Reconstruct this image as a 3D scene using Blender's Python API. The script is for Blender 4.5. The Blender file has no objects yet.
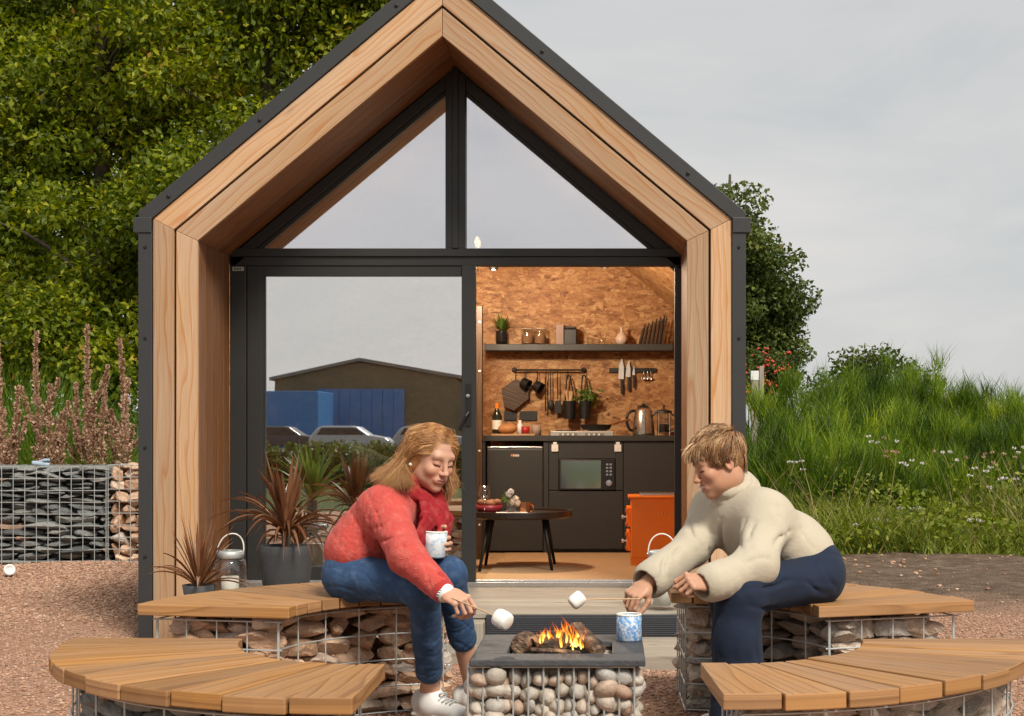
import bpy, math, random
import numpy as np
from mathutils import Vector, Matrix
random.seed(7)
RNG = np.random.default_rng(11)
SC = bpy.context.scene
COL = SC.collection
CAMZ = 1.08
F = 1500.0
VX, VY = 612.0, 433.0

def P(px, py, Y):
    """world point seen at pixel (px, py) of the photograph at depth Y"""
    return np.array([(px - VX) * Y / F, Y, CAMZ - (py - VY) * Y / F])

def X_(px, Y): return (px - VX) * Y / F
def Z_(py, Y): return CAMZ - (py - VY) * Y / F

def nrm(v):
    v = np.asarray(v, float)
    return v / (np.linalg.norm(v) + 1e-12)

def smooth01(a, b, x):
    t = np.clip((np.asarray(x, float) - a) / (b - a), 0, 1)
    return t * t * (3 - 2 * t)

# ------------------------------------------------------------------ mesh builder
class MB:
    def __init__(self):
        self.V = []; self.n = 0; self.F = []; self.UV = []; self.T = []
    def add(self, V, Fs, uv=None, tint=None):
        """V (n,3); Fs list of index arrays each (m,k); uv list of (m,k,2) or None"""
        V = np.asarray(V, float).reshape(-1, 3)
        if not isinstance(Fs, list): Fs = [Fs]
        for i, f in enumerate(Fs):
            f = np.asarray(f, np.int64)
            if f.ndim == 1: f = f[None, :]
            self.F.append(f + self.n)
            if uv is not None:
                self.UV.append(np.asarray(uv[i], float).reshape(f.shape[0], f.shape[1], 2))
            else:
                self.UV.append(np.zeros((f.shape[0], f.shape[1], 2)))
        self.V.append(V); self.n += len(V)
        if tint is None: tint = random.random()
        self.T.append(np.broadcast_to(np.asarray(tint, float), (len(V),)))
    def box(self, c, s, R=None, tint=None):
        c = np.asarray(c, float); s = np.asarray(s, float) / 2
        sg = np.array([[x, y, z] for x in (-1, 1) for y in (-1, 1) for z in (-1, 1)], float)
        L = sg * s
        R = np.eye(3) if R is None else np.asarray(R)
        V = L @ R.T + c
        Fc = np.array([[0, 1, 3, 2], [4, 6, 7, 5], [0, 4, 5, 1], [2, 3, 7, 6], [0, 2, 6, 4], [1, 5, 7, 3]])
        la = int(np.argmax(s))
        off = np.array([random.random() * 9, random.random() * 9])
        uv = []
        for f in Fc:
            q = L[f]; ext = q.max(0) - q.min(0); na = int(np.argmin(ext))
            ax = [k for k in range(3) if k != na]
            u = la if la in ax else ax[0]
            v = [k for k in ax if k != u][0]
            uv.append(np.stack([q[:, u] + off[0], q[:, v] + off[1] + na * .37], 1))
        self.add(V, [Fc], [np.array(uv)], tint)
    def bx(self, x0, x1, y0, y1, z0, z1, tint=None):
        self.box(((x0 + x1) / 2, (y0 + y1) / 2, (z0 + z1) / 2), (abs(x1 - x0), abs(y1 - y0), abs(z1 - z0)), None, tint)
    def beam(self, p0, p1, w, h, side=(1, 0, 0), tint=None):
        p0 = np.asarray(p0, float); p1 = np.asarray(p1, float)
        A = nrm(p1 - p0); n = np.cross(A, nrm(side))
        n = nrm(n); s = np.cross(n, A)
        R = np.stack([A, s, n], 1)
        self.box((p0 + p1) / 2, (np.linalg.norm(p1 - p0), w, h), R, tint)
    def prism(self, base, ext, tint=None, udir=None):
        """base polygon (n,3) swept by vector ext"""
        b = np.asarray(base, float); e = np.asarray(ext, float); n = len(b)
        V = np.concatenate([b, b + e])
        u = nrm(udir if udir is not None else b[1] - b[0])
        en = nrm(e); v = nrm(np.cross(en, u)); off = np.random.rand(2) * 0 + np.array([random.random() * 9, random.random() * 9])
        def uvq(q): return np.stack([q @ u + off[0], q @ v + off[1]], -1)
        def uvs(q): return np.stack([q @ u + .2 * (q @ v) + off[0], q @ en + off[1]], -1)
        i = np.arange(n); j = (i + 1) % n
        side = np.stack([i, j, j + n, i + n], 1)
        self.add(V, [i[::-1], i + n, side], [uvq(V[i[::-1]])[None], uvq(V[i + n])[None], uvs(V[side])], tint)
    def tube(self, pts, r, n=8, tint=None, cap=True, flat=None):
        pts = np.asarray(pts, float); m = len(pts)
        r = np.broadcast_to(np.asarray(r, float), (m,))
        T = np.gradient(pts, axis=0); T /= (np.linalg.norm(T, axis=1)[:, None] + 1e-12)
        ref = np.array([0.13, 0.21, 1.0]) if abs(T[0][2]) < .9 else np.array([1.0, .2, .1])
        N = np.cross(T[0], ref); N = nrm(N); rows = []
        L = np.concatenate([[0], np.cumsum(np.linalg.norm(np.diff(pts, axis=0), axis=1))])
        a = np.arange(n) / n * 2 * math.pi
        for k in range(m):
            N = nrm(N - T[k] * np.dot(N, T[k])); B = np.cross(T[k], N)
            fl = 1 if flat is None else flat
            rows.append(pts[k] + r[k] * (np.cos(a)[:, None] * N + fl * np.sin(a)[:, None] * B))
        V = np.concatenate(rows)
        i = np.arange(n); j = (i + 1) % n
        fs = []; us = []
        o1 = random.random() * 9
        for k in range(m - 1):
            fs.append(np.stack([i + k * n, j + k * n, j + (k + 1) * n, i + (k + 1) * n], 1))
            uq = np.zeros((n, 4, 2)); uq[:, 0:2, 0] = L[k] + o1; uq[:, 2:, 0] = L[k + 1] + o1
            uq[:, [0, 3], 1] = (i / n * 6.28 * r.max())[:, None]; uq[:, [1, 2], 1] = ((i + 1) / n * 6.28 * r.max())[:, None]
            us.append(uq)
        Fs = [np.concatenate(fs)]; U = [np.concatenate(us)]
        if cap and n > 2:
            Fs += [i[::-1], i + (m - 1) * n]
            def cu(q):
                q = q - q.mean(0); return (q[:, :2] + q[:, 1:] * .7)[None]
            U += [cu(V[i[::-1]]), cu(V[i + (m - 1) * n])]
        self.add(V, Fs, U, tint)
    def lathe(self, prof, c, n=24, axis=None, tint=None):
        """prof: list of (r, z); closes at r=0 ends"""
        c = np.asarray(c, float); prof = np.asarray(prof, float); m = len(prof)
        a = np.arange(n) / n * 2 * math.pi
        R = np.eye(3)
        if axis is not None:
            A = nrm(axis); s = nrm(np.cross(A, [0.3, 1, .2])); t = np.cross(A, s); R = np.stack([s, t, A], 1)
        rows = [np.stack([max(r, 1e-5) * np.cos(a), max(r, 1e-5) * np.sin(a), np.full(n, z)], 1) for r, z in prof]
        V = np.concatenate(rows) @ R.T + c
        i = np.arange(n); j = (i + 1) % n
        fs = [np.stack([i + k * n, j + k * n, j + (k + 1) * n, i + (k + 1) * n], 1) for k in range(m - 1)]
        Fs = [np.concatenate(fs)]
        if prof[0][0] > 1e-4: Fs.append(i[::-1])
        if prof[-1][0] > 1e-4: Fs.append(i + (m - 1) * n)
        self.add(V, Fs, None, tint)
    def build(self, name, mat, parent=None, smooth=False, bevel=0, at=None):
        me = bpy.data.meshes.new(name)
        V = np.concatenate(self.V)
        loops = np.concatenate([f.ravel() for f in self.F])
        sizes = np.concatenate([np.full(len(f), f.shape[1]) for f in self.F])
        starts = np.concatenate([[0], np.cumsum(sizes)[:-1]])
        uv = np.concatenate([u.reshape(-1, 2) for u in self.UV])
        off = np.zeros(3)
        if at is not None: off = np.asarray(at, float)
        me.vertices.add(len(V)); me.vertices.foreach_set('co', (V - off).astype(np.float32).ravel())
        me.loops.add(len(loops)); me.loops.foreach_set('vertex_index', loops.astype(np.int32))
        me.polygons.add(len(sizes)); me.polygons.foreach_set('loop_start', starts.astype(np.int32))
        me.update(calc_edges=True); me.validate()
        me.polygons.foreach_set('use_smooth', np.full(len(me.polygons), bool(smooth)))
        ul = me.uv_layers.new(name='UVMap')
        if len(ul.data) == len(uv): ul.data.foreach_set('uv', uv.astype(np.float32).ravel())
        t = me.attributes.new('tint', 'FLOAT', 'POINT')
        t.data.foreach_set('value', np.concatenate(self.T).astype(np.float32))
        return link(name, me, mat, parent, bevel, off)

def link(name, me, mat, parent=None, bevel=0, off=None):
    o = bpy.data.objects.new(name, me); COL.objects.link(o)
    if mat is not None: me.materials.append(mat)
    if off is not None: o.location = off
    if parent is not None:
        o.parent = parent
        w = Vector(parent_world(parent)); o.location = Vector(o.location) - w
    if bevel:
        b = o.modifiers.new('bevel', 'BEVEL'); b.width = bevel; b.segments = 2; b.limit_method = 'ANGLE'; b.angle_limit = 0.6
        b.harden_normals = False
    return o

def parent_world(o):
    v = Vector(o.location)
    while o.parent is not None:
        o = o.parent; v = v + Vector(o.location)
    return v

def thing(name, label, cat, loc=(0, 0, 0), group=None):
    o = bpy.data.objects.new(name, None); COL.objects.link(o)
    o.location = [float(q) for q in loc]; o.empty_display_size = .1
    o['label'] = label; o['category'] = cat
    if group: o['group'] = group
    return o

def tag(o, label, cat, group=None):
    o['label'] = label; o['category'] = cat
    if group: o['group'] = group
    return o

def kind(o, k):
    o['kind'] = k; return o

# ------------------------------------------------------------------ rocks
def ico(sub):
    t = (1 + 5 ** .5) / 2
    v = [(-1, t, 0), (1, t, 0), (-1, -t, 0), (1, -t, 0), (0, -1, t), (0, 1, t), (0, -1, -t), (0, 1, -t), (t, 0, -1), (t, 0, 1), (-t, 0, -1), (-t, 0, 1)]
    f = [(0, 11, 5), (0, 5, 1), (0, 1, 7), (0, 7, 10), (0, 10, 11), (1, 5, 9), (5, 11, 4), (11, 10, 2), (10, 7, 6), (7, 1, 8), (3, 9, 4), (3, 4, 2), (3, 2, 6), (3, 6, 8), (3, 8, 9), (4, 9, 5), (2, 4, 11), (6, 2, 10), (8, 6, 7), (9, 8, 1)]
    v = [np.array(p) / np.linalg.norm(p) for p in v]
    for _ in range(sub):
        mid = {}; nf = []
        def m(a, b):
            k = (min(a, b), max(a, b))
            if k not in mid:
                q = v[a] + v[b]; v.append(q / np.linalg.norm(q)); mid[k] = len(v) - 1
            return mid[k]
        for a, b, c in f:
            ab, bc, ca = m(a, b), m(b, c), m(c, a)
            nf += [(a, ab, ca), (b, bc, ab), (c, ca, bc), (ab, bc, ca)]
        f = nf
    return np.array(v), np.array(f)
ICO0 = ico(0); ICO1 = ico(1); ICO2 = ico(2); ICO3 = ico(3)

def rock_variants(n, sub, planes, soft, seed):
    g = np.random.default_rng(seed); out = []
    base, f = ico(sub)
    for _ in range(n):
        v = base.copy()
        for _ in range(planes):
            d = nrm(g.normal(size=3)); lim = g.uniform(.45, .8)
            h = v @ d; ex = np.clip(h - lim, 0, None)
            v = v - ex[:, None] * d * (1 - soft)
        v = v + g.normal(size=v.shape) * .012
        v /= np.abs(v).max(0)
        out.append(v)
    return out, f
SAND, SANDF = rock_variants(14, 3, 11, .06, 3)
PEB, PEBF = rock_variants(10, 3, 3, .65, 5)
GRIT, GRITF = rock_variants(12, 0, 5, .2, 9)

def rotz(a):
    c, s = math.cos(a), math.sin(a)
    return np.array([[c, -s, 0], [s, c, 0], [0, 0, 1.0]])
def rotx(a):
    c, s = math.cos(a), math.sin(a)
    return np.array([[1.0, 0, 0], [0, c, -s], [0, s, c]])
def roty(a):
    c, s = math.cos(a), math.sin(a)
    return np.array([[c, 0, s], [0, 1.0, 0], [-s, 0, c]])
def rot_about(v, axis, a):
    v = np.asarray(v, float); k = nrm(axis)
    return v * math.cos(a) + np.cross(k, v) * math.sin(a) + k * np.dot(k, v) * (1 - math.cos(a))

def rock(mb, c, s, yaw=0, tilt=.15, kindset='sand', tint=None):
    vs, f = (SAND, SANDF) if kindset == 'sand' else (PEB, PEBF)
    v = vs[random.randrange(len(vs))] * np.asarray(s, float) / 2
    R = rotz(yaw) @ rotx(random.uniform(-tilt, tilt)) @ roty(random.uniform(-tilt, tilt))
    mb.add(v @ R.T + np.asarray(c, float), [f], None, tint)

# ------------------------------------------------------------------ sdf modelling
class SDF:
    def __init__(self): self.p = []
    def cone(self, a, b, ra, rb=None, w=None, op='u', k=.02):
        """tapered capsule; ra/rb scalar or (side, other) radii; w = side direction"""
        a = np.asarray(a, float); b = np.asarray(b, float)
        rb = ra if rb is None else rb
        ra = (ra, ra) if np.isscalar(ra) else ra; rb = (rb, rb) if np.isscalar(rb) else rb
        L = np.linalg.norm(b - a)
        A = (b - a) / L if L > 1e-9 else np.array([0, 0, 1.0])
        w = np.array([.31, .77, .2]) if w is None else np.asarray(w, float)
        w = nrm(w)
        if abs(np.dot(w, A)) > .97: w = np.array([.31, .2, .9]) if abs(A[2]) < .7 else np.array([.9, .2, .31])
        w = nrm(w - A * np.dot(w, A)); n = np.cross(A, w)
        self.p.append(dict(a=a, b=b, L=L, A=A, w=w, n=n, ra=(ra[0], ra[1], min(ra)), rb=(rb[0], rb[1], min(rb)), op=op, k=k))
    def ell(self, c, r, ax=None, op='u', k=.02):
        """ellipsoid; ax = 3 rows of axes"""
        ax = np.eye(3) if ax is None else np.asarray(ax, float)
        c = np.asarray(c, float)
        self.p.append(dict(a=c, b=c, L=0, A=ax[2], w=ax[0], n=ax[1], ra=tuple(r), rb=tuple(r), op=op, k=k))
    def dist(self, q, Pt):
        d = Pt - q['a'].astype(np.float32)
        if q['L'] > 0:
            t = d @ q['A'].astype(np.float32)
            tc = np.clip(t, 0, q['L']); ca = t - tc; tt = tc / q['L']
            r0 = q['ra'][0] + (q['rb'][0] - q['ra'][0]) * tt; r1 = q['ra'][1] + (q['rb'][1] - q['ra'][1]) * tt
            r2 = q['ra'][2] + (q['rb'][2] - q['ra'][2]) * tt
        else:
            ca = d @ q['A'].astype(np.float32); r0, r1, r2 = q['ra']
        cw = d @ q['w'].astype(np.float32); cn = d @ q['n'].astype(np.float32)
        x, y, z = cw / r0, cn / r1, ca / r2
        k0 = np.sqrt(x * x + y * y + z * z) + 1e-6
        k1 = np.sqrt((x / r0) ** 2 + (y / r1) ** 2 + (z / r2) ** 2) + 1e-6
        return (k0 * (k0 - 1) / k1).astype(np.float32)
    @staticmethod
    def comb(acc, d, op, k):
        if op == 's':
            h = np.clip(.5 - .5 * (d + acc) / k, 0, 1)
            return acc * (1 - h) + (-d) * h + k * h * (1 - h)
        h = np.clip(.5 + .5 * (acc - d) / k, 0, 1)
        return acc * (1 - h) + d * h - k * h * (1 - h)
    def at(self, Pt):
        acc = np.full(len(Pt), 1.0, np.float32)
        for q in self.p: acc = self.comb(acc, self.dist(q, Pt), q['op'], q['k'])
        return acc
    def hit(self, px, py, y0=4.7, y1=6.4):
        """first surface point met along the line of sight of a photograph pixel, or None"""
        ys = np.linspace(y0, y1, 500); pts = np.array([P(px, py, y) for y in ys]).astype(np.float32)
        d = self.at(pts); i = np.nonzero(d < 0)[0]
        return pts[i[0]].astype(float) if len(i) else None
    def fold(self, pix, r=.011, k=.028, sink=.35):
        """a soft ridge laid on the surface through photograph pixels"""
        pts = [self.hit(*p) for p in pix]
        if any(p is None for p in pts): return
        pts = [p + np.array([0, r * sink, 0]) for p in pts]
        if max(np.linalg.norm(pts[i + 1] - pts[i]) for i in range(len(pts) - 1)) > .16: return
        self._f = getattr(self, '_f', []); self._f.append((np.array(pts), r))
    def creases(self, base=None):
        """displacement: each fold is a sharp valley between two soft ridges"""
        fs = getattr(self, '_f', [])
        def fn(p):
            out = np.zeros(len(p)) if base is None else base(p)
            for pts, r in fs:
                lo, hi = pts.min(0) - 5 * r, pts.max(0) + 5 * r
                m = np.nonzero(((p > lo) & (p < hi)).all(1))[0]
                if not len(m): continue
                q = p[m].astype(float); d = np.full(len(q), 9.0); n = len(pts) - 1; tt = np.zeros(len(q))
                for i in range(n):
                    e = pts[i + 1] - pts[i]; t = np.clip(((q - pts[i]) @ e) / (e @ e), 0, 1); di = np.linalg.norm(q - pts[i] - t[:, None] * e, axis=1)
                    u = di < d; d = np.where(u, di, d); tt = np.where(u, (i + t) / n, tt)
                w = np.sin(np.pi * np.clip(tt * .92 + .04, 0, 1)) ** .7
                out[m] += w * (r * .72 * np.exp(-(d / (r * .62)) ** 2) - r * .52 * np.exp(-(d / (r * 1.7)) ** 2))
            return out
        return fn
    def mesh(self, h, disp=None):
        lo = np.full(3, 1e9); hi = -lo
        for q in self.p:
            if q['op'] == 's': continue
            m = max(max(q['ra']), max(q['rb'])) + q['k'] * .3 + .02
            lo = np.minimum(lo, np.minimum(q['a'], q['b']) - m); hi = np.maximum(hi, np.maximum(q['a'], q['b']) + m)
        bs = 8 * h
        nb = np.ceil((hi - lo) / bs).astype(int) + 1
        B = np.stack(np.meshgrid(*[np.arange(n) for n in nb], indexing='ij'), -1).reshape(-1, 3)
        C = (lo + (B + .5) * bs).astype(np.float32)
        acc = np.full(len(C), 1.0, np.float32); dc = []
        for q in self.p:
            d = self.dist(q, C); dc.append(d); acc = self.comb(acc, d, q['op'], q['k'])
        act = np.abs(acc) < bs * 1.6 + .02
        B = B[act]; dc = [d[act] for d in dc]
        off = np.stack(np.meshgrid(*[np.arange(9)] * 3, indexing='ij'), -1).reshape(-1, 3)
        Pt = (lo + (B[:, None, :] * 8 + off[None]) * h).astype(np.float32)
        D = np.full(Pt.shape[:2], 1.0, np.float32)
        for q, d in zip(self.p, dc):
            m = d < bs * 2.7 + q['k'] + .03
            if not m.any(): continue
            D[m] = self.comb(D[m], self.dist(q, Pt[m]), q['op'], q['k'])
        if disp is not None: D = D + disp(Pt.reshape(-1, 3)).reshape(D.shape).astype(np.float32)
        D = D.reshape(-1, 9, 9, 9)
        S = D < 0
        cor = [(i, j, k) for i in (0, 1) for j in (0, 1) for k in (0, 1)]
        cnt = sum(S[:, i:i + 8, j:j + 8, k:k + 8].astype(np.int8) for i, j, k in cor)
        bi, ci, cj, ck = np.nonzero((cnt > 0) & (cnt < 8))
        cv = np.stack([D[bi, ci + i, cj + j, ck + k] for i, j, k in cor], 1)
        pos = np.zeros((len(bi), 3)); w = np.zeros(len(bi))
        cor_a = np.array(cor)
        for e0 in range(8):
            for e1 in range(e0 + 1, 8):
                if np.abs(cor_a[e0] - cor_a[e1]).sum() != 1: continue
                a, b = cv[:, e0], cv[:, e1]; m = (a < 0) != (b < 0)
                t = np.where(m, a / (a - b + 1e-20), 0)
                pos += np.where(m[:, None], cor_a[e0] + (cor_a[e1] - cor_a[e0]) * t[:, None], 0); w += m
        G = B[bi] * 8 + np.stack([ci, cj, ck], 1)
        V = lo + (G + pos / np.maximum(w, 1)[:, None]) * h
        N3 = nb * 8 + 2
        def key(g): return (g[:, 0].astype(np.int64) * N3[1] + g[:, 1]) * N3[2] + g[:, 2]
        K = key(G); o = np.argsort(K); Ks = K[o]
        quads = []
        for ax in range(3):
            b, c = [(1, 2), (2, 0), (0, 1)][ax]
            sl = [slice(0, 8)] * 3; s2 = list(sl); s2[ax] = slice(1, 9)
            A0 = S[:, sl[0], sl[1], sl[2]]; A1 = S[:, s2[0], s2[1], s2[2]]
            ei, x, y, z = np.nonzero(A0 != A1)
            g = B[ei] * 8 + np.stack([x, y, z], 1)
            ins = A0[ei, x, y, z]
            eb = np.zeros(3, int); eb[b] = 1; ec = np.zeros(3, int); ec[c] = 1
            q = []
            ok = np.ones(len(g), bool)
            for gg in (g, g - eb, g - eb - ec, g - ec):
                kk = key(gg); ix = np.clip(np.searchsorted(Ks, kk), 0, len(Ks) - 1)
                ok &= Ks[ix] == kk; q.append(o[ix])
            q = np.stack(q, 1)
            q = np.where(ins[:, None], q, q[:, ::-1])
            quads.append(q[ok])
        return V, np.concatenate(quads)

def sdf_obj(name, sdf, h, mat, parent=None, color=None, disp=None, tint=.5):
    V, Q = sdf.mesh(h, disp)
    mb = MB(); mb.add(V, [Q], None, tint)
    o = mb.build(name, mat, parent, smooth=True)
    if color is not None:
        a = o.data.attributes.new('Col', 'FLOAT_COLOR', 'POINT')
        c = np.ones((len(V), 4), np.float32); c[:, :3] = color(V)
        a.data.foreach_set('color', c.ravel())
    return o

def bez(p0, p1, p2, p3, n=10):
    t = np.linspace(0, 1, n)[:, None]
    p0, p1, p2, p3 = [np.asarray(p, float) for p in (p0, p1, p2, p3)]
    return (1 - t) ** 3 * p0 + 3 * (1 - t) ** 2 * t * p1 + 3 * (1 - t) * t * t * p2 + t ** 3 * p3
# ------------------------------------------------------------------ materials
class NT:
    def __init__(self, name):
        self.m = bpy.data.materials.new(name); self.m.use_nodes = True
        self.t = self.m.node_tree; self.t.nodes.clear()
        self.out = self.t.nodes.new('ShaderNodeOutputMaterial')
    def n(self, typ, **kw):
        nd = self.t.nodes.new('ShaderNode' + typ)
        for k, v in kw.items():
            if k.startswith('i_'):
                nd.inputs[k[2:].replace('_', ' ')].default_value = v
            else: setattr(nd, k, v)
        return nd
    def l(self, a, b): self.t.links.new(a, b)
    def val(self, sock, v):
        if hasattr(v, 'node'): self.l(v, sock)
        else: sock.default_value = v
    def math(self, op, a, b=None, c=None):
        nd = self.n('Math', operation=op); self.val(nd.inputs[0], a)
        if b is not None: self.val(nd.inputs[1], b)
        if c is not None: self.val(nd.inputs[2], c)
        return nd.outputs[0]
    def ramp(self, fac, stops, interp='LINEAR'):
        nd = self.n('ValToRGB'); cr = nd.color_ramp; cr.interpolation = interp
        while len(cr.elements) < len(stops): cr.elements.new(.5)
        for e, (p, c) in zip(cr.elements, stops):
            e.position = p; e.color = (*c, 1) if len(c) == 3 else c
        self.l(fac, nd.inputs[0]); return nd.outputs[0]
    def mix(self, fac, a, b, mode='MIX'):
        nd = self.n('Mix', data_type='RGBA', blend_type=mode)
        self.val(nd.inputs[0], fac)
        for s, v in ((nd.inputs[6], a), (nd.inputs[7], b)):
            if hasattr(v, 'node'): self.l(v, s)
            else: s.default_value = (*v, 1) if len(v) == 3 else v
        return nd.outputs[2]
    def mapping(self, vec, scale=(1, 1, 1), loc=(0, 0, 0), rot=(0, 0, 0)):
        nd = self.n('Mapping'); self.l(vec, nd.inputs[0])
        nd.inputs['Scale'].default_value = scale; nd.inputs['Location'].default_value = loc; nd.inputs['Rotation'].default_value = rot
        return nd.outputs[0]
    def noise(self, vec, scale, detail=3, rough=.5, dist=0):
        nd = self.n('TexNoise'); self.l(vec, nd.inputs['Vector'])
        nd.inputs['Scale'].default_value = scale; nd.inputs['Detail'].default_value = detail
        nd.inputs['Roughness'].default_value = rough; nd.inputs['Distortion'].default_value = dist
        return nd.outputs['Fac']
    def voro(self, vec, scale, out='Distance', feature='F1', rnd=1.0):
        nd = self.n('TexVoronoi', feature=feature); self.l(vec, nd.inputs['Vector'])
        nd.inputs['Scale'].default_value = scale; nd.inputs['Randomness'].default_value = rnd
        return nd.outputs[out]
    def attr(self, name, out='Fac'):
        nd = self.n('Attribute', attribute_name=name); return nd.outputs[out]
    def bump(self, h, strength=.3, dist=.01):
        nd = self.n('Bump'); nd.inputs['Strength'].default_value = strength; nd.inputs['Distance'].default_value = dist
        self.l(h, nd.inputs['Height']); return nd.outputs[0]
    def bsdf(self, color, rough=.6, metal=0, normal=None, **kw):
        b = self.n('BsdfPrincipled')
        if hasattr(color, 'node'): self.l(color, b.inputs['Base Color'])
        else: b.inputs['Base Color'].default_value = (*color, 1)
        self.val(b.inputs['Roughness'], rough); b.inputs['Metallic'].default_value = metal
        if normal is not None: self.l(normal, b.inputs['Normal'])
        for k, v in kw.items(): self.val(b.inputs[k.replace('_', ' ')], v)
        return b
    def done(self, sh):
        self.l(sh.outputs[0] if hasattr(sh, 'outputs') else sh, self.out.inputs[0]); return self.m

def obj_co(t): return t.n('TexCoord').outputs['Object']
def pos_co(t): return t.n('NewGeometry').outputs['Position']

def m_simple(name, col, rough=.5, metal=0, var=.12, scale=6, bump=0, bscale=60, spec=.5):
    t = NT(name); co = pos_co(t)
    nz = t.noise(co, scale, 4, .6)
    c = t.mix(nz, tuple(np.array(col) * (1 - var)), tuple(np.minimum(1, np.array(col) * (1 + var))))
    nrmal = t.bump(t.noise(co, bscale, 3), bump, .01) if bump else None
    r = t.math('MULTIPLY_ADD', t.noise(co, scale * 2.3, 3), .25 * rough, rough * .88)
    return t.done(t.bsdf(c, r, metal, nrmal, Specular_IOR_Level=spec))

def m_wood(name, light, dark, line=None, ring=9.0, rough=.6, contrast=1.0, grime=None, sc=1.0):
    """boards carry their own length (u) and width (v) in the UV map; tint differs per board"""
    t = NT(name); uv = t.n('UVMap', uv_map='UVMap').outputs[0]; tint = t.attr('tint')
    ofs = t.n('CombineXYZ'); t.l(t.math('MULTIPLY', tint, 13.7), ofs.inputs[2])
    add = t.n('VectorMath', operation='ADD'); t.l(uv, add.inputs[0]); t.l(ofs.outputs[0], add.inputs[1]); v = add.outputs[0]
    warp = t.noise(t.mapping(v, (1.1 * sc, 7 * sc, 1)), 1.0, 2, .5)
    wv = t.n('TexWave', wave_type='BANDS', bands_direction='Y', wave_profile='SAW')
    sep = t.n('CombineXYZ'); spl = t.n('SeparateXYZ'); t.l(v, spl.inputs[0])
    yy = t.math('ADD', t.math('MULTIPLY', spl.outputs[1], ring), t.math('MULTIPLY', warp, 5.5))
    fr = t.math('FRACT', t.math('MULTIPLY', yy, .9))
    ringv = t.ramp(fr, [(0, (0, 0, 0)), (.7, (.25, .25, .25)), (.9, (1, 1, 1)), (1, (.1, .1, .1))])
    fine = t.noise(t.mapping(v, (3 * sc, 170 * sc, 1)), 1.0, 3, .6)
    blot = t.noise(t.mapping(v, (1.2, 5, 1)), 1.0, 3, .5)
    c = t.mix(t.math('MULTIPLY', t.ramp(fine, [(.3, (0, 0, 0)), (.7, (1, 1, 1))]), .8 * contrast), light, dark)
    c = t.mix(t.math('MULTIPLY', ringv, .85 * contrast), c, line if line else dark)
    # knots
    kd = t.voro(t.mapping(v, (1.6, 6.5, 1)), 1.0)
    kn = t.ramp(kd, [(0, (1, 1, 1)), (.035, (.7, .7, .7)), (.11, (0, 0, 0))])
    c = t.mix(t.math('MULTIPLY', kn, .55), c, tuple(np.array(dark) * .55))
    tn = t.math('MULTIPLY_ADD', tint, .42, .76)
    hs = t.n('HueSaturation'); t.l(c, hs.inputs['Color']); t.l(tn, hs.inputs['Value'])
    t.l(t.math('MULTIPLY_ADD', blot, .5, .76), hs.inputs['Saturation']); c = hs.outputs[0]
    if grime:
        g = t.noise(pos_co(t), 3.2, 5, .65); g2 = t.ramp(g, [(.45, (0, 0, 0)), (.72, (1, 1, 1))])
        c = t.mix(t.math('MULTIPLY', g2, .5), c, grime)
    h = t.math('ADD', t.math('MULTIPLY', fine, .6), t.math('MULTIPLY', ringv, .35))
    return t.done(t.bsdf(c, t.math('MULTIPLY_ADD', fine, .2, rough - .1), 0, t.bump(h, .35, .004), Specular_IOR_Level=.3))

def m_stone(name, stops, rough=.85, bump=.5, nsc=14):
    t = NT(name); co = pos_co(t); tint = t.attr('tint')
    c = t.ramp(tint, stops)
    n1 = t.noise(co, nsc, 5, .62); n2 = t.noise(co, nsc * 6, 3, .6)
    hs = t.n('HueSaturation'); t.l(c, hs.inputs['Color'])
    t.l(t.math('MULTIPLY_ADD', n1, .9, .55), hs.inputs['Value']); c = hs.outputs[0]
    c = t.mix(t.math('MULTIPLY', t.ramp(n2, [(.45, (0, 0, 0)), (.75, (1, 1, 1))]), .3), c, (.12, .085, .06))
    return t.done(t.bsdf(c, rough, 0, t.bump(t.math('ADD', n1, t.math('MULTIPLY', n2, .4)), bump, .02), Specular_IOR_Level=.25))

def m_leaf(name, stops, trans=.35, rough=.5):
    t = NT(name); tint = t.attr('tint'); c = t.ramp(tint, stops)
    b = t.bsdf(c, rough, 0, None, Specular_IOR_Level=.35)
    tr = t.n('BsdfTranslucent'); hs = t.n('HueSaturation'); hs.inputs['Value'].default_value = 1.25; hs.inputs['Saturation'].default_value = 1.1
    t.l(c, hs.inputs['Color']); t.l(hs.outputs[0], tr.inputs[0])
    mx = t.n('MixShader'); mx.inputs[0].default_value = trans; t.l(b.outputs[0], mx.inputs[1]); t.l(tr.outputs[0], mx.inputs[2])
    return t.done(mx)

def m_cloth(name, col, var=.2, weave=520, bump=.35, fuzz=.3, rough=.9, blot=None, bscale=9, dist=.004):
    t = NT(name); co = pos_co(t)
    n1 = t.noise(co, bscale, 4, .6); n2 = t.noise(co, weave, 2, .6); n3 = t.noise(co, 70, 3, .6)
    col = np.array(col)
    c = t.mix(n1, tuple(col * (1 - var)), tuple(np.minimum(1, col * (1 + var))))
    c = t.mix(t.math('MULTIPLY', n2, .35), c, tuple(col * .72))
    if blot is not None:
        c = t.mix(t.math('MULTIPLY', t.ramp(t.noise(co, 26, 4, .6), [(.5, (0, 0, 0)), (.7, (1, 1, 1))]), .6), c, blot)
    h = t.math('ADD', t.math('MULTIPLY', n2, .5), n3)
    return t.done(t.bsdf(c, rough, 0, t.bump(h, bump, dist), Specular_IOR_Level=.2, Sheen_Weight=fuzz, Sheen_Roughness=.5))

def m_emit(name, col, strength):
    t = NT(name); e = t.n('Emission'); e.inputs[0].default_value = (*col, 1); e.inputs[1].default_value = strength
    return t.done(e)

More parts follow.
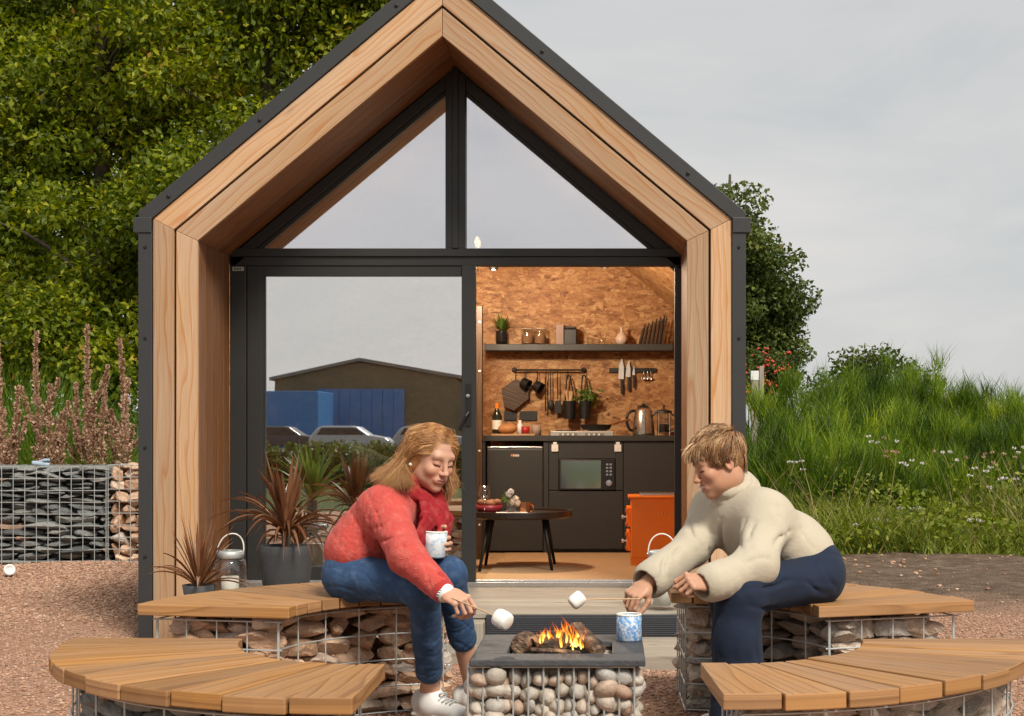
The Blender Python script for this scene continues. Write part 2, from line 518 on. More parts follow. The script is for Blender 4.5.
def m_glass(name, refl, tint=(.9, .93, .92), rough=0.0, col=(.88, .875, .91)):
    """pane: partly mirror, partly see-through"""
    t = NT(name); g = t.n('BsdfGlossy'); g.inputs['Roughness'].default_value = rough; g.inputs[0].default_value = (*col, 1)
    tr = t.n('BsdfTransparent'); tr.inputs[0].default_value = (*tint, 1)
    lw = t.n('LayerWeight'); lw.inputs[0].default_value = .5
    f = t.math('MINIMUM', t.math('ADD', t.math('MULTIPLY', t.math('POWER', lw.outputs['Facing'], 4.0), .6), refl), 1.0)
    mx = t.n('MixShader'); t.l(f, mx.inputs[0]); t.l(tr.outputs[0], mx.inputs[1]); t.l(g.outputs[0], mx.inputs[2])
    return t.done(mx)

M = {}
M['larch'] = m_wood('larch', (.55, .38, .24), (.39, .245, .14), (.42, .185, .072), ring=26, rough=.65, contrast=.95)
M['larch_shaded'] = m_wood('shaded_larch_lining', (.28, .13, .055), (.16, .068, .026), (.14, .05, .018), ring=22, rough=.55)  # larch darkened for the lining: shade of soffit and reveal put into its colour
M['bench'] = m_wood('bench_wood', (.47, .25, .102), (.28, .138, .052), (.18, .08, .028), ring=24, rough=.6, grime=(.33, .19, .095), contrast=.8)
M['deck'] = m_wood('weathered_deck', (.38, .335, .275), (.25, .215, .17), (.2, .165, .125), ring=18, rough=.75, grime=(.30, .275, .24))
M['walnut'] = m_wood('dark_wood', (.09, .05, .028), (.045, .025, .014), None, ring=30, rough=.4)
M['board'] = m_wood('board_wood', (.50, .29, .13), (.34, .18, .07), None, ring=40, rough=.5)
M['ply'] = m_wood('plywood', (.36, .18, .075), (.22, .10, .04), None, ring=10, rough=.5)
M['metal'] = m_simple('anthracite_metal', (.030, .031, .032), .48, 0, .15, 3, .05, 40)
M['frame'] = m_simple('window_frame_paint', (.022, .022, .021), .42, 0, .1, 5)
M['cabinet'] = m_simple('cabinet_paint', (.030, .030, .029), .5, 0, .12, 4)
M['black'] = m_simple('black_plastic', (.012, .012, .013), .4, 0, .2, 20)
M['iron'] = m_simple('black_iron', (.02, .02, .02), .5, .5, .2, 30, .1, 90)
M['galv'] = m_simple('galvanised_wire', (.50, .53, .52), .5, .5, .25, 40)
M['steel'] = m_simple('steel', (.6, .6, .6), .28, 1, .1, 20)
M['copper'] = m_simple('copper', (.55, .25, .12), .25, .9, .15, 20)
M['white'] = m_simple('white_plastic', (.75, .75, .73), .45, 0, .05, 20)
M['slab'] = m_simple('slate_slab', (.055, .057, .062), .6, 0, .35, 14, .4, 60)
M['pot'] = m_simple('pot_clay', (.045, .047, .05), .7, 0, .25, 18, .25, 120)
M['orange'] = m_simple('orange_enamel', (.95, .235, .015), .35, 0, .05, 8)
M['glasspane'] = m_glass('window_glass', .86, rough=.006)
M['doorpane'] = m_glass('door_glass', .75, rough=.008, col=(.95, .955, .955))
M['clear'] = m_glass('clear_glass', .07, (.96, .97, .965))
M['candle'] = m_simple('candle_wax', (.8, .77, .68), .55, 0, .05, 20)
M['sand'] = m_stone('sandstone', [(0, (.42, .26, .165)), (.3, (.60, .39, .26)), (.55, (.68, .49, .35)), (.75, (.54, .37, .26)), (.9, (.48, .43, .38)), (1, (.72, .54, .38))])
M['greystone'] = m_stone('grey_stone', [(0, (.30, .28, .24)), (.4, (.47, .39, .31)), (.7, (.55, .44, .34)), (1, (.40, .38, .35))])
M['slate'] = m_stone('slate_stone', [(0, (.08, .088, .09)), (.45, (.17, .18, .175)), (.8, (.27, .275, .26)), (.93, (.25, .25, .23)), (.95, (.38, .22, .14)), (1, (.30, .20, .13))], .7)
M['pebble'] = m_stone('pebble', [(0, (.34, .31, .27)), (.3, (.52, .46, .38)), (.55, (.40, .38, .35)), (.78, (.56, .47, .38)), (.9, (.38, .25, .18)), (1, (.60, .55, .47))], .6, .15, 20)
M['gravel'] = m_stone('gravel_stone', [(0, (.23, .12, .075)), (.35, (.41, .235, .15)), (.6, (.51, .31, .21)), (.85, (.38, .25, .18)), (1, (.60, .43, .32))], .85, .2, 40)
M['leaf'] = m_leaf('tree_leaf', [(0, (.062, .095, .006)), (.35, (.15, .20, .010)), (.65, (.30, .335, .016)), (.94, (.48, .46, .035)), (1, (.42, .22, .05))], .45)
M['leaf2'] = m_leaf('dark_tree_leaf', [(0, (.045, .07, .014)), (.6, (.10, .135, .025)), (.9, (.18, .20, .04)), (1, (.24, .21, .06))], .3)
M['broom'] = m_leaf('broom_stem', [(0, (.022, .052, .003)), (.35, (.075, .145, .006)), (.7, (.18, .27, .010)), (1, (.36, .42, .025))], .35, .6)
M['grass'] = m_leaf('grass_blade', [(0, (.07, .11, .010)), (.5, (.19, .24, .02)), (.85, (.34, .36, .05)), (1, (.50, .42, .18))], .35, .6)
M['dock'] = m_leaf('dead_dock', [(0, (.30, .17, .10)), (.5, (.50, .32, .21)), (1, (.66, .49, .36))], .25, .9)
M['bronze'] = m_leaf('bronze_leaf', [(0, (.10, .035, .016)), (.5, (.19, .075, .032)), (.9, (.30, .15, .075)), (1, (.36, .25, .16))], .2, .38)
M['palm'] = m_leaf('palm_leaf', [(0, (.06, .12, .02)), (1, (.16, .24, .05))], .3, .4)
M['petal'] = m_leaf('white_petal', [(0, (.7, .62, .6)), (1, (.82, .8, .77))], .3)
M['berry'] = m_simple('red_berry', (.55, .06, .03), .4)
M['bark'] = m_simple('bark', (.075, .058, .042), .9, 0, .4, 9, .6, 40)
M['denim'] = m_cloth('denim', (.032, .070, .150), .38, 700, .3, .03, .85, (.085, .145, .25), 12)
M['denim_dark'] = m_cloth('dark_denim', (.014, .022, .044), .35, 700, .22, .04, .85, None, 9)
M['fleece'] = m_cloth('red_fleece', (.54, .080, .064), .2, 240, .8, .08, .95, (.62, .16, .13), 14, .007)
M['fleece_dark'] = m_cloth('red_trim', (.42, .035, .032), .2, 300, .4, .3, .95)
M['scarf'] = m_cloth('scarf_cloth', (.29, .016, .022), .4, 420, .5, .0, .9, (.40, .09, .075), 40)
M['cream'] = m_cloth('cream_knit', (.51, .45, .345), .08, 380, .5, .12, .95, None, 9, .004)
M['shoe'] = m_simple('white_canvas', (.74, .73, .70), .7, 0, .06, 30, .1, 300)
M['marsh'] = m_simple('marshmallow', (.86, .83, .77), .8, 0, .04, 25, .15, 60)
M['stick'] = m_simple('skewer_wood', (.55, .36, .20), .6)
# ------------------------------------------------------------------ camera, light, sky
cam = bpy.data.cameras.new('camera'); camo = bpy.data.objects.new('camera', cam); COL.objects.link(camo); SC.camera = camo
cam.sensor_width = 36; cam.sensor_fit = 'HORIZONTAL'; cam.lens = F / 1024 * 36
camo.location = (0, 0, CAMZ); camo.rotation_euler = (math.radians(90), 0, 0)
cam.shift_x = -(VX - 512) / 1024; cam.shift_y = (VY - 358) / 1024
cam.clip_end = 2000; cam.clip_start = .05

SUN_EL, SUN_AZ = 46.0, 150.0      # azimuth clockwise from +Y
w = bpy.data.worlds.new('World'); SC.world = w; w.use_nodes = True
nt = w.node_tree; nt.nodes.clear()
def wn(t): return nt.nodes.new('ShaderNode' + t)
sky = wn('TexSky'); sky.sky_type = 'NISHITA'; sky.sun_disc = False
sky.sun_elevation = math.radians(SUN_EL); sky.sun_rotation = math.radians(SUN_AZ)
sky.air_density = 1.0; sky.dust_density = 2.5
tc = wn('TexCoord'); mp = wn('Mapping'); mp.inputs['Scale'].default_value = (1.4, 1.4, 5.0)
nt.links.new(tc.outputs['Generated'], mp.inputs[0])
nz = wn('TexNoise'); nz.inputs['Scale'].default_value = 2.2; nz.inputs['Detail'].default_value = 6; nz.inputs['Roughness'].default_value = .55; nz.inputs['Distortion'].default_value = .4
nt.links.new(mp.outputs[0], nz.inputs['Vector'])
cr = wn('ValToRGB'); e = cr.color_ramp.elements
e[0].position = .33; e[0].color = (6.25, 6.4, 6.45, 1); e[1].position = .68; e[1].color = (8.0, 7.75, 7.45, 1)
nt.links.new(nz.outputs['Fac'], cr.inputs[0])
mixn = wn('Mix'); mixn.data_type = 'RGBA'; mixn.inputs[0].default_value = .90
nt.links.new(sky.outputs[0], mixn.inputs[6]); nt.links.new(cr.outputs[0], mixn.inputs[7])
bg = wn('Background'); bg.inputs['Strength'].default_value = .058
nt.links.new(mixn.outputs[2], bg.inputs[0])
wo = wn('OutputWorld'); nt.links.new(bg.outputs[0], wo.inputs[0])

sl = bpy.data.lights.new('sun', 'SUN'); so = bpy.data.objects.new('sun', sl); COL.objects.link(so)
sl.energy = 2.5; sl.angle = math.radians(16); sl.color = (1, .93, .82)
az, el = math.radians(SUN_AZ), math.radians(SUN_EL)
sd = Vector((math.sin(az) * math.cos(el), math.cos(az) * math.cos(el), math.sin(el)))
so.rotation_euler = sd.to_track_quat('Z', 'Y').to_euler()
so.location = (0, 0, 30)

SC.view_settings.view_transform = 'Standard'; SC.view_settings.look = 'None'
SC.view_settings.exposure = 0.75; SC.view_settings.gamma = 1; SC.view_settings.use_curve_mapping = False
SC.render.engine = 'CYCLES'
SC.cycles.use_denoising = True
try:
    SC.cycles.denoiser = 'OPENIMAGEDENOISE'; SC.cycles.denoising_input_passes = 'RGB_ALBEDO_NORMAL'
except Exception: pass
SC.cycles.max_bounces = 8; SC.cycles.diffuse_bounces = 4; SC.cycles.glossy_bounces = 3; SC.cycles.transparent_max_bounces = 16
SC.cycles.transmission_bounces = 4; SC.cycles.caustics_reflective = False; SC.cycles.caustics_refractive = False
SC.cycles.sample_clamp_indirect = 6

# ------------------------------------------------------------------ ground
HUTX0, HUTX1 = -2.60, .73
def gz(x, y):
    x = np.asarray(x, float); y = np.asarray(y, float)
    z = -.05 * smooth01(6.2, 8.2, y)
    bank = smooth01(13.6, 18.5, y + .25 * np.sin(x * 1.3)) * smooth01(.9, 3.0, x)
    z = z + bank * (1.0 + .12 * np.sin(x * .9 + 1) + .1 * np.sin(x * 2.1 + y)) * (1 - .6 * smooth01(40, 90, y))
    z = z + .15 * smooth01(13.6, 18, y) * smooth01(-1.5, -4, x)
    und = (.012 * np.sin(x * 3.1 + y * 1.7) + .01 * np.sin(x * 1.3 - y * 2.9)) * smooth01(1.5, 4, np.hypot(x + .2, y - 5))
    return z + und

def axis_lin(segs):
    out = []
    for a, b, s in segs: out.append(np.arange(a, b, s))
    return np.concatenate(out)
xs = axis_lin([(-300, -60, 40), (-60, -16, 4), (-16, 16, .2), (16, 60, 4), (60, 301, 40)])
ys = axis_lin([(-300, -60, 40), (-60, 2, 4), (2, 26, .2), (26, 60, 4), (60, 301, 40)])
gx, gy = np.meshgrid(xs, ys, indexing='ij')
V = np.stack([gx, gy, gz(gx, gy)], -1).reshape(-1, 3)
ii = np.arange(len(xs) - 1)[:, None] * len(ys) + np.arange(len(ys) - 1)[None]
Q = np.stack([ii, ii + len(ys), ii + len(ys) + 1, ii + 1], -1).reshape(-1, 4)
t = NT('ground'); co = pos_co(t); sp = t.n('SeparateXYZ'); t.l(co, sp.inputs[0])
n_big = t.noise(co, .9, 4, .6); n_mid = t.noise(co, 9, 4, .6); n_f = t.noise(co, 60, 3, .6)
vcol = t.voro(co, 58, 'Color'); vd = t.voro(co, 58)
bw = t.n('RGBToBW'); t.l(vcol, bw.inputs[0])
gravel = t.ramp(bw.outputs[0], [(.1, (.20, .105, .065)), (.4, (.38, .215, .138)), (.65, (.48, .285, .19)), (.9, (.35, .23, .165))])
gravel = t.mix(t.math('MULTIPLY', t.ramp(n_big, [(.4, (0, 0, 0)), (.7, (1, 1, 1))]), .35), gravel, (.32, .195, .135))
soil = t.ramp(n_mid, [(.3, (.085, .055, .036)), (.55, (.16, .11, .075)), (.75, (.26, .20, .15))])
grassc = t.ramp(n_mid, [(.3, (.035, .055, .012)), (.7, (.08, .11, .025))])
# soil where the lorries turn (right, behind), grass beyond
mr = t.math('MULTIPLY', t.math('SMOOTH_MIN', t.math('MAXIMUM', t.math('MULTIPLY_ADD', t.math('ADD', sp.outputs[1], t.math('MULTIPLY', n_big, 2.4)), .8, -8.4), 0.0), 1.0, .1),
            t.math('GREATER_THAN', sp.outputs[0], .8))
c = t.mix(mr, gravel, soil)
gm = t.math('GREATER_THAN', t.math('ADD', sp.outputs[1], t.math('MULTIPLY', n_big, 1.2)), 14.9)
c = t.mix(gm, c, grassc)
c = t.mix(t.math('LESS_THAN', t.math('ADD', sp.outputs[1], n_big), -2.0), c, grassc)
road = t.math('LESS_THAN', sp.outputs[1], -46.0)
c = t.mix(road, c, (.12, .12, .12))
hh = t.math('ADD', t.math('MULTIPLY', vd, -1.0), t.math('MULTIPLY', n_f, .4))
gmat = t.done(t.bsdf(c, .92, 0, t.bump(hh, .8, .02), Specular_IOR_Level=.2))
mb = MB(); mb.add(V, [Q], None, .5)
kind(mb.build('ground', gmat, None, smooth=True), 'structure')

# loose stones lying on the gravel: nobody could count them
def scatter(n, xr, yr, s0, s1, rng, excl=None):
    x = rng.uniform(*xr, n); y = rng.uniform(*yr, n)
    if excl is not None:
        m = ~excl(x, y); x, y = x[m], y[m]
    return x, y, rng.uniform(0, 1, len(x)) ** 2 * (s1 - s0) + s0
gx_, gy_, gs_ = [], [], []
def under(x, y): return (x > HUTX0) & (x < HUTX1) & (y > 8.1)
def cov(x, y):
    return under(x, y)
for n, xr, yr, s0, s1 in ((30000, (-4.2, -1.3), (3.6, 9.0), .006, .018), (26000, (-6.0, -2.4), (9.0, 13.4), .010, .028), (16000, (-1.5, 1.2), (4.6, 7.0), .006, .020),
                          (22000, (.7, 4.2), (5.6, 9.4), .006, .018), (380, (.7, 6), (9.6, 14.5), .015, .05)):
    a, b, s = scatter(n, xr, yr, s0, s1, RNG, cov); gx_.append(a); gy_.append(b); gs_.append(s)
gx_, gy_, gs_ = map(np.concatenate, (gx_, gy_, gs_))
N = len(gx_); var = RNG.integers(0, len(GRIT), N); G = np.array(GRIT)[var] * gs_[:, None, None] * np.array([1, .8, .55]) * .55
th = RNG.uniform(0, 6.28, N); c_, s_ = np.cos(th)[:, None], np.sin(th)[:, None]
gxr = G[:, :, 0] * c_ - G[:, :, 1] * s_; gyr = G[:, :, 0] * s_ + G[:, :, 1] * c_
V = np.stack([gxr + gx_[:, None], gyr + gy_[:, None], G[:, :, 2] + (gz(gx_, gy_) + gs_ * .16)[:, None]], -1).reshape(-1, 3)
nv = G.shape[1]; Fc = (GRITF[None] + (np.arange(N) * nv)[:, None, None]).reshape(-1, 3)
mb = MB(); mb.add(V, [Fc], None, np.repeat(RNG.uniform(0, 1, N), nv))
kind(mb.build('gravel', M['gravel']), 'stuff')

# ------------------------------------------------------------------ hut
YF, YD, YB = 8.242, 8.94, 11.75       # front of boards, glazing plane, kitchen wall
FZ = .19                               # hut floor
SLOPE = .837
AX = -.9325                            # ridge x
def rake_z(x, off=0.0): return 3.261 + off - SLOPE * abs(x - AX)
XL, XR = -2.277, .412                  # inner faces of the reveal
EZ = rake_z(XR)                        # inner eave height
hut = thing('cabin', 'larch fronted gabled cabin with black metal sides and a glazed front', 'cabin', (AX, 9.5, 0))

def portal(x0o, x0i, zoff_o, zoff_i, y0, y1, zb, mat, name, parent, tintbase):
    """timber ring: two posts and two rafters mitred; outer/inner half widths given as distances from ridge"""
    objs = []
    for s in (-1, 1):
        xo, xi = AX + s * x0o, AX + s * x0i
        zo, zi = 3.261 + zoff_o - SLOPE * x0o, 3.261 + zoff_i - SLOPE * x0i
        mb = MB()
        base = np.array([[xo, y0, zb], [xi, y0, zb], [xi, y0, zi], [xo, y0, zo]])
        if s > 0: base = base[::-1]
        mb.prism(base, (0, y1 - y0, 0), udir=(0, 0, 1)); mb.build(name + '_post', mat, parent, bevel=.003)
        mb = MB()
        g = .0012
        base = np.array([[xo, y0, zo + g], [xi, y0, zi + g], [AX + s * .0012, y0, 3.261 + zoff_i], [AX + s * .0012, y0, 3.261 + zoff_o]])
        if s > 0: base = base[::-1]
        mb.prism(base, (0, y1 - y0, 0), udir=(-s * 1.0, 0, SLOPE)); mb.build(name + '_rafter', mat, parent, bevel=.003)
HI = (XR - XL) / 2                     # 1.3445
# vertical board widths: inner .118, gap .012, outer .115
b1, g1, b2 = .118, .013, .114
k = .154 / b1
kz = .154                              # vertical rise of a rafter board
portal(HI + b1, HI, SLOPE * 0 + kz, 0, YF, YF + .03, -.12, M['larch'], 'inner_fascia', hut, 0)
portal(HI + b1 + g1 + b2, HI + b1 + g1, kz * 2 + .017, kz + .017, YF, YF + .03, -.12, M['larch'], 'outer_fascia', hut, 0)
# dark backing ring behind the gap
mb = MB()
for s in (-1, 1):
    a, b = HI + .02, HI + b1 + g1 + b2
    base = np.array([[AX + s * b, YF + .034, -.12], [AX + s * a, YF + .034, -.12], [AX + s * a, YF + .034, 3.28 - SLOPE * a], [AX + s * .001, YF + .034, 3.28], [AX + s * .001, YF + .034, 3.261 + 2 * kz], [AX + s * b, YF + .034, 3.261 + 2 * kz - SLOPE * b]])
    if s > 0: base = base[::-1]
    mb.prism(base, (0, .02, 0))
mb.build('fascia_backing', M['black'], hut)

# reveal lining: vertical boards left and right, boards along the depth on the soffit
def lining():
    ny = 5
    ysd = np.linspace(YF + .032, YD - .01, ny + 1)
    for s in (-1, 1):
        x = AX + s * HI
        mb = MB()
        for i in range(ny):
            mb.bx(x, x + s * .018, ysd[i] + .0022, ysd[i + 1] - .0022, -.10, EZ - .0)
        mb.build('reveal_board_lining', M['larch_shaded'], hut, bevel=.002)
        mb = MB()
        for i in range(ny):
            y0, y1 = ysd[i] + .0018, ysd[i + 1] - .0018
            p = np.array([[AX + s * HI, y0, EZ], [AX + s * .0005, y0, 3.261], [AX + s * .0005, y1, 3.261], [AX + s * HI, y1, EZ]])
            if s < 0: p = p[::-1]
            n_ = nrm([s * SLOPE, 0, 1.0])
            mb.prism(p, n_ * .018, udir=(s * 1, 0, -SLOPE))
        mb.build('soffit_lining', M['larch_shaded'], hut, bevel=.0015)
lining()

# metal side walls and roof (standing seam), ends show as a dark edge band
XO = HI + b1 + g1 + b2                 # 1.5895
YE = 12.3
for s in (-1, 1):
    mb = MB()
    x0, x1 = AX + s * (XO + .002), AX + s * (XO + .078)
    mb.bx(min(x0, x1), max(x0, x1), YF - .012, YE, -.2, rake_z(AX + XO, .20) + .06)
    for y in np.arange(YF + .35, YE, .42):
        xx = AX + s * (XO + .078); mb.bx(min(xx, xx + s * .022), max(xx, xx + s * .022), y, y + .02, -.2, rake_z(AX + XO, .20) + .05)
    mb.build('metal_side_wall', M['metal'], hut, bevel=.003)
    mb = MB()
    z0 = 3.261 + 2 * kz + .02
    p = np.array([[AX + s * (XO + .075), YF - .014, z0 - SLOPE * (XO + .075)], [AX + s * .0005, YF - .014, z0], [AX + s * .0005, YF - .014, z0 + .10], [AX + s * (XO + .075), YF - .014, z0 + .10 - SLOPE * (XO + .075)]])
    if s < 0: p = p[::-1]
    mb.prism(p, (0, YE - YF + .014, 0))
    for y in np.arange(YF + .4, YE, .42):
        q0 = np.array([AX + s * (XO + .07), y, z0 + .104 - SLOPE * (XO + .07)]); q1 = np.array([AX + s * .02, y, z0 + .104 - SLOPE * .02])
        mb.beam(q0, q1, .02, .03, (0, 1, 0))
    mb.build('metal_roof', M['metal'], hut, bevel=.003)
    # gutter end at the eave
    mb = MB(); zc = z0 - SLOPE * (XO + .06)
    xg0, xg1 = AX + s * (XO + .004), AX + s * (XO + .104)
    mb.bx(min(xg0, xg1), max(xg0, xg1), YF - .02, YE, zc - .03, zc + .055)
    mb.build('gutter', M['metal'], hut, bevel=.004)
    for d in (.25, 1.0, 1.5) if s < 0 else (.55, 1.35):
        c = np.array([AX + s * d, YF - .016, z0 + .045 - SLOPE * d]); mb = MB(); mb.lathe([(0, 0), (.011, 0), (.010, .005), (.004, .007), (0, .007)], c, 10, (0, -1, 0)); mb.build('fixing_screw', M['iron'], hut)
    for zz in (.4, 1.0, 1.6, 2.1):
        mb = MB(); mb.lathe([(0, 0), (.009, 0), (.008, .004), (0, .005)], (AX + s * (XO + .04), YF - .014, zz), 10, (0, -1, 0)); mb.build('fixing_screw', M['iron'], hut)

# window frame in the glazing plane
def D(px, py, dy=0): 
    q = P(px, py, YD); q[1] += dy; return q
fr = MB()
def fbar(x0, x1, y0, y1, d0=-.03, d1=.05, mbx=fr):
    a = D(x0, y0); b = D(x1, y1); mbx.bx(min(a[0], b[0]), max(a[0], b[0]), YD + d0, YD + d1, min(a[2], b[2]), max(a[2], b[2]))
fbar(231, 247, 266, 586)               # left jamb
fbar(674.5, 681.5, 266, 586, -.02)     # right jamb
fbar(231, 681, 249, 257, -.035)        # transom
fbar(231, 681, 257, 266, -.02, .06)
fbar(446, 466, 75, 249, -.035)         # mullion
fbar(453, 459, 70, 249, -.045, -.033)
# rake bars
for s in (-1, 1):
    for o0, o1, dd in ((.005, .085, -.02), (.085, .115, -.004)):
        a0 = .002; a1 = HI - .002
        zt = 3.255
        p = np.array([[AX + s * a1, YD + dd, zt - o0 - SLOPE * a1], [AX + s * a0, YD + dd, zt - o0 - SLOPE * a0], [AX + s * a0, YD + dd, zt - o1 - SLOPE * a0], [AX + s * a1, YD + dd, zt - o1 - SLOPE * a1]])
        if s > 0: p = p[::-1]
        fr.prism(p, (0, .05 - dd, 0))
wf = fr.build('window_frame', M['frame'], hut, bevel=.003)
mb = MB(); a = D(239.5, 269.5); mb.box((a[0], YD - .032, a[2]), (.068, .003, .024))
mb.build('maker_sticker', m_simple('sticker', (.42, .42, .36), .5), wf)
mb = MB()
for dx in (-.018, -.003, .012): mb.box((a[0] + dx, YD - .0345, a[2]), (.008, .0015, .010))
mb.build('sticker_mark', M['black'], wf)
# gable panes
zt = 3.255 - .112
zb_ = Z_(248.5, YD)
for s, xm in ((-1, X_(446, YD)), (1, X_(466, YD))):
    xe = AX + s * (zt - zb_) / SLOPE
    ztop = zt - SLOPE * abs(xm - AX)
    p = np.array([[xm, YD + .012, zb_], [xe, YD + .012, zb_], [xm, YD + .012, ztop]])
    if s < 0: p = p[[0, 2, 1]]
    mb = MB(); mb.prism(p, (0, .006, 0)); mb.build('gable_pane', M['glasspane'], wf)

# sliding door (left leaf, closed side), open half on the right
door = MB()
fbar(247.6, 264, 266, 586, -.012, .03, door); fbar(462, 476, 266, 588, -.026, .03, door)
fbar(264, 462, 266, 276.5, -.012, .03, door); fbar(264, 462, 566, 586, -.012, .03, door)
fbar(264, 266, 276.5, 566, -.006, .02, door)
dr = door.build('sliding_door', M['frame'], hut, bevel=.003)
a, b = D(264, 566), D(462, 276.5)
mb = MB(); mb.bx(a[0], b[0], YD + .004, YD + .010, a[2], b[2]); mb.build('door_pane', M['doorpane'], dr)
mb = MB(); a = D(469, 419); 
mb.box((a[0], YD - .030, Z_(405, YD)), (.030, .008, .25)); 
mb.tube([D(469, 413, -.03), D(469, 413, -.06), D(467, 416, -.068), D(460, 430, -.068)], .0095, 8)
mb.build('handle', M['iron'], dr)
mb = MB(); mb.lathe([(0, 0), (.012, 0), (.011, .006), (0, .007)], D(468.5, 396, -.034), 14, (0, -1, 0)); mb.build('lock_cylinder', M['steel'], dr)
# threshold
mb = MB(); a = D(231, 586); b = D(681, 580)
mb.bx(a[0], b[0], YD - .05, YD + .06, FZ - .03, FZ + .004); mb.bx(a[0], b[0], YD - .02, YD - .008, FZ + .004, FZ + .014); mb.bx(a[0], b[0], YD + .02, YD + .03, FZ + .004, FZ + .014)
mb.build('threshold', M['steel'], hut, bevel=.002)

# interior shell
IX0, IX1 = -2.50, .50
t = NT('osb'); uvn = obj_co(t); sep = t.n('SeparateXYZ'); t.l(uvn, sep.inputs[0])
wp = t.noise(uvn, 7, 2, .5); 
def flakes(rot, sc):
    m = t.mapping(uvn, sc, (0, 0, 0), rot)
    ad = t.n('VectorMath', operation='ADD'); t.l(m, ad.inputs[0]); cx = t.n('CombineXYZ'); 
    t.l(t.math('MULTIPLY', wp, 2.2), cx.inputs[0]); t.l(t.math('MULTIPLY', wp, 1.4), cx.inputs[2]); t.l(cx.outputs[0], ad.inputs[1])
    v = t.n('TexVoronoi'); v.inputs['Scale'].default_value = 1; t.l(ad.outputs[0], v.inputs['Vector'])
    b = t.n('RGBToBW'); t.l(v.outputs['Color'], b.inputs[0]); return b.outputs[0], v.outputs['Distance']
fa, da = flakes((0, .7, .2), (13, 13, 34)); fb, db = flakes((0, 2.2, .1), (13, 13, 36)); fc, dcc = flakes((0, -1.3, .3), (30, 30, 64))
sel = t.noise(uvn, 13, 2, .5)
m1 = t.math('GREATER_THAN', sel, .5)
mm = t.n('Mix', data_type='FLOAT'); t.l(m1, mm.inputs[0]); t.l(fa, mm.inputs[2]); t.l(fb, mm.inputs[3])
m3 = t.math('ADD', t.math('MULTIPLY', mm.outputs[0], .65), t.math('MULTIPLY', fc, .35))
c = t.ramp(m3, [(.12, (.15, .062, .022)), (.38, (.34, .16, .062)), (.6, (.43, .225, .092)), (.85, (.58, .36, .175))])
c = t.mix(t.math('MULTIPLY', t.ramp(t.noise(uvn, 70, 2, .5), [(.55, (0, 0, 0)), (.72, (1, 1, 1))]), .5), c, (.12, .05, .018))
M['osb'] = t.done(t.bsdf(c, .55, 0, t.bump(m3, .25, .004), Specular_IOR_Level=.3))
# coir floor
M['coir'] = m_cloth('coir_mat', (.40, .25, .125), .1, 260, .4, .1, .95)
M['floorboard'] = m_wood('pale_floor', (.50, .32, .17), (.38, .23, .11), None, ring=16, rough=.5)
def gable_poly(y, x0, x1, zb, cz):
    h = cz
    return np.array([[x0, y, zb], [x1, y, zb], [x1, y, h - SLOPE * abs(x1 - AX)], [AX, y, h], [x0, y, h - SLOPE * abs(x0 - AX)]])
CZ = 3.24
mb = MB(); mb.prism(gable_poly(YB, IX0, IX1, FZ - .05, CZ), (0, .06, 0)); mb.build('kitchen_wall', M['osb'], hut)
for s, xx in ((-1, IX0), (1, IX1)):
    hz = CZ - SLOPE * abs(xx - AX)
    mb = MB()
    if s < 0: mb.bx(xx - .05, xx, YD + .07, YB, FZ - .05, hz)
    else:   # side wall with a window towards the right, out of sight from the front
        mb.bx(xx, xx + .05, YD + .07, 9.6, FZ - .05, hz); mb.bx(xx, xx + .05, 10.7, YB, FZ - .05, hz)
        mb.bx(xx, xx + .05, 9.6, 10.7, FZ - .05, 1.0); mb.bx(xx, xx + .05, 9.6, 10.7, 1.75, hz)
    mb.build('inner_wall', M['osb'], hut)
    mb = MB()
    p = np.array([[xx, YD + .07, hz], [AX + s * .0005, YD + .07, CZ], [AX + s * .0005, YD + .07, CZ + .02], [xx, YD + .07, hz + .02]])
    if s < 0: p = p[::-1]
    mb.prism(p, (0, YB - YD - .07, 0)); mb.build('inner_ceiling', M['osb'], hut)
mb = MB()
xw = np.linspace(IX0, IX1, 16)
for i in range(15): mb.bx(xw[i] + .001, xw[i + 1] - .001, YD + .06, YB, FZ - .05, FZ)
mb.build('floor_boards', M['floorboard'], hut)
mb = MB(); mb.bx(AX - XO, AX + XO, YD + .06, YE - .01, -.1, FZ - .055); mb.build('base_frame', M['iron'], hut)
mb = MB(); mb.prism(gable_poly(YE - .03, AX - XO, AX + XO, -.2, 3.42), (0, .03, 0)); mb.build('rear_wall', M['metal'], hut)
# post seen at the left side of the opening
mb = MB(); mb.bx(X_(474, 10.6), X_(482.5, 10.6), 10.55, 10.65, FZ, Z_(307, 10.6)); mb.build('inner_post', M['walnut'], hut)
for py in (322, 371, 451, 525):
    mb = MB(); mb.lathe([(0, 0), (.008, 0), (0, .004)], P(479.5, py, 10.548), 8, (0, -1, 0)); mb.build('post_screw', M['white'], hut)
# low bench with cushions behind the closed leaf

# pendant bulb, lit
bp = P(477.5, 241, 9.9)
bulb = thing('pendant_bulb', 'lit bare filament bulb hanging on a thin cord inside the gable', 'pendant bulb', bp)
mb = MB(); mb.tube([bp + [0, 0, .06], bp + [0, 0, .55]], .0025, 6); mb.build('cord', M['black'], bulb)
mb = MB(); mb.lathe([(0, .075), (.012, .072), (.013, .035), (.011, .03), (0, .03)], bp, 12); mb.build('bulb_cap', M['iron'], bulb)
mb = MB(); mb.lathe([(0, -.045), (.012, -.042), (.022, -.02), (.020, .005), (.010, .03), (0, .03)], bp, 16); mb.build('glass_bulb', m_emit('bulb_glow', (1, .66, .34), 14), bulb, smooth=True)
def lamp(name, loc, e, col, r):
    l = bpy.data.lights.new(name, 'POINT'); l.energy = e; l.color = col; l.shadow_soft_size = r
    o = bpy.data.objects.new(name, l); COL.objects.link(o); o.location = loc; return o
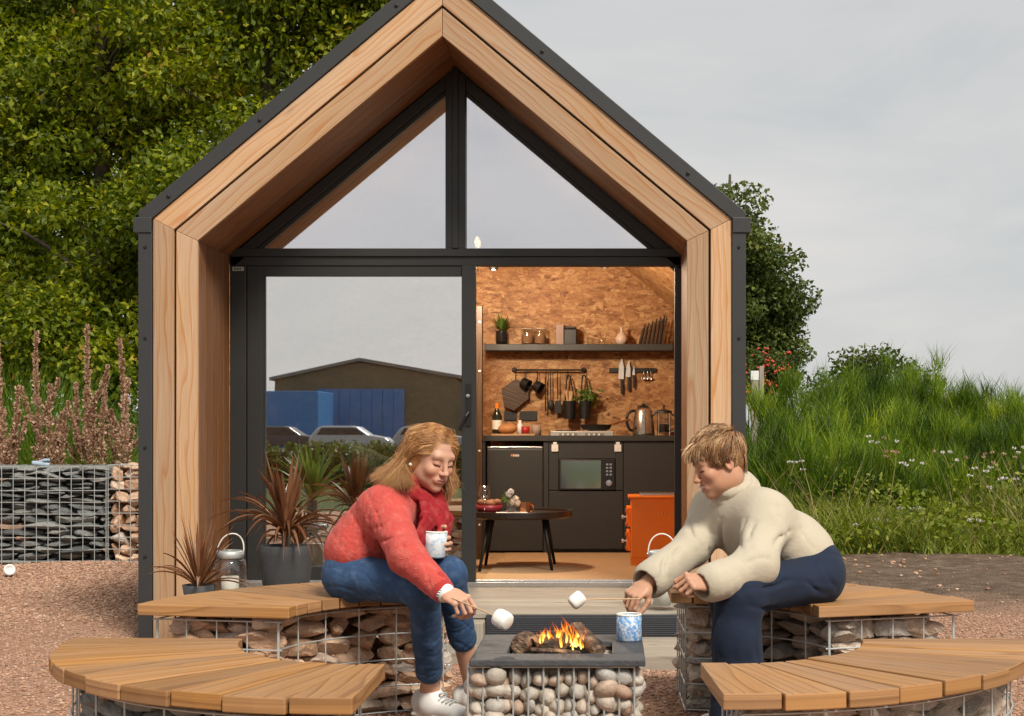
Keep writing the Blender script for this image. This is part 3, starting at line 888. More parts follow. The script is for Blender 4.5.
lamp('bulb_light', bp - np.array([0, 0, .18]), 92, (1, .82, .6), .10)
for k, (px, py, yy) in enumerate(((493.5, 269.5, 10.6), (604.5, 267.5, 10.8))):
    c = P(px, py, yy)
    dl = thing('ceiling_spot', ('small lit spot lamp in cabin above the plant end of shelf', 'small dark spot lamp in cabin above the middle of shelf')[k], 'spot lamp', c, 'ceiling spot lamps')
    mb = MB(); mb.lathe([(0, .0), (.03, 0), (.034, .02), (.034, .07), (0, .07)], c, 16); mb.build('lamp_body', M['black'], dl)
    mb = MB(); mb.tube([c + [0, 0, .07], c + [0, 0, CZ - SLOPE * abs(c[0] - AX) - c[2]]], .004, 6); mb.build('lamp_rod', M['black'], dl)
    mb = MB(); mb.lathe([(0, -.004), (.012, -.003), (.012, -.001)], c, 12); mb.build('lamp_lens', m_emit('spot_glow', (1, .85, .65), 12 if k == 0 else .5), dl)

# ------------------------------------------------------------------ timber deck and step in front of the hut
dk = thing('entrance_deck', 'weathered timber deck and low step before the cabin door', 'deck', (AX, 7.8, 0))
mb = MB()
ybs = np.linspace(7.6, YD - .055, 9)
for i in range(8):
    mb.bx(-2.2, .41 - .0, ybs[i] + .003, ybs[i + 1] - .003, FZ - .05, FZ - .022 + random.uniform(-.002, .002))
mb.build('deck_board', M['deck'], dk, bevel=.003)
mb = MB(); mb.bx(-2.2, .41, 7.63, YD - .06, -.1, FZ - .052); mb.build('deck_frame', M['deck'], dk)
x0, x1 = X_(486, 7.58), .40
mb = MB(); mb.bx(x0, x1, 7.585, 7.628, .05, FZ - .03)
for z in np.linspace(.06, FZ - .045, 9): mb.bx(x0, x1, 7.575, 7.585, z - .0042, z + .0042)
mb.build('ribbed_riser', m_simple('ribbed_rubber', (.035, .037, .045), .6, 0, .25, 30), dk, bevel=.0015)
mb = MB()
mb.bx(X_(462, 7.55), x0 - .004, 7.46, 7.628, -.1, FZ - .055); mb.bx(X_(430, 7.55), x0 - .004, 7.2, 7.455, -.1, .03)
mb.bx(X_(480, 7.2), .42, 7.24, 7.57, -.1, .052); mb.bx(X_(480, 7.0), .42, 6.92, 7.236, -.1, .050)
mb.build('step_sleeper', M['deck'], dk, bevel=.006)
# ------------------------------------------------------------------ gabion benches round the fire
SEAT = .47; TH = .040
def lerp(a, b, t): return a + (b - a) * t

def bench(label, cen, ri, ro, ai, ao, nb, stone, name='curved_bench'):
    CX, CY = cen
    def ringpt(r, a, z): return np.array([CX + r * math.cos(a), CY + r * math.sin(a), z])
    """ai, ao: (start, end) angles in degrees of the inner and outer edge"""
    ai = [math.radians(q) for q in ai]; ao = [math.radians(q) for q in ao]
    am = (ai[0] + ai[1] + ao[0] + ao[1]) / 4
    root = thing(name, label, 'bench', ringpt((ri + ro) / 2, am, 0), 'curved gabion benches')
    mb = MB(); rr = random.Random(nb * 7 + len(label))
    edges = np.linspace(0, 1, nb + 1)
    edges[1:-1] += np.array([rr.uniform(-.006, .006) for _ in range(nb - 1)])
    gap = .0035
    for i in range(nb):
        t0, t1 = edges[i], edges[i + 1]
        def pt(r, an, t): return ringpt(r, lerp(an[0], an[1], t), SEAT - TH)
        p = [pt(ri, ai, t0), pt(ro, ao, t0), pt(ro, ao, (t0 + t1) / 2), pt(ro, ao, t1), pt(ri, ai, t1), pt(ri * .9995, ai, (t0 + t1) / 2)]
        c = sum(p) / 6
        u = nrm((p[2] - p[5])); v = np.cross([0, 0, 1], u)
        dz = rr.uniform(-.0025, .0025); rj = rr.uniform(-.006, .006)
        q = []
        for k in p:
            side = np.sign(np.dot(k - c, v)); d = abs(np.dot(k - c, v))
            kk = k - v * side * (gap if d > .01 else 0) + np.array([0, 0, dz])
            if np.dot(kk - c, u) > 0: kk = kk + u * rj
            q.append(kk)
        q = np.array(q)
        ar = np.cross(q[1] - q[0], q[3] - q[0])[2]
        if ar < 0: q = q[::-1]
        mb.prism(q, (0, 0, TH), udir=u, tint=rr.random())
        # two screw heads at the ends are too small to build one by one
    mb.build('seat', M['bench'], root, bevel=.0035)
    # wire cage
    ins = .055; cmb = MB(); r0, r1 = ri + ins, ro - ins
    def inset(an, r):
        s = (ins + .0) / r * (1 if an[1] > an[0] else -1); return (an[0] + s, an[1] - s)
    ci, co = inset(ai, ri), inset(ao, ro)
    top = SEAT - TH - .018; W = .0031
    zl = np.arange(.015, top + .01, (top - .015) / 4.0)
    nseg = 18
    for z in zl:
        for r, an in ((r0, ci), (r1, co)):
            cmb.tube([ringpt(r, lerp(an[0], an[1], t), z) for t in np.linspace(0, 1, nseg)], W, 5)
        for e in (0, 1):
            cmb.tube([ringpt(r0 - .015, ci[e], z), ringpt(r1 + .015, co[e], z)], W, 5)
    for r, an in ((r0, ci), (r1, co)):
        L = abs(an[1] - an[0]) * r; n = max(2, int(round(L / .165)))
        for t in np.linspace(0, 1, n + 1):
            a = ringpt(r - .004, lerp(an[0], an[1], t), .0); b = a.copy(); b[2] = top + .004; cmb.tube([a, b], W, 5)
    for e in (0, 1):
        for t in np.linspace(0, 1, 5):
            a = lerp(ringpt(r0, ci[e], 0), ringpt(r1, co[e], 0), t); b = a.copy(); b[2] = top; cmb.tube([a, b], W, 5)
    cmb.build('wire_cage', M['galv'], root)
    # stones packed in courses against the faces, then a rough core
    smb = MB(); pals = {'sand': (0, .88), 'mixed': (0, 1)}
    def course(path, inward, depth):
        z = .0
        L = np.linalg.norm(np.diff(path, axis=0), axis=1).sum()
        cum = np.concatenate([[0], np.cumsum(np.linalg.norm(np.diff(path, axis=0), axis=1))])
        def at(s):
            return np.array([np.interp(s, cum, path[:, k]) for k in range(3)])
        while z < top - .025:
            hgt = min(rr.uniform(.038, .078), top - z + .01); s = rr.uniform(-.08, 0)
            while s < L:
                wd = rr.uniform(.09, .21); c = at(np.clip(s + wd / 2, min(wd * .5, L / 2), max(L - wd * .5, L / 2))); d = nrm(at(np.clip(s + wd / 2 + .02, 0, L)) - at(np.clip(s + wd / 2 - .02, 0, L)))
                nin = inward(c); yaw = math.atan2(d[1], d[0])
                dd = depth * rr.uniform(.8, 1.1)
                cc = c + nin * (dd / 2 + rr.uniform(.009, .018)); cc[2] = z + hgt / 2
                rock(smb, cc, (wd * 1.17, dd, hgt * 1.3), yaw + rr.uniform(-.12, .12), .12, 'sand', rr.random())
                s += wd * .96
            z += hgt * .93
    tt = np.linspace(0, 1, 20)
    rad = lambda c: nrm(np.array([c[0] - CX, c[1] - CY, 0]))
    course(np.array([ringpt(r0 + .006, lerp(ci[0], ci[1], t), 0) for t in tt]), lambda c: rad(c), .14)
    course(np.array([ringpt(r1 - .006, lerp(co[0], co[1], t), 0) for t in tt]), lambda c: -rad(c), .14)
    for e in (0, 1):
        a, b = ringpt(r0, ci[e], 0), ringpt(r1, co[e], 0)
        tang = np.cross([0, 0, 1], nrm(b - a)); 
        if np.dot(tang, ringpt((ri + ro) / 2, am, 0) - (a + b) / 2) < 0: tang = -tang
        course(np.array([lerp(a, b, t) + tang * .006 for t in (.02, .48, .94)]), lambda c, g=tang: g, .11)
    smb.build('stone_fill', M[stone], root, smooth=False)
    return root

bench('curved timber and stone bench under the woman in the red fleece', (-.62, 5.22), .507, 1.085, (179.3, 90), (173.4, 90), 9, 'sand')
bench('curved timber and stone bench under the woman in the cream jumper', (.222, 5.22), .507, 1.12, (4.8, 90), (12, 90), 9, 'greystone')
bench('large curved timber bench nearest the camera at lower left', (-.60, 4.45), .495, 1.0, (180, 270.6), (178.6, 270.4), 10, 'slate')
bench('large curved timber bench nearest the camera at lower right', (.25, 4.465), .49, .965, (0, -92.2), (1, -89.6), 10, 'greystone')

# ------------------------------------------------------------------ fire pit
px0, px1 = X_(469, 4.76), X_(645.5, 4.76); fy0, fy1 = 4.76, 5.36; ST = .36
pit = thing('fire_pit', 'square fire pit with dark slab rim on a wire cage of pebbles', 'fire pit', ((px0 + px1) / 2, (fy0 + fy1) / 2, 0))
hx0, hx1 = X_(507, 4.9), X_(612, 4.9); hy0, hy1 = 4.90, 5.19
mb = MB()
mb.bx(px0, px1, fy0, hy0, ST - .022, ST); mb.bx(px0, px1, hy1, fy1, ST - .022, ST)
mb.bx(px0, hx0, hy0 + .0005, hy1 - .0005, ST - .022, ST); mb.bx(hx1, px1, hy0 + .0005, hy1 - .0005, ST - .022, ST)
mb.build('slab_rim', M['slab'], pit, bevel=.004)
mb = MB()
mb.bx(hx0 - .01, hx0, hy0 - .01, hy1 + .01, ST - .12, ST - .023); mb.bx(hx1, hx1 + .01, hy0 - .01, hy1 + .01, ST - .12, ST - .023)
mb.bx(hx0, hx1, hy0 - .01, hy0, ST - .12, ST - .023); mb.bx(hx0, hx1, hy1, hy1 + .01, ST - .12, ST - .023); mb.bx(hx0 - .01, hx1 + .01, hy0 - .01, hy1 + .01, ST - .13, ST - .121)
mb.build('fire_tray', M['iron'], pit)
mb = MB(); cx0, cx1 = px0 - .006, px1 - .035; cy0, cy1 = fy0 + .02, fy1 - .03; zt_ = ST - .027
for k, xx in enumerate(np.linspace(cx0, cx1, 12)):
    mb.tube([(xx, cy0, 0), (xx, cy0, zt_)], .0032, 6); mb.tube([(xx, cy1, 0), (xx, cy1, zt_)], .0032, 6)
for yy in np.linspace(cy0, cy1, 12)[1:-1]:
    mb.tube([(cx0, yy, 0), (cx0, yy, zt_)], .0032, 6); mb.tube([(cx1, yy, 0), (cx1, yy, zt_)], .0032, 6)
for z in (.0, .18, zt_ + .002):
    r = .0042 if z > .2 else .0028
    if z == .18: continue
    for a, b in (((cx0, cy0), (cx1, cy0)), ((cx1, cy0), (cx1, cy1)), ((cx1, cy1), (cx0, cy1)), ((cx0, cy1), (cx0, cy0))):
        mb.tube([(a[0], a[1], z), (b[0], b[1], z)], r, 6)
mb.build('wire_cage', M['galv'], pit)
mb = MB(); rr = random.Random(4)
z = .03
while z < ST - .07:
    for (a, b, nin) in (((cx0, cy0), (cx1, cy0), (0, 1)), ((cx1, cy0), (cx1, cy1), (-1, 0)), ((cx0, cy0), (cx0, cy1), (1, 0)), ((cx0, cy1), (cx1, cy1), (0, -1))):
        L = math.hypot(b[0] - a[0], b[1] - a[1]); s = rr.uniform(-.02, .01)
        while s < L - .01:
            wd = rr.uniform(.035, .075); t = min(1, max(0, (s + wd / 2) / L)); hh = rr.uniform(.038, .06)
            c = np.array([a[0] + (b[0] - a[0]) * t + nin[0] * .038, a[1] + (b[1] - a[1]) * t + nin[1] * .038, z + rr.uniform(-.012, .012)])
            rock(mb, c, (wd * 1.1, .065, hh * 1.05), rr.uniform(-.3, .3) + (0 if nin[0] == 0 else 1.57), .6, 'peb', rr.random()); s += wd * .92
            c2 = c + np.array([nin[0] * .05, nin[1] * .05, .01]); rock(mb, c2, (.08, .08, .06), rr.uniform(0, 3), .6, 'peb', rr.random())
    z += .043
mb.build('pebble_fill', M['pebble'], pit, smooth=True)

# logs in the fire
def charred(name, end):
    t = NT(name); co = pos_co(t)
    n = t.noise(co, 22, 4, .6); n2 = t.noise(co, 90, 3, .6)
    c = t.ramp(n, [(.35, (.02, .016, .014)), (.5, (.13, .075, .045)), (.65, end)])
    return t.done(t.bsdf(c, .9, 0, t.bump(t.math('ADD', n, n2), .8, .02)))
M['log'] = charred('firewood', (.34, .22, .14)); M['char'] = charred('charred_wood', (.06, .045, .035)); M['logsplit'] = charred('split_firewood', (.46, .25, .13))
def log(label, a, b, r, mat, n=9, sq=False):
    a, b = np.asarray(a, float), np.asarray(b, float)
    ts = np.linspace(0, 1, 7); pts = [a + (b - a) * t + RNG.normal(size=3) * r * .06 for t in ts]
    mb = MB(); mb.tube(pts, r * np.array([.9, 1, 1.03, .98, 1.0, 1.02, .9]), 4 if sq else n)
    o = mb.build('fire_log', mat, None, smooth=False, bevel=.003, at=(a + b) / 2)
    return tag(o, label, 'log', 'logs burning in the fire pit')
yl = 5.0
def FP(px, py, y): return P(px, py, y)
log('short pale log end at left of the fire on the slab', FP(519, 645, 5.02), FP(529, 640, 5.13), .034, M['log'], 11)
log('black charred split log at the middle of the flames', FP(548, 651, 4.97), FP(570, 636, 5.1), .036, M['char'], 5)
log('leaning log with pale bark at right of the flames', FP(574, 628, 5.1), FP(600, 652, 5.0), .030, M['log'], 9)
log('long thin split stick lying along the front of the fire', FP(531, 650.5, 4.93), FP(580, 654, 4.925), .012, M['logsplit'], 5, True)
log('orange lit log lying behind the charred one', FP(532, 643, 5.05), FP(556, 637, 5.12), .024, M['logsplit'], 7)
log('round log end behind the flames', FP(571, 632, 5.14), FP(580, 629, 5.2), .026, M['log'], 9)
# flames
t = NT('flame'); ta = t.attr('tint')
col = t.ramp(ta, [(0, (1, .62, .16)), (.35, (1, .36, .035)), (.75, (1, .16, .01)), (1, (.8, .06, .004))])
em = t.n('Emission'); t.l(col, em.inputs[0]); t.l(t.math('MULTIPLY_ADD', ta, -1.5, 2.1), em.inputs[1])
tr = t.n('BsdfTransparent'); lw = t.n('LayerWeight'); lw.inputs[0].default_value = .35
fac = t.math('ADD', t.math('MULTIPLY', lw.outputs['Facing'], .95), t.math('MULTIPLY', ta, .48))
nz_ = t.noise(t.mapping(pos_co(t), (1, 1, .5)), 55, 2, .5)
fac = t.math('MINIMUM', t.math('ADD', fac, t.math('MULTIPLY_ADD', nz_, 1.1, -.46)), 1.0)
mx = t.n('MixShader'); t.l(fac, mx.inputs[0]); t.l(em.outputs[0], mx.inputs[1]); t.l(tr.outputs[0], mx.inputs[2])
M['flame'] = t.done(mx)
mb = MB(); rr = random.Random(12)
def tongue(base, h, r, lean):
    n = 9; ts = np.linspace(0, 1, n); ph = rr.uniform(0, 6)
    pts = [base + np.array([lean[0] * t * t + .16 * h * math.sin(ph + 4.5 * t) * t, lean[1] * t + .1 * h * math.cos(ph + 4 * t) * t, h * t]) for t in ts]
    rad = r * np.array([.55, .9, 1, .9, .72, .52, .33, .17, .02])
    nn = 7; tint = np.repeat(np.clip(ts * 1.0 + rr.uniform(-.1, .15), 0, 1), nn)
    mb.tube(pts, rad, nn, tint, False, flat=.45)
for k in range(70):
    px = rr.gauss(563, 15); px = min(584, max(533, px)); y = rr.uniform(4.97, 5.14)
    near = 1 - min(1, abs(px - 566) / 40)
    tongue(FP(px, rr.uniform(636, 652), y), rr.uniform(.022, .04) + .042 * near * rr.random(), rr.uniform(.006, .014), (rr.uniform(-.02, .012), 0))
for px, h in ((566, .105), (553, .075), (578, .08), (543, .055), (570, .085), (587, .055), (560, .085), (536, .05), (549, .06), (583, .06), (573, .07)):
    tongue(FP(px, 646, 5.06), h, .013, (rr.uniform(-.02, .01), 0))
tag(mb.build('campfire_flames', M['flame'], None, smooth=True, at=FP(565, 648, 5.06)), 'small orange flames burning over the logs in the fire pit', 'fire')

# ------------------------------------------------------------------ mugs
def mugmat(name, blue, cut=.5, sc=60, rim=None):
    t = NT(name); co = pos_co(t); n = t.noise(co, sc, 4, .65); n2 = t.noise(co, sc * .35, 3, .6)
    c = t.ramp(n, [(cut - .06, blue), (cut + .02, tuple(np.array(blue) * .5 + .33)), (cut + .12, (.74, .76, .76))])
    c2 = t.mix(t.ramp(n2, [(.4, (0, 0, 0)), (.6, (1, 1, 1))]), c, tuple(np.array(blue) * .8 + .12))
    return t.done(t.bsdf(t.mix(.35, c, c2), .3, 0, None, Specular_IOR_Level=.5))
def mug(label, base, r0, r1, h, mat, handle=None, up=(0, 0, 1)):
    root = thing('enamel_mug', label, 'mug', base, 'mugs')
    mb = MB(); th = .004
    mb.lathe([(0, 0), (r0 * .9, 0), (r0, .006), (lerp(r0, r1, .5), h * .5), (r1, h - .005), (r1 - th, h - .004), (r0 - th, .012), (0, .011)], base, 36, up)
    mb.build('mug_body', mat, root, smooth=True)
    mb = MB(); a = np.arange(41) / 40 * 2 * math.pi; A = nrm(up); s = nrm(np.cross(A, [0.3, 1, .2])); tt = np.cross(A, s)
    mb.tube([np.asarray(base) + A * (h - .003) + (r1 - .002) * (math.cos(q) * s + math.sin(q) * tt) for q in a], .0035, 8, cap=False)
    mb.build('rim', M['candle'], root, smooth=True)
    if handle is not None:
        d = nrm(handle); b = np.asarray(base, float); u = nrm(up); rm = lerp(r0, r1, .5)
        mb = MB(); mb.tube(bez(b + u * h * .80 + d * rm * .98, b + u * h * .92 + d * (rm + .036), b + u * h * .28 + d * (rm + .036), b + u * h * .22 + d * rm * .98, 12), .0052, 8)
        mb.build('handle', M['candle'], root, smooth=True)
    return root
mb_ = P(629, 640, 5.2); mb_[2] = ST
mug('blue speckled mug standing on the dark slab of the fire pit', mb_, .045, .043, .094, mugmat('blue_speckle', (.10, .30, .62), .5, 85))
mug('white mug with pale blue pattern held by the woman in the red fleece', P(434, 557.5, 5.5), .041, .046, .098, mugmat('pale_speckle', (.35, .5, .66), .40, 50), handle=(-.85, -.5, 0), up=(.04, 0, 1))

# ------------------------------------------------------------------ marshmallow skewers
def skewer(label, a, b, m, axis, r, h):
    root = thing('marshmallow_skewer', label, 'skewer', a)
    mb = MB(); mb.tube([a, (np.asarray(a) + b) / 2 + [0, 0, .002], b], .0028, 6); mb.build('stick', M['stick'], root)
    mb = MB(); h2 = h / 2
    mb.lathe([(0, -h2), (r * .72, -h2), (r * .93, -h2 * .86), (r, -h2 * .5), (r * 1.02, 0), (r, h2 * .5), (r * .93, h2 * .86), (r * .72, h2), (0, h2)], m, 24, axis)
    mb.build('marshmallow', M['marsh'], root, smooth=True)
skewer('marshmallow on a thin stick pointing down right from the bracelet hand', P(452, 598, 5.14), P(508, 622, 5.0), P(502.5, 619.5, 5.01), (.8, -.55, -.35), .031, .056)
skewer('marshmallow on a thin level stick above the flames', P(640, 599, 5.3), P(574, 600, 5.27), P(577, 600, 5.27), (.75, .25, .6), .026, .052)

# ------------------------------------------------------------------ gabion walls at the back left
def gwall(label, x0, x1, y, z1, depth, mat, flat, seed):
    root = thing('gabion_wall', label, 'gabion wall', ((x0 + x1) / 2, y, -.05), 'gabion walls')
    rr = random.Random(seed); mb = MB(); z = -.06
    while z < z1 - .03:
        hg = rr.uniform(*((.03, .07) if flat else (.07, .12))); hg = min(hg, z1 - z + .01); x = x0 - rr.uniform(0, .1)
        while x < x1:
            wd = rr.uniform(*((.14, .42) if flat else (.09, .18)))
            lo, hi = max(x, x0), min(x + wd, x1)
            if hi - lo > .03:
                rock(mb, ((lo + hi) / 2, y + .1 + rr.uniform(-.02, .03), z + hg / 2), ((hi - lo) * 1.1, .24, hg * 1.2), rr.uniform(-.1, .1), .1 if flat else .5, 'sand', rr.random())
            x += wd * .97
        z += hg * .93
    for k in range(40):
        rock(mb, (rr.uniform(x0 + .1, x1 - .1), y + rr.uniform(.2, depth - .1), z1 - .04), (.25, .2, .07), rr.uniform(0, 3), .1, 'sand', rr.random())
    mb.build('stone_fill', M[mat], root)
    mb = MB(); mb.bx(x0 + .03, x1 - .03, y + .2, y + depth, -.1, z1 - .06); mb.build('stone_core', M[mat], root)
    mb = MB(); r = .0035
    for zz in np.linspace(-.03, z1, 9): mb.tube([(x0, y - .02, zz), (x1, y - .02, zz)], r, 5); mb.tube([(x1, y - .02, zz), (x1, y + depth, zz)], r, 5)
    for xx in np.linspace(x0, x1, int((x1 - x0) / .095) + 1):
        mb.tube([(xx, y - .024, -.05), (xx, y - .024, z1 + .002), (xx, y + depth, z1 + .002)], r, 5)
    mb.build('wire_mesh', M['galv'], root)
gwall('grey slate filled gabion wall at the left edge behind the gravel', X_(-90, 13), X_(107, 13), 13, Z_(467, 13), .8, 'slate', True, 3)
gwall('short gabion wall of pinkish sandstone beside the cabin corner', X_(109, 13), X_(165, 13), 13, Z_(465, 13), .7, 'sand', False, 8)
c = P(9, 577, 11.9); c[2] = float(gz(c[0], c[1]))
sp_ = thing('ground_spotlight', 'small round white spotlight lying on gravel near the slate wall', 'spotlight', c)
mb = MB(); mb.lathe([(0, -.01), (.036, -.01), (.046, .012), (.046, .03), (.036, .042), (.03, .03), (0, .028)], c + [0, 0, .05], 20, (.5, -.8, .25)); mb.build('lamp_body', M['white'], sp_, smooth=True)
mb = MB(); mb.lathe([(0, 0), (.03, 0), (.026, .02), (0, .03)], c + [0, 0, -.005], 14); mb.build('foot', M['black'], sp_)
c = P(41, 466, 13.25); c[2] = Z_(467, 13) + .005
mb = MB(); mb.box(c + [0, 0, .02], (.15, .09, .03), rotz(.3) @ roty(.15)); mb.box(c + [.03, 0, .045], (.07, .08, .025), rotz(-.2) @ roty(-.3))
tag(mb.build('crumpled_wrapper', m_simple('blue_wrapper', (.35, .45, .55), .5), None, bevel=.008, at=c), 'pale blue crumpled wrapper lying on top of the slate wall', 'litter')
M['brushed'] = m_simple('brushed_steel', (.5, .45, .4), .25, .9, .1, 20)
M['black_stain'] = m_simple('black_stained_wood', (.022, .016, .013), .35, 0, .2, 12)
# ------------------------------------------------------------------ kitchen and room inside
YK = 11.13                # front of the units
YW = YB - .002            # wall face
def pbox(mb, x0, x1, y0, y1, Y, d, **k):
    """box whose front face fills the pixel rectangle at depth Y and runs d metres back"""
    a, b = P(x0, y0, Y), P(x1, y1, Y); mb.bx(a[0], b[0], Y, Y + d, b[2], a[2], **k)
# worktop and units
ku = thing('kitchen_unit', 'dark grey kitchen unit with a thin worktop along the back wall', 'kitchen unit', (X_(580, YK), YK, FZ))
mb = MB(); pbox(mb, 482, 700, 435.5, 441, YK - .02, YW - YK + .018); mb.build('worktop', M['cabinet'], ku, bevel=.002)
mb = MB(); pbox(mb, 549, 623, 491, 549, YK, .02); mb.build('lower_panel', M['cabinet'], ku, bevel=.002)
mb = MB(); pbox(mb, 549, 558.5, 441.3, 490, YK, .02); pbox(mb, 615.5, 623, 441.3, 490, YK, .02); pbox(mb, 558.6, 615.4, 441.3, 458.5, YK + .002, .02); mb.build('microwave_surround', M['cabinet'], ku, bevel=.001)
mb = MB(); pbox(mb, 623.6, 705, 441.3, 549, YK, .02); mb.build('cupboard_door', M['cabinet'], ku, bevel=.002)
mb = MB(); pbox(mb, 543.5, 548.5, 441.3, 553, YK - .005, .5); mb.build('side_panel', M['cabinet'], ku, bevel=.002)
mb = MB(); pbox(mb, 482.5, 485.5, 441.3, 553, YK - .005, .5); mb.build('side_panel', M['cabinet'], ku, bevel=.002)
mb = MB(); pbox(mb, 548.7, 705, 546, 553, YK + .05, .02); mb.build('plinth', M['black'], ku)
mb = MB(); pbox(mb, 560, 700, 441.5, 553, YK + .53, .02); mb.build('rear_panel', M['black'], ku)
for x in (551.5, 614.5):
    mb = MB(); pbox(mb, x, x + 6.8, 444.5, 451.5, YK - .012, .012); pbox(mb, x + 1.5, x + 5.3, 442, 444.4, YK - .012, .012); pbox(mb, x + 2.5, x + 4, 447, 449, YK - .016, .004); mb.build('flap_bracket', M['white'], ku, bevel=.001)
# fridge
fg = thing('fridge', 'small matt black fridge under the left end of the worktop', 'fridge', (X_(514, YK), YK + .3, FZ))
mb = MB(); pbox(mb, 487, 543, 447, 551.5, YK + .03, .5); mb.build('fridge_body', M['black'], fg, bevel=.004)
mb = MB(); pbox(mb, 487, 543, 449, 551, YK + .0, .028); mb.build('door', M['cabinet'], fg, bevel=.006)
mb = MB(); pbox(mb, 487.5, 542.5, 446.6, 448.4, YK - .002, .03); mb.build('handle', M['steel'], fg, bevel=.001)
mb = MB(); pbox(mb, 511.0, 512.6, 454.3, 456.4, YK - .004, .003); ob = mb.build('badge', M['orange'], fg)
mb = MB()
for k in range(4): pbox(mb, 513.2 + k * 1.6, 514.2 + k * 1.6, 454.2 + (k % 2) * .4, 456.5, YK - .004, .003)
mb.build('badge_letters', M['white'], fg)
# microwave
mw = thing('microwave', 'black built in microwave with a mirror glass door and chrome dial panel', 'microwave', (X_(587, YK), YK + .2, Z_(490, YK)))
mb = MB(); pbox(mb, 559, 615, 459, 490, YK - .01, .38); mb.build('microwave_body', M['black'], mw, bevel=.003)
t = NT('mirror_door'); M['mirror'] = t.done(t.bsdf((.55, .55, .55), .08, 1))
mb = MB(); pbox(mb, 560.5, 601, 460.5, 488.5, YK - .014, .004); mb.build('door', M['mirror'], mw, bevel=.001)
mb = MB(); pbox(mb, 603, 614, 460.5, 488.5, YK - .013, .003); mb.build('control_panel', M['black'], mw)
mb = MB()
for k in range(4):
    for j in range(2): pbox(mb, 606 + j * 3.6, 608.2 + j * 3.6, 463.5 + k * 3.4, 465.3 + k * 3.4, YK - .016, .003)
mb.build('buttons', M['steel'], mw)
mb = MB(); mb.lathe([(0, 0), (.024, 0), (.022, .012), (0, .013)], P(609, 483, YK - .013), 16, (0, -1, 0)); mb.build('dial', M['steel'], mw, smooth=False)
# hob
hb = thing('hob', 'pale steel two ring worktop hob with dials along its front edge', 'hob', (X_(582, 11.25), 11.4, Z_(437, 11.2)))
mb = MB(); pbox(mb, 550.5, 613.5, 431, 438, 11.2, .3); mb.build('hob_body', m_simple('hob_steel', (.45, .44, .41), .4, .4), hb, bevel=.004)
mb = MB(); pbox(mb, 559, 577, 433, 436, 11.196, .004); pbox(mb, 585, 604, 433, 436, 11.196, .004); mb.build('dial_strip', m_simple('strip_grey', (.2, .2, .19), .5), hb)
for k, x in enumerate((563, 568, 573, 589, 594, 599)):
    mb = MB(); mb.lathe([(0, 0), (.008, 0), (.007, .008), (0, .008)], P(x, 434.5, 11.196), 10, (0, -1, 0)); mb.build('dial', M['white'], hb)
for x in (566, 597):
    mb = MB(); c = P(x, 430.9, 11.35); c[2] = Z_(431, 11.2); mb.lathe([(0, 0), (.075, 0), (.075, .008), (0, .008)], c, 24); mb.build('ring', M['iron'], hb)
pn = P(596, 430, 11.35); pn[2] = Z_(431, 11.2) + .009
pan = thing('frying_pan', 'dark frying pan with long handle standing on the hob', 'pan', pn)
mb = MB(); mb.lathe([(0, 0), (.10, 0), (.125, .04), (.120, .04), (.097, .006), (0, .006)], pn, 28); mb.build('pan_body', M['iron'], pan, smooth=False)
mb = MB(); mb.tube([pn + [.10, -.03, .032], pn + [.18, -.06, .06], pn + [.26, -.10, .078]], [.008, .009, .007], 8); mb.build('handle', M['copper'], pan)
# kettle and press
kp = P(643.5, 437.5, 11.4); kp[2] = Z_(436, 11.12)
kt = thing('kettle', 'copper and steel electric kettle with black handle beside the coffee press', 'kettle', kp)
mb = MB(); mb.lathe([(0, 0), (.082, 0), (.085, .02), (.08, .10), (.066, .19), (.05, .215), (0, .22)], kp, 24); mb.build('kettle_body', M['brushed'], kt, smooth=True)
mb = MB(); mb.bx(kp[0] - .012, kp[0] + .012, kp[1] - .088, kp[1] - .07, kp[2] + .01, kp[2] + .2); mb.build('water_gauge', M['steel'], kt, bevel=.004)
mb = MB(); mb.tube(bez(kp + [-.06, 0, .19], kp + [-.15, -.02, .21], kp + [-.14, -.02, .05], kp + [-.085, 0, .04], 10), .011, 8); mb.build('handle', M['black'], kt, smooth=True)
mb = MB(); mb.lathe([(0, 0), (.05, 0), (.03, .012), (.012, .016), (.012, .03), (0, .032)], kp + [0, 0, .217], 18); mb.build('lid', M['black'], kt)
mb = MB(); mb.tube([kp + [.06, 0, .16], kp + [.10, 0, .2]], [.022, .012], 8); mb.build('spout', M['steel'], kt)
cp = P(664, 437.5, 11.4); cp[2] = Z_(436, 11.12)
fp = thing('coffee_press', 'black framed glass coffee press at the right end of worktop', 'coffee press', cp)
mb = MB(); mb.lathe([(0, .01), (.055, .01), (.055, .17), (.05, .17), (.05, .02), (0, .02)], cp, 24); mb.build('jug', M['clear'], fp, smooth=True)
mb = MB(); mb.lathe([(0, .03), (.048, .03), (.048, .09), (0, .09)], cp, 20); mb.build('coffee', m_simple('coffee', (.02, .01, .006), .3), fp)
mb = MB()
for a in range(4):
    q = a * math.pi / 2 + .8; d = np.array([math.cos(q) * .058, math.sin(q) * .058, 0]); mb.tube([cp + d, cp + d + [0, 0, .175]], .004, 6)
mb.build('frame', M['steel'], fp)
mb = MB(); mb.lathe([(0, .172), (.06, .172), (.058, .19), (.03, .2), (.006, .2), (.006, .225), (.012, .23), (0, .24)], cp, 20); mb.tube(bez(cp + [.055, -.03, .165], cp + [.11, -.05, .16], cp + [.11, -.05, .03], cp + [.058, -.03, .03], 8), .008, 8); mb.build('lid', M['black'], fp)
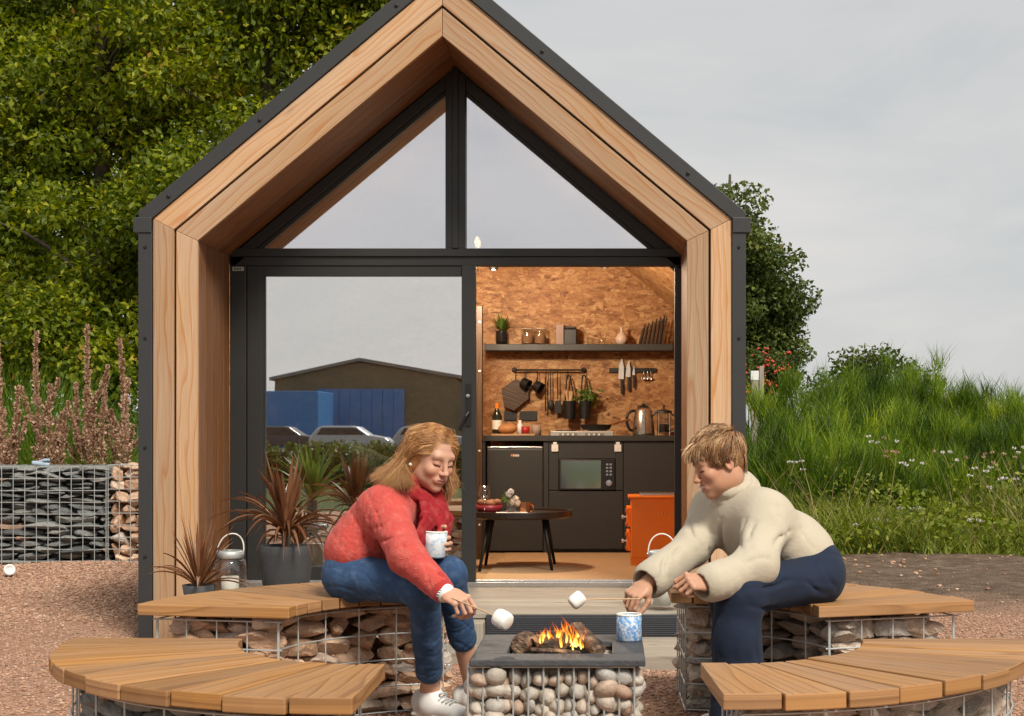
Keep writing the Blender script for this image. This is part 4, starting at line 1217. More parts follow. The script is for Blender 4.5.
# left end of the worktop
bt = P(497, 437, 11.35); bt[2] = Z_(436, 11.12)
o = MB(); o.lathe([(0, 0), (.036, 0), (.037, .01), (.037, .15), (.02, .19), (.013, .21), (.013, .245), (0, .245)], bt, 20)
bo = thing('wine_bottle', 'dark bottle with a pale label at left end of the worktop', 'bottle', bt)
o.build('bottle_glass', m_simple('dark_glass', (.012, .02, .012), .1), bo, smooth=True)
mb = MB(); mb.lathe([(.0376, .05), (.0376, .12)], bt, 20); mb.build('label', M['candle'], bo)
mb = MB(); mb.lathe([(.0138, .2), (.0138, .247), (0, .248)], bt, 14); mb.build('bottle_cap', M['orange'], bo)
mb = MB(); a, b = P(491, 436, 11.16), P(535, 436, 11.16); z = Z_(436, 11.12); mb.bx(a[0], b[0], 11.16, 11.36, z, z + .016)
tag(mb.build('chopping_board', M['board'], None, bevel=.004, at=((a[0] + b[0]) / 2, 11.25, z)), 'thin wooden chopping board lying on the worktop with bread', 'chopping board')
def blob(name, label, cat, c, r, mat, at=None, group=None):
    s = SDF(); s.ell(c, r)
    s.ell(np.asarray(c) + [r[0] * .3, 0, r[2] * .25], np.asarray(r) * .8)
    V_, Q_ = s.mesh(min(r) / 5); m_ = MB(); m_.add(V_, [Q_], None, .5)
    return tag(m_.build(name, mat, None, smooth=True, at=c), label, cat, group)
zc = Z_(436, 11.12) + .016
c = P(507, 430, 11.25); c[2] = zc + .035
blob('bread_loaf', 'small brown loaf lying on the chopping board', 'bread', c, (.07, .05, .038), m_simple('crust', (.38, .17, .06), .7, 0, .3, 20, .3, 60))
c = P(525.5, 431, 11.25)
mb = MB(); c[2] = zc; mb.lathe([(0, 0), (.03, 0), (.032, .055), (.028, .055), (.026, .006), (0, .006)], c, 18)
tag(mb.build('red_cup', m_simple('red_glaze', (.35, .02, .025), .3), None, smooth=True, at=c), 'small dark red cup standing on the chopping board', 'cup')
c = P(536.5, 431, 11.3); c[2] = Z_(436, 11.12); mb = MB(); mb.lathe([(0, 0), (.035, 0), (.036, .085), (.032, .085), (.03, .006), (0, .006)], c, 18)
tag(mb.build('stoneware_beaker', m_simple('stoneware', (.30, .22, .17), .6), None, smooth=True, at=c), 'brown stoneware beaker between chopping board and hob', 'cup')
c = P(520, 428, 11.4); c[2] = Z_(436, 11.12); mb = MB(); mb.lathe([(0, 0), (.02, 0), (.024, .08), (.012, .10), (.012, .12), (0, .12)], c, 14)
tag(mb.build('salt_shaker', M['white'], None, smooth=True, at=c), 'little white shaker behind the loaf on the worktop', 'shaker')
# sockets
for k, (x0, x1, lb) in enumerate(((504, 516.5, 'black double socket just below hexagonal board'), (519.5, 537, 'black double socket below the hanging pans'))):
    so_ = thing('wall_socket', lb, 'socket', P((x0 + x1) / 2, 415, YW), 'wall sockets')
    mb = MB(); pbox(mb, x0, x1, 411, 420.5, YW - .014, .014); mb.build('socket_plate', M['black'], so_, bevel=.002)
    for u in (.3, .7):
        mb = MB(); xx = x0 + (x1 - x0) * u; pbox(mb, xx - .8, xx + .8, 413, 414.6, YW - .018, .004); mb.build('socket_switch', M['iron'], so_)
# shelf
SY = 11.52; ZS = Z_(344, SY)
mb = MB(); pbox(mb, 484, 673, 344, 350.5, SY, YW - SY); tag(mb.build('wall_shelf', M['cabinet'], None, bevel=.003, at=P(580, 347, SY)), 'long dark grey floating shelf on the chipboard wall', 'shelf')
def on_shelf(px, dy=.12): q = P(px, 344, SY + dy); q[2] = ZS; return q
def px2m(n): return n * (SY + .12) / F
q = on_shelf(501.5)
sp1 = thing('potted_plant', 'small spiky plant in a glossy black pot on the shelf', 'potted plant', q)
mb = MB(); mb.lathe([(0, 0), (.04, 0), (.047, .03), (.044, .095), (.047, .108), (.042, .108), (.038, .1), (0, .098)], q, 22); mb.build('pot', m_simple('gloss_black', (.012, .012, .013), .2), sp1, smooth=True)
def blades(mb, c, n, L, wd, spread, rr, droop=.5, up=1.0, seg=6, tint=None, flatn=True, fold=0):
    for k in range(n):
        a = rr.uniform(0, 2 * math.pi); s = spread * rr.uniform(.25, 1); l = L * rr.uniform(.7, 1.05)
        d = np.array([math.cos(a), math.sin(a), 0]); side = np.array([-d[1], d[0], 0])
        ts = np.linspace(0, 1, seg)
        x = s * l * ts * (1 + .0 * ts); z = up * l * (ts * math.sqrt(max(.05, 1 - s * s * .8)) - droop * s * ts ** 2.2)
        pts = np.asarray(c) + d * x[:, None] + np.array([0, 0, 1]) * z[:, None]
        wv = wd * rr.uniform(.8, 1.15) * np.array([.55 + .45 * math.sin(min(1, t * 2.2) * 1.57) if t < .5 else 1 - ((t - .5) / .5) ** 1.6 for t in ts]) + .0004
        V_ = np.concatenate([pts - side * wv[:, None] / 2 + [0, 0, 1] * (np.abs(wv) * fold)[:, None], pts - [0, 0, .0015], pts + side * wv[:, None] / 2 + [0, 0, 1] * (np.abs(wv) * fold)[:, None]])
        i = np.arange(seg - 1)
        mb.add(V_, [np.concatenate([np.stack([i, i + seg, i + seg + 1, i + 1], 1), np.stack([i + seg, i + 2 * seg, i + 2 * seg + 1, i + seg + 1], 1)])], None, rr.random() if tint is None else tint)
rr = random.Random(3)
mb = MB(); blades(mb, q + [0, 0, .1], 46, .19, .012, .95, rr, .5); blades(mb, q + [0, 0, .1], 30, .14, .02, .6, rr, .2); mb.build('leaves', M['palm'], sp1, smooth=True)
for px, lb in ((527.5, 'clip lid glass jar standing next to the spiky plant'), (540, 'clip lid glass jar standing next to the clear box')):
    q = on_shelf(px); j = thing('storage_jar', lb, 'jar', q, 'glass storage jars')
    mb = MB(); mb.lathe([(0, 0), (.046, 0), (.05, .01), (.05, .105), (.043, .125), (.040, .12), (.046, .1), (.046, .012), (0, .008)], q, 24); mb.build('jar_glass', M['clear'], j, smooth=True)
    mb = MB(); mb.lathe([(0, .01), (.045, .01), (.045, .075), (0, .078)], q, 20); mb.build('jar_contents', m_simple('dry_goods', (.30, .15, .07), .8, 0, .4, 60), j)
    mb = MB(); mb.lathe([(0, .127), (.046, .127), (.046, .138), (.03, .148), (0, .15)], q, 24); mb.build('lid', M['clear'], j, smooth=True)
    mb = MB(); a = np.arange(25) / 24 * 6.2832; mb.tube([q + [math.cos(v) * .047, math.sin(v) * .047, .124] for v in a], .0028, 6, cap=False); mb.build('seal', m_simple('seal', (.6, .5, .4), .6), j)
q = on_shelf(560, .17); mb = MB(); mb.bx(q[0] - px2m(4), q[0] + px2m(4), q[1] - .05, q[1] + .05, ZS, ZS + px2m(21)); tag(mb.build('clear_box', m_simple('smoked_box', (.28, .16, .11), .3), None, bevel=.003, at=q), 'brown tinted tall box behind the black canister', 'box')
q = on_shelf(570.5); cn = thing('canister', 'square black canister with lid at middle of the shelf', 'canister', q)
mb = MB(); mb.bx(q[0] - px2m(6.3), q[0] + px2m(6.3), q[1] - .05, q[1] + .05, ZS, ZS + px2m(15.5)); mb.build('canister_body', M['black'], cn, bevel=.006)
mb = MB(); mb.bx(q[0] - px2m(6), q[0] + px2m(6), q[1] - .048, q[1] + .048, ZS + px2m(15.8), ZS + px2m(18)); mb.build('lid', M['iron'], cn, bevel=.004)
for px, lb in ((590, 'left of two little clear tumblers on the shelf'), (602, 'right of two little clear tumblers on the shelf')):
    q = on_shelf(px); mb = MB(); mb.lathe([(0, 0), (.024, 0), (.031, .055), (.029, .055), (.022, .006), (0, .006)], q, 22); tag(mb.build('tumbler', M['clear'], None, smooth=True, at=q), lb, 'glass', 'shelf tumblers')
q = on_shelf(621.5); mb = MB(); mb.lathe([(0, 0), (.03, 0), (.046, .03), (.047, .055), (.03, .085), (.012, .10), (.010, .125), (.016, .138), (.011, .136), (.007, .12), (0, .1)], q, 26)
tag(mb.build('bud_vase', m_simple('pink_glaze', (.62, .47, .38), .4), None, smooth=True, at=q), 'round pale pink bud vase with a narrow neck on the shelf', 'vase')
# dark pleated fan made of slats leaning on the shelf end
q = on_shelf(650); kb = thing('slat_fan', 'dark jagged row of pleated slats leaning at right end of the shelf', 'ornament', q)
rr = random.Random(8)
for k in range(13):
    x = q[0] + px2m(-12 + k * 1.95); h = px2m(18 + (k / 12) * 11 + (2 if k % 2 else -1)); lean = px2m(4)
    mb = MB(); y0 = q[1] - .04 + (k % 2) * .012
    mb.prism(np.array([[x, y0, ZS], [x + px2m(2.0), y0, ZS], [x + px2m(2.0) + lean, y0, ZS + h - px2m(1.5)], [x + px2m(.9) + lean, y0, ZS + h], [x + lean, y0, ZS + h - px2m(2)]]), (0, .008, 0)); mb.build('slat', M['walnut'], kb)
# hanging rail
RY = YW - .05
rl = thing('hanging_rail', 'thin black wall rail with hooks under the shelf', 'rail', P(549, 370, RY))
mb = MB(); mb.tube([P(514, 370, RY), P(584, 370, RY)], .007, 8); mb.build('rail_bar', M['iron'], rl)
for px in (514.5, 583.5):
    mb = MB(); mb.lathe([(0, 0), (.02, 0), (.02, .02), (.01, .05), (0, .05)], P(px, 370, YW), 12, (0, -1, 0)); mb.build('rail_bracket', M['iron'], rl)
for px in (515.5, 525, 537.5, 546, 550.5, 557.5, 568, 583):
    mb = MB(); mb.tube(bez(P(px, 371, RY - .0), P(px, 366, RY - .03), P(px, 374, RY - .02), P(px, 379, RY - .012), 8), .003, 6); mb.build('hook', M['iron'], rl)
HY = RY - .018
def hang(name, label, cat, mat, fn, at, group=None):
    mb = MB(); fn(mb); return tag(mb.build(name, mat, None, at=at, bevel=.002), label, cat, group)
hx = [(501.5, 389), (516, 378.5), (529, 385.5), (528.5, 399), (514, 410.5), (504, 406.5)]
hang('trivet_board', 'dark hexagonal board hanging at left end of the rail', 'board', M['walnut'], lambda m: m.prism(np.array([P(a, b, HY) for a, b in hx[::-1]]), (0, .014, 0)), P(515, 395, HY))
for k, (px, py, lb) in enumerate(((525.5, 384, 'small black milk pan hanging over the hexagonal board'), (538, 387, 'small black milk pan hanging between other pan and spoons'))):
    c = P(px, py, HY - .03); pn_ = thing('milk_pan', lb, 'pan', c, 'hanging milk pans')
    ax = nrm((.75, -.35, -.45)); mb = MB(); mb.lathe([(0, 0), (.04, 0), (.046, .06), (.042, .06), (.037, .006), (0, .006)], c - ax * .03, 20, ax); mb.build('pan_body', M['iron'], pn_)
    mb = MB(); mb.tube([c + [-.01, 0, .03], P(px - .5, 377.5, HY)], .006, 6); mb.build('handle', M['iron'], pn_)
hang('honing_rod', 'slim straight dark rod hanging from the rail', 'utensil', M['iron'], lambda m: m.tube([P(545.5, 377, HY), P(545.5, 411.5, HY)], [.007, .006], 8), P(545.5, 390, HY), 'hanging utensils')
def spoon(m):
    m.tube([P(550.5, 377, HY), P(550.8, 400, HY)], .005, 8); c = P(551, 405, HY); V0, F0 = ICO2; m.add(V0 * [.026, .012, .04] + c, [F0])
hang('ladle', 'black round ended spoon hanging from the rail', 'utensil', M['iron'], spoon, P(550.5, 390, HY), 'hanging utensils')
def spat(m):
    m.tube([P(557.5, 377, HY), P(557.8, 399, HY)], .005, 8); m.prism(np.array([P(555, 401, HY), P(554.5, 414, HY), P(562, 413, HY), P(561, 400, HY)]), (0, .006, 0))
hang('spatula', 'black flat bladed spatula hanging from the rail', 'utensil', M['iron'], spat, P(557.5, 395, HY), 'hanging utensils')
for k, (px, lb) in enumerate(((569.5, 'black hanging cup holding wooden brushes'), (585, 'black hanging cup holding a leafy green herb'))):
    c = P(px, 419, HY - .045); cu = thing('hanging_pot', lb, 'pot', c, 'pots hanging from the rail')
    mb = MB(); mb.lathe([(0, 0), (.042, 0), (.052, .14), (.047, .14), (.038, .006), (0, .006)], c, 22); mb.build('pot', M['iron'], cu, smooth=False)
    mb = MB(); mb.tube(bez(c + [-.035, .03, .14], P(px - 3, 384, HY), P(px - 3, 372, HY), P(px - 1.5, 376, HY), 8), .006, 6); mb.tube(bez(c + [.035, .03, .14], P(px + 2, 384, HY), P(px + 1, 372, HY), P(px - 1.5, 376, HY), 8), .006, 6); mb.build('hanger', M['iron'], cu)
    rr = random.Random(k)
    if k == 0:
        for q_ in range(5):
            mb = MB(); e_ = c + [rr.uniform(-.05, .04), rr.uniform(-.03, .02), rr.uniform(.19, .24)]; mb.tube([c + [0, 0, .06], e_], [.005, .009], 7); mb.build('wooden_brush', M['stick'], cu)
    else:
        mb = MB(); rl_ = np.random.default_rng(2)
        for q_ in range(330):
            p_ = c + np.array([.02, -.01, .17]) + rl_.normal(size=3) * [.042, .03, .034]; u_ = nrm(rl_.normal(size=3)); v_ = nrm(np.cross(u_, rl_.normal(size=3)))
            s_ = rl_.uniform(.010, .02); mb.add([p_ - u_ * s_, p_ + v_ * s_ * .6, p_ + u_ * s_, p_ - v_ * s_ * .6], [np.array([[0, 1, 2, 3]])], None, rl_.uniform(0, 1))
        mb.build('leaves', M['palm'], cu)
# knife strip
KY = YW - .02
mb = MB(); pbox(mb, 609, 656, 368, 372.5, KY, .018); tag(mb.build('knife_strip', M['black'], None, bevel=.002, at=P(632, 370, KY)), 'black magnetic knife strip on the chipboard wall', 'knife strip')
M['blade'] = m_simple('knife_blade', (.72, .70, .66), .3, .6)
for px, w_, y0, y1, y2, lb in ((621, 5.6, 358, 379, 394, 'largest knife at left on the magnetic strip'), (628, 4.8, 360, 377, 391, 'middle sized knife on the magnetic strip'), (633.5, 2.8, 365, 375, 388, 'smallest slim knife on the magnetic strip')):
    kn_ = thing('kitchen_knife', lb, 'knife', P(px, 370, KY), 'knives on the strip')
    mb = MB(); mb.prism(np.array([P(px - w_ * .5, y1, KY - .004), P(px + w_ * .5, y1, KY - .004), P(px + w_ * .52, y0 + 9, KY - .004), P(px + w_ * .2, y0, KY - .004), P(px - w_ * .35, y0 + 7, KY - .004)]), (0, .003, 0)); mb.build('blade', M['blade'], kn_)
    mb = MB(); a, b = P(px + w_ * .1, y1 + .2, KY - .003), P(px + w_ * .18, y2, KY - .003); mb.beam(a, b, .02, .014, (1, 0, 0)); mb.build('handle', M['black'], kn_, bevel=.003)
for k, px in enumerate((643, 646.5, 650)):
    c = P(px, 377, KY - .004); mb = MB(); mb.tube([P(px + 1.5, 369, KY - .006), c], .004, 6); mb.lathe([(0, 0), (.011, .001), (.014, .010), (.011, .009), (0, .002)], c - [0, .002, .008], 12, (0, -1, 0))
    tag(mb.build('measuring_spoon', M['steel'], None, smooth=True, at=c), ('steel measuring spoon nearest the knives on the strip', 'middle steel measuring spoon of three on the strip', 'steel measuring spoon at right end of the strip')[k], 'spoon', 'measuring spoons')

# coffee table
TC = np.array([X_(518, 9.85), 9.85, FZ]); TZ = Z_(512.5, 9.7) - FZ
tb = thing('coffee_table', 'low round dark wood coffee table with black splayed legs', 'table', TC)
mb = MB(); mb.lathe([(0, TZ - .04), (.33, TZ - .04), (.355, TZ - .03), (.355, TZ + .008), (.343, TZ + .008), (.34, TZ - .012), (0, TZ - .012)], TC, 48); mb.build('table_top', M['black_stain'], tb, smooth=False, bevel=.002)
for a in (225, 315, 45, 135):
    q = math.radians(a); d = np.array([math.cos(q), math.sin(q), 0]); mb = MB(); mb.tube([TC + d * .25 + [0, 0, TZ - .04], TC + d * .33], [.014, .010], 10); mb.build('leg', M['iron'], tb, smooth=True)
def ont(px, y, dz=0): q_ = P(px, 512, y); q_[2] = FZ + TZ - .011 + dz; return q_
q = ont(484.5, 9.7); wg = MB(); wg.lathe([(0, 0), (.034, 0), (.032, .003), (.004, .006), (.0035, .075), (.02, .09), (.038, .115), (.040, .14), (.031, .185), (.029, .184), (.038, .14), (.036, .117), (.018, .094), (0, .088)], q, 28)
tag(wg.build('wine_glass', M['clear'], None, smooth=True, at=q), 'stemmed wine glass on the left side of the coffee table', 'wine glass')
q = ont(489, 9.9); fb = thing('fruit_bowl', 'red punnet with dark rolls on the coffee table', 'bowl', q)
mb = MB(); mb.lathe([(0, 0), (.07, 0), (.09, .05), (.085, .05), (.066, .006), (0, .006)], q, 26); mb.build('bowl', m_simple('red_bowl', (.32, .03, .04), .4), fb, smooth=True)
rr = random.Random(5)
for k in range(6):
    mb = MB(); V0, F0 = ICO2; mb.add(V0 * [.033, .028, .024] + q + [rr.uniform(-.05, .06), rr.uniform(-.03, .03), .055 + rr.uniform(0, .012)], [F0]); mb.build('bread_roll', m_simple('roll_crust', (.22, .09, .04), .6) if k == 0 else bpy.data.materials['roll_crust'], fb, smooth=True)
q = ont(512, 9.62); mb = MB(); mb.box(q + [0, 0, .008], (.20, .14, .014), rotz(.15), .3)
tag(mb.build('napkin_stack', m_simple('white_paper', (.75, .70, .66), .8), None, bevel=.002, at=q), 'white folded napkins on the coffee table under the flowers', 'napkins')
q = ont(511, 9.66, .016); vs_ = thing('flower_vase', 'small glass vase with cream and white flowers on the coffee table', 'flowers', q)
mb = MB(); mb.lathe([(0, 0), (.03, 0), (.033, .04), (.022, .06), (.026, .07), (.022, .07), (.019, .058), (0, .05)], q, 20); mb.build('vase', M['clear'], vs_, smooth=True)
rl_ = np.random.default_rng(4)
M['cream_petal'] = m_leaf('cream_petal', [(0, (.72, .56, .40)), (1, (.82, .74, .62))], .25)
for k, (dx, dz, mt) in enumerate(((.012, .06, 'cream_petal'), (.03, .075, 'cream_petal'), (-.012, .105, 'petal'), (.0, .12, 'petal'), (.04, .05, 'cream_petal'))):
    mb = MB()
    for j in range(46):
        u_ = nrm(rl_.normal(size=3)); p_ = q + [dx, -.01, dz + .01] + u_ * .018; v_ = nrm(np.cross(u_, rl_.normal(size=3))); w_ = np.cross(u_, v_); s_ = .013
        mb.add([p_ - v_ * s_, p_ + w_ * s_ * .8 + u_ * .004, p_ + v_ * s_, p_ - w_ * s_ * .8], [np.array([[0, 1, 2, 3]])], None, rl_.uniform(0, 1))
    mb.build('flower_head', M[mt], vs_)
mb = MB()
for j in range(14):
    u_ = nrm(rl_.normal(size=3) + [-.6, 0, .3]); p_ = q + [-.015, 0, .09] + u_ * .03; v_ = nrm(np.cross(u_, [0, 1, .3])); mb.add([p_ - u_ * .022, p_ + v_ * .008, p_ + u_ * .026, p_ - v_ * .008], [np.array([[0, 1, 2, 3]])], None, rl_.uniform(0, 1))
mb.build('leaves', M['palm'], vs_)
q = ont(525, 9.72); cj = thing('copper_candle', 'copper candle jar beside the flowers on the coffee table', 'candle', q)
mb = MB(); mb.lathe([(0, 0), (.038, 0), (.04, .075), (.036, .075), (.034, .06), (0, .06)], q, 24); mb.build('jar', M['copper'], cj, smooth=False)
mb = MB(); mb.tube(bez(q + [.038, 0, .06], q + [.062, 0, .06], q + [.062, 0, .015], q + [.039, 0, .015], 8), .005, 6); mb.build('handle', M['copper'], cj)
# doormat on floor
mb = MB(); a = X_(486, 9.3); mb.bx(a, IX1 - .03, 9.02, 11.05, FZ + .002, FZ + .009); kind(mb.build('floor_mat', M['coir']), 'structure')

# stove
sy = 9.96; s0 = P(631, 567, sy); s1 = P(688, 497, sy)
st = thing('stove', 'bright orange small woodburning stove standing side on by the door', 'stove', ((s0[0] + s1[0]) / 2, sy + .15, FZ))
mb = MB(); x0, x1 = s0[0], s1[0]; zt2 = s1[2]; zl = FZ + .06
mb.bx(x0, x1, sy, sy + .34, zl, zt2 - .01); mb.build('stove_body', M['orange'], st, bevel=.004)
mb = MB()
p = [[x0, zl - .001], [x0, FZ], [x0 + .04, FZ], [x0 + .075, FZ + .042], [x1 - .075, FZ + .042], [x1 - .04, FZ], [x1, FZ], [x1, zl - .001]]
mb.prism(np.array([[a, sy + .001, b] for a, b in p]), (0, .02, 0)); mb.build('stove_foot', M['orange'], st)
mb = MB(); mb.prism(np.array([[a, sy + .318, b] for a, b in p]), (0, .02, 0)); mb.build('stove_foot', M['orange'], st)
mb = MB(); mb.bx(x0 - .018, x1 + .01, sy - .012, sy + .352, zt2 - .0095, zt2 + .006); mb.build('stove_top', M['orange'], st, bevel=.003)
mb = MB(); mb.bx(x0 + .06, x1 - .06, sy + .04, sy + .3, zt2 + .0065, zt2 + .022); mb.build('hot_plate', M['steel'], st, bevel=.004)
for za, zb2 in ((zt2 - .07, zt2 - .20), (zt2 - .23, zt2 - .36)):
    mb = MB(); mb.bx(x0 - .028, x0 - .0005, sy + .03, sy + .31, zb2, za); dd = mb.build('stove_door', M['orange'], st, bevel=.004)
    mb = MB(); mb.lathe([(0, 0), (.006, 0), (.006, .02), (.014, .022), (.014, .034), (0, .036)], (x0 - .028, sy + .06, (za + zb2) / 2), 14, (-1, 0, 0)); mb.build('knob', M['steel'], dd, smooth=False)
    for zz in (za - .02, zb2 + .02):
        mb = MB(); mb.bx(x0 - .036, x0 - .0285, sy + .022, sy + .05, zz - .012, zz + .012); mb.build('hinge', M['orange'], dd, bevel=.002)
for k in range(3):
    mb = MB(); c = P(659.5 + k * 3.2, 513.5, sy); mb.lathe([(0, 0), (.005, 0), (0, .002)], c - [0, .0, 0], 10, (0, -1, 0)); mb.build('vent_hole', M['copper'], st)
mb = MB(); mb.tube([(x1 - .08, sy + .17, zt2 + .02), (x1 - .08, sy + .17, zt2 + .12)], .05, 18); 
# sofa bench with cushion behind the closed leaf
sf = thing('day_bed', 'low grey day bed behind the closed glass door', 'day bed', (-1.9, 10.2, FZ))
mb = MB(); mb.bx(-2.45, -1.15, 9.75, 10.6, FZ + .22, FZ + .40); mb.build('mattress', m_cloth('grey_cloth', (.2, .2, .19)), sf, bevel=.04)
mb = MB(); mb.bx(-2.47, -1.13, 9.73, 10.62, FZ, FZ + .215); mb.build('base', M['ply'], sf, bevel=.004)
s = SDF(); cc = np.array([X_(362, 9.6), 9.62, Z_(470, 9.6)]); R_ = roty(.35) @ rotx(-.35)
s.ell(cc, (.17, .055, .15), R_.T, k=.02)
for sx in (-1, 1):
    for sz in (-1, 1): s.cone(cc, cc + R_ @ np.array([sx * .17, 0, sz * .14]), .05, .012, k=.06)
tag(sdf_obj('cushion', s, .012, m_cloth('sage_cloth', (.55, .58, .40))), 'pale sage green cushion leaning behind the closed glass door', 'cushion')
# ------------------------------------------------------------------ pots, lanterns and spiky plants on the deck
DZ = FZ - .02
rr = random.Random(21)
# large pot with bronze cordyline
q = P(286, 560, 7.86); q[2] = DZ
cd = thing('potted_cordyline', 'large bronze cordyline in a round dark grey pot by the glass door', 'potted plant', q, 'bronze cordylines')
mb = MB(); k_ = 7.86 / F
hp = Z_(545, 7.86) - DZ
mb.lathe([(0, 0), (.085, 0), (.10, .012), (.128, hp * .5), (.138, hp * .85), (.136, hp - .006), (.131, hp), (.122, hp - .002), (.120, hp - .03), (0, hp - .03)], q, 40); mb.build('pot', M['pot'], cd, smooth=True)
mb = MB(); 
for k in range(60): rock(mb, q + [rr.uniform(-.08, .08), rr.uniform(-.08, .08), hp - .028], (.04, .035, .025), rr.uniform(0, 3), .4, 'peb')
mb.build('soil', M['bark'], cd)
mb = MB(); top = q + np.array([0, 0, hp + .06])
mb.tube([q + [0, 0, hp - .04], top], [.02, .024], 8); mb.build('stem', M['bark'], cd)
mb = MB()
blades(mb, top, 46, .50, .022, 1.0, rr, .72, 1.0, 9, fold=.35); blades(mb, top, 26, .46, .022, .45, rr, .1, 1.0, 8, fold=.35); blades(mb, top - [0, 0, .03], 18, .36, .02, 1.0, rr, 1.25, 1.0, 9, fold=.35)
mb.build('leaves', M['bronze'], cd, smooth=True)
# small bronze plant in front of the cabin post
q = P(199, 600, 7.72); q[2] = DZ
cs = thing('potted_cordyline', 'smaller bronze spiky cordyline against the larch post beside the lantern', 'potted plant', q, 'bronze cordylines')
mb = MB(); mb.lathe([(0, 0), (.06, 0), (.085, .13), (.08, .13), (.07, .11), (0, .11)], q, 28); mb.build('pot', M['pot'], cs, smooth=True)
mb = MB(); top = q + np.array([0, 0, .11]); blades(mb, top, 30, .40, .017, 1.0, rr, .55, 1.0, 9, fold=.35); blades(mb, top, 20, .40, .018, .5, rr, .1, 1.0, 8, fold=.35); mb.build('leaves', M['bronze'], cs, smooth=True)
# lanterns
def lantern(label, q, lean, kz_=1.55, kr=1.28):
    ln = thing('jar_lantern', label, 'lantern', q, 'glass jar lanterns')
    pr = lambda p: [(r * kr, z * kz_) for r, z in p]
    mb = MB(); mb.lathe(pr([(0, 0), (.062, 0), (.068, .01), (.068, .13), (.064, .155), (.05, .17), (.047, .168), (.06, .152), (.063, .13), (.063, .014), (0, .01)]), q, 30); mb.build('jar_glass', M['clear'], ln, smooth=True)
    mb = MB(); mb.lathe(pr([(.052, .168), (.055, .170), (.055, .188), (.048, .194), (.045, .192), (.050, .186), (.050, .172)]), q, 28); mb.build('collar', M['galv'], ln, smooth=True)
    mb = MB(); mb.lathe(pr([(0, .012), (.036, .012), (.036, .105), (.03, .108), (0, .102)]), q, 22); mb.build('candle', M['candle'], ln, smooth=True)
    zz = .182 * kz_; mb = MB(); a, b = q + np.array([-.056 * kr, .01, zz]), q + np.array([.056 * kr, -.01, zz]); L_ = np.asarray(lean, float)
    mb.tube(bez(a, a + [-.005, 0, .13] + L_, b + [.005, 0, .13] + L_, b, 18), .0038, 8); mb.build('bail_handle', M['candle'], ln, smooth=True)
    for e_ in (a, b):
        mb = MB(); mb.lathe([(0, -.006), (.009, -.006), (.009, .006), (0, .006)], e_, 10, (1, 0, 0)); mb.build('hinge', M['steel'], ln)
q = P(230, 600, 7.8); q[2] = DZ; lantern('glass jar lantern with white candle between the two bronze plants', q, (.02, 0, .01))
q = P(663, 595, 7.78); q[2] = DZ; q[0] = X_(662, 7.78); lantern('glass jar lantern with raised white handle before the orange stove', q, (0, 0, .01))

# ------------------------------------------------------------------ trees
def crown(mb, clumps, n, size, rng, tint_lo=0., tint_hi=1., flat=.0, hang=.25):
    """leaf faces through the volume of many clumps"""
    cs = np.array([c for c, r in clumps]); rs = np.array([r for c, r in clumps])
    wts = (rs[:, 0] * rs[:, 1] * rs[:, 2]) ** (2 / 3); ix = rng.choice(len(cs), n, p=wts / wts.sum())
    d = rng.normal(size=(n, 3)); d /= np.linalg.norm(d, axis=1)[:, None]
    rad = rng.uniform(0, 1, n) ** .42
    p = cs[ix] + d * rad[:, None] * rs[ix]
    # spray structure: pull to short twigs
    u = rng.normal(size=(n, 3)) + d * .8; u[:, 2] -= hang; u /= np.linalg.norm(u, axis=1)[:, None]
    nrm_ = rng.normal(size=(n, 3)); nrm_[:, 2] += 1.0
    v = np.cross(nrm_, u); v /= np.linalg.norm(v, axis=1)[:, None]; nn = np.cross(u, v)
    s = size * rng.uniform(.6, 1.25, n)[:, None]
    V_ = np.stack([p - u * s * .5, p + v * s * .32 + nn * s * .08, p + u * s * .55 - nn * s * .05, p - v * s * .32 + nn * s * .08], 1).reshape(-1, 3)
    ct = rng.uniform(-.22, .22, len(cs))
    t_ = np.clip(rng.beta(1.6, 2.2, n) + ct[ix], tint_lo, tint_hi)
    i = np.arange(n)[:, None] * 4
    mb.add(V_, [np.concatenate([i + [0, 1, 2], i + [0, 2, 3]])], None, np.repeat(t_, 4))

def tree(label, base, h, tr, centers, ncl, cr, nleaf, lsize, mat, seed, group=None, flatz=.75, low=None):
    rng = np.random.default_rng(seed); base = np.asarray(base, float)
    root = thing('broadleaf_tree', label, 'tree', base, group)
    clumps = []
    for (c, r) in centers:
        c = np.asarray(c, float); r = np.asarray(r, float)
        for _ in range(ncl):
            d = nrm(rng.normal(size=3)); q_ = c + d * r * rng.uniform(.35, 1.0)
            rr_ = cr * rng.uniform(.6, 1.2); clumps.append((q_, (rr_ * 1.25, rr_ * 1.25, rr_ * flatz)))
    mb = MB()
    tip = base + np.array([0, 0, h]); n = 10
    pts = [base + (tip - base) * t + np.array([.12 * math.sin(3 * t + seed), .12 * math.cos(4 * t + seed), 0]) * t for t in np.linspace(0, 1, n)]
    mb.tube(pts, tr * np.linspace(1.15, .12, n), 10); mb.build('trunk', M['bark'], root, smooth=True)
    mb = MB()
    for k, (c, r) in enumerate(clumps):
        if k % 2 and len(clumps) > 40: continue
        zt = max(base[2] + h * .12, min(c[2] - .4, base[2] + h * .92)); t = (zt - base[2]) / h
        a = pts[min(n - 1, int(t * (n - 1)))].copy()
        b = np.asarray(c); m_ = (a + b) / 2 + np.array([0, 0, .25]) + rng.normal(size=3) * .1
        mb.tube(bez(a, a + (m_ - a) * .8, m_, b, 6), np.linspace(tr * .3 * (1 - t * .6), .012, 6), 5)
    mb.build('limbs', M['bark'], root, smooth=True)
    mb = MB(); crown(mb, clumps, nleaf, lsize, rng); mb.build('crown', M[mat], root)
    return root
G_ = 'tall trees behind the gabion wall'
def TP(px, py, Y): return P(px, py, Y)
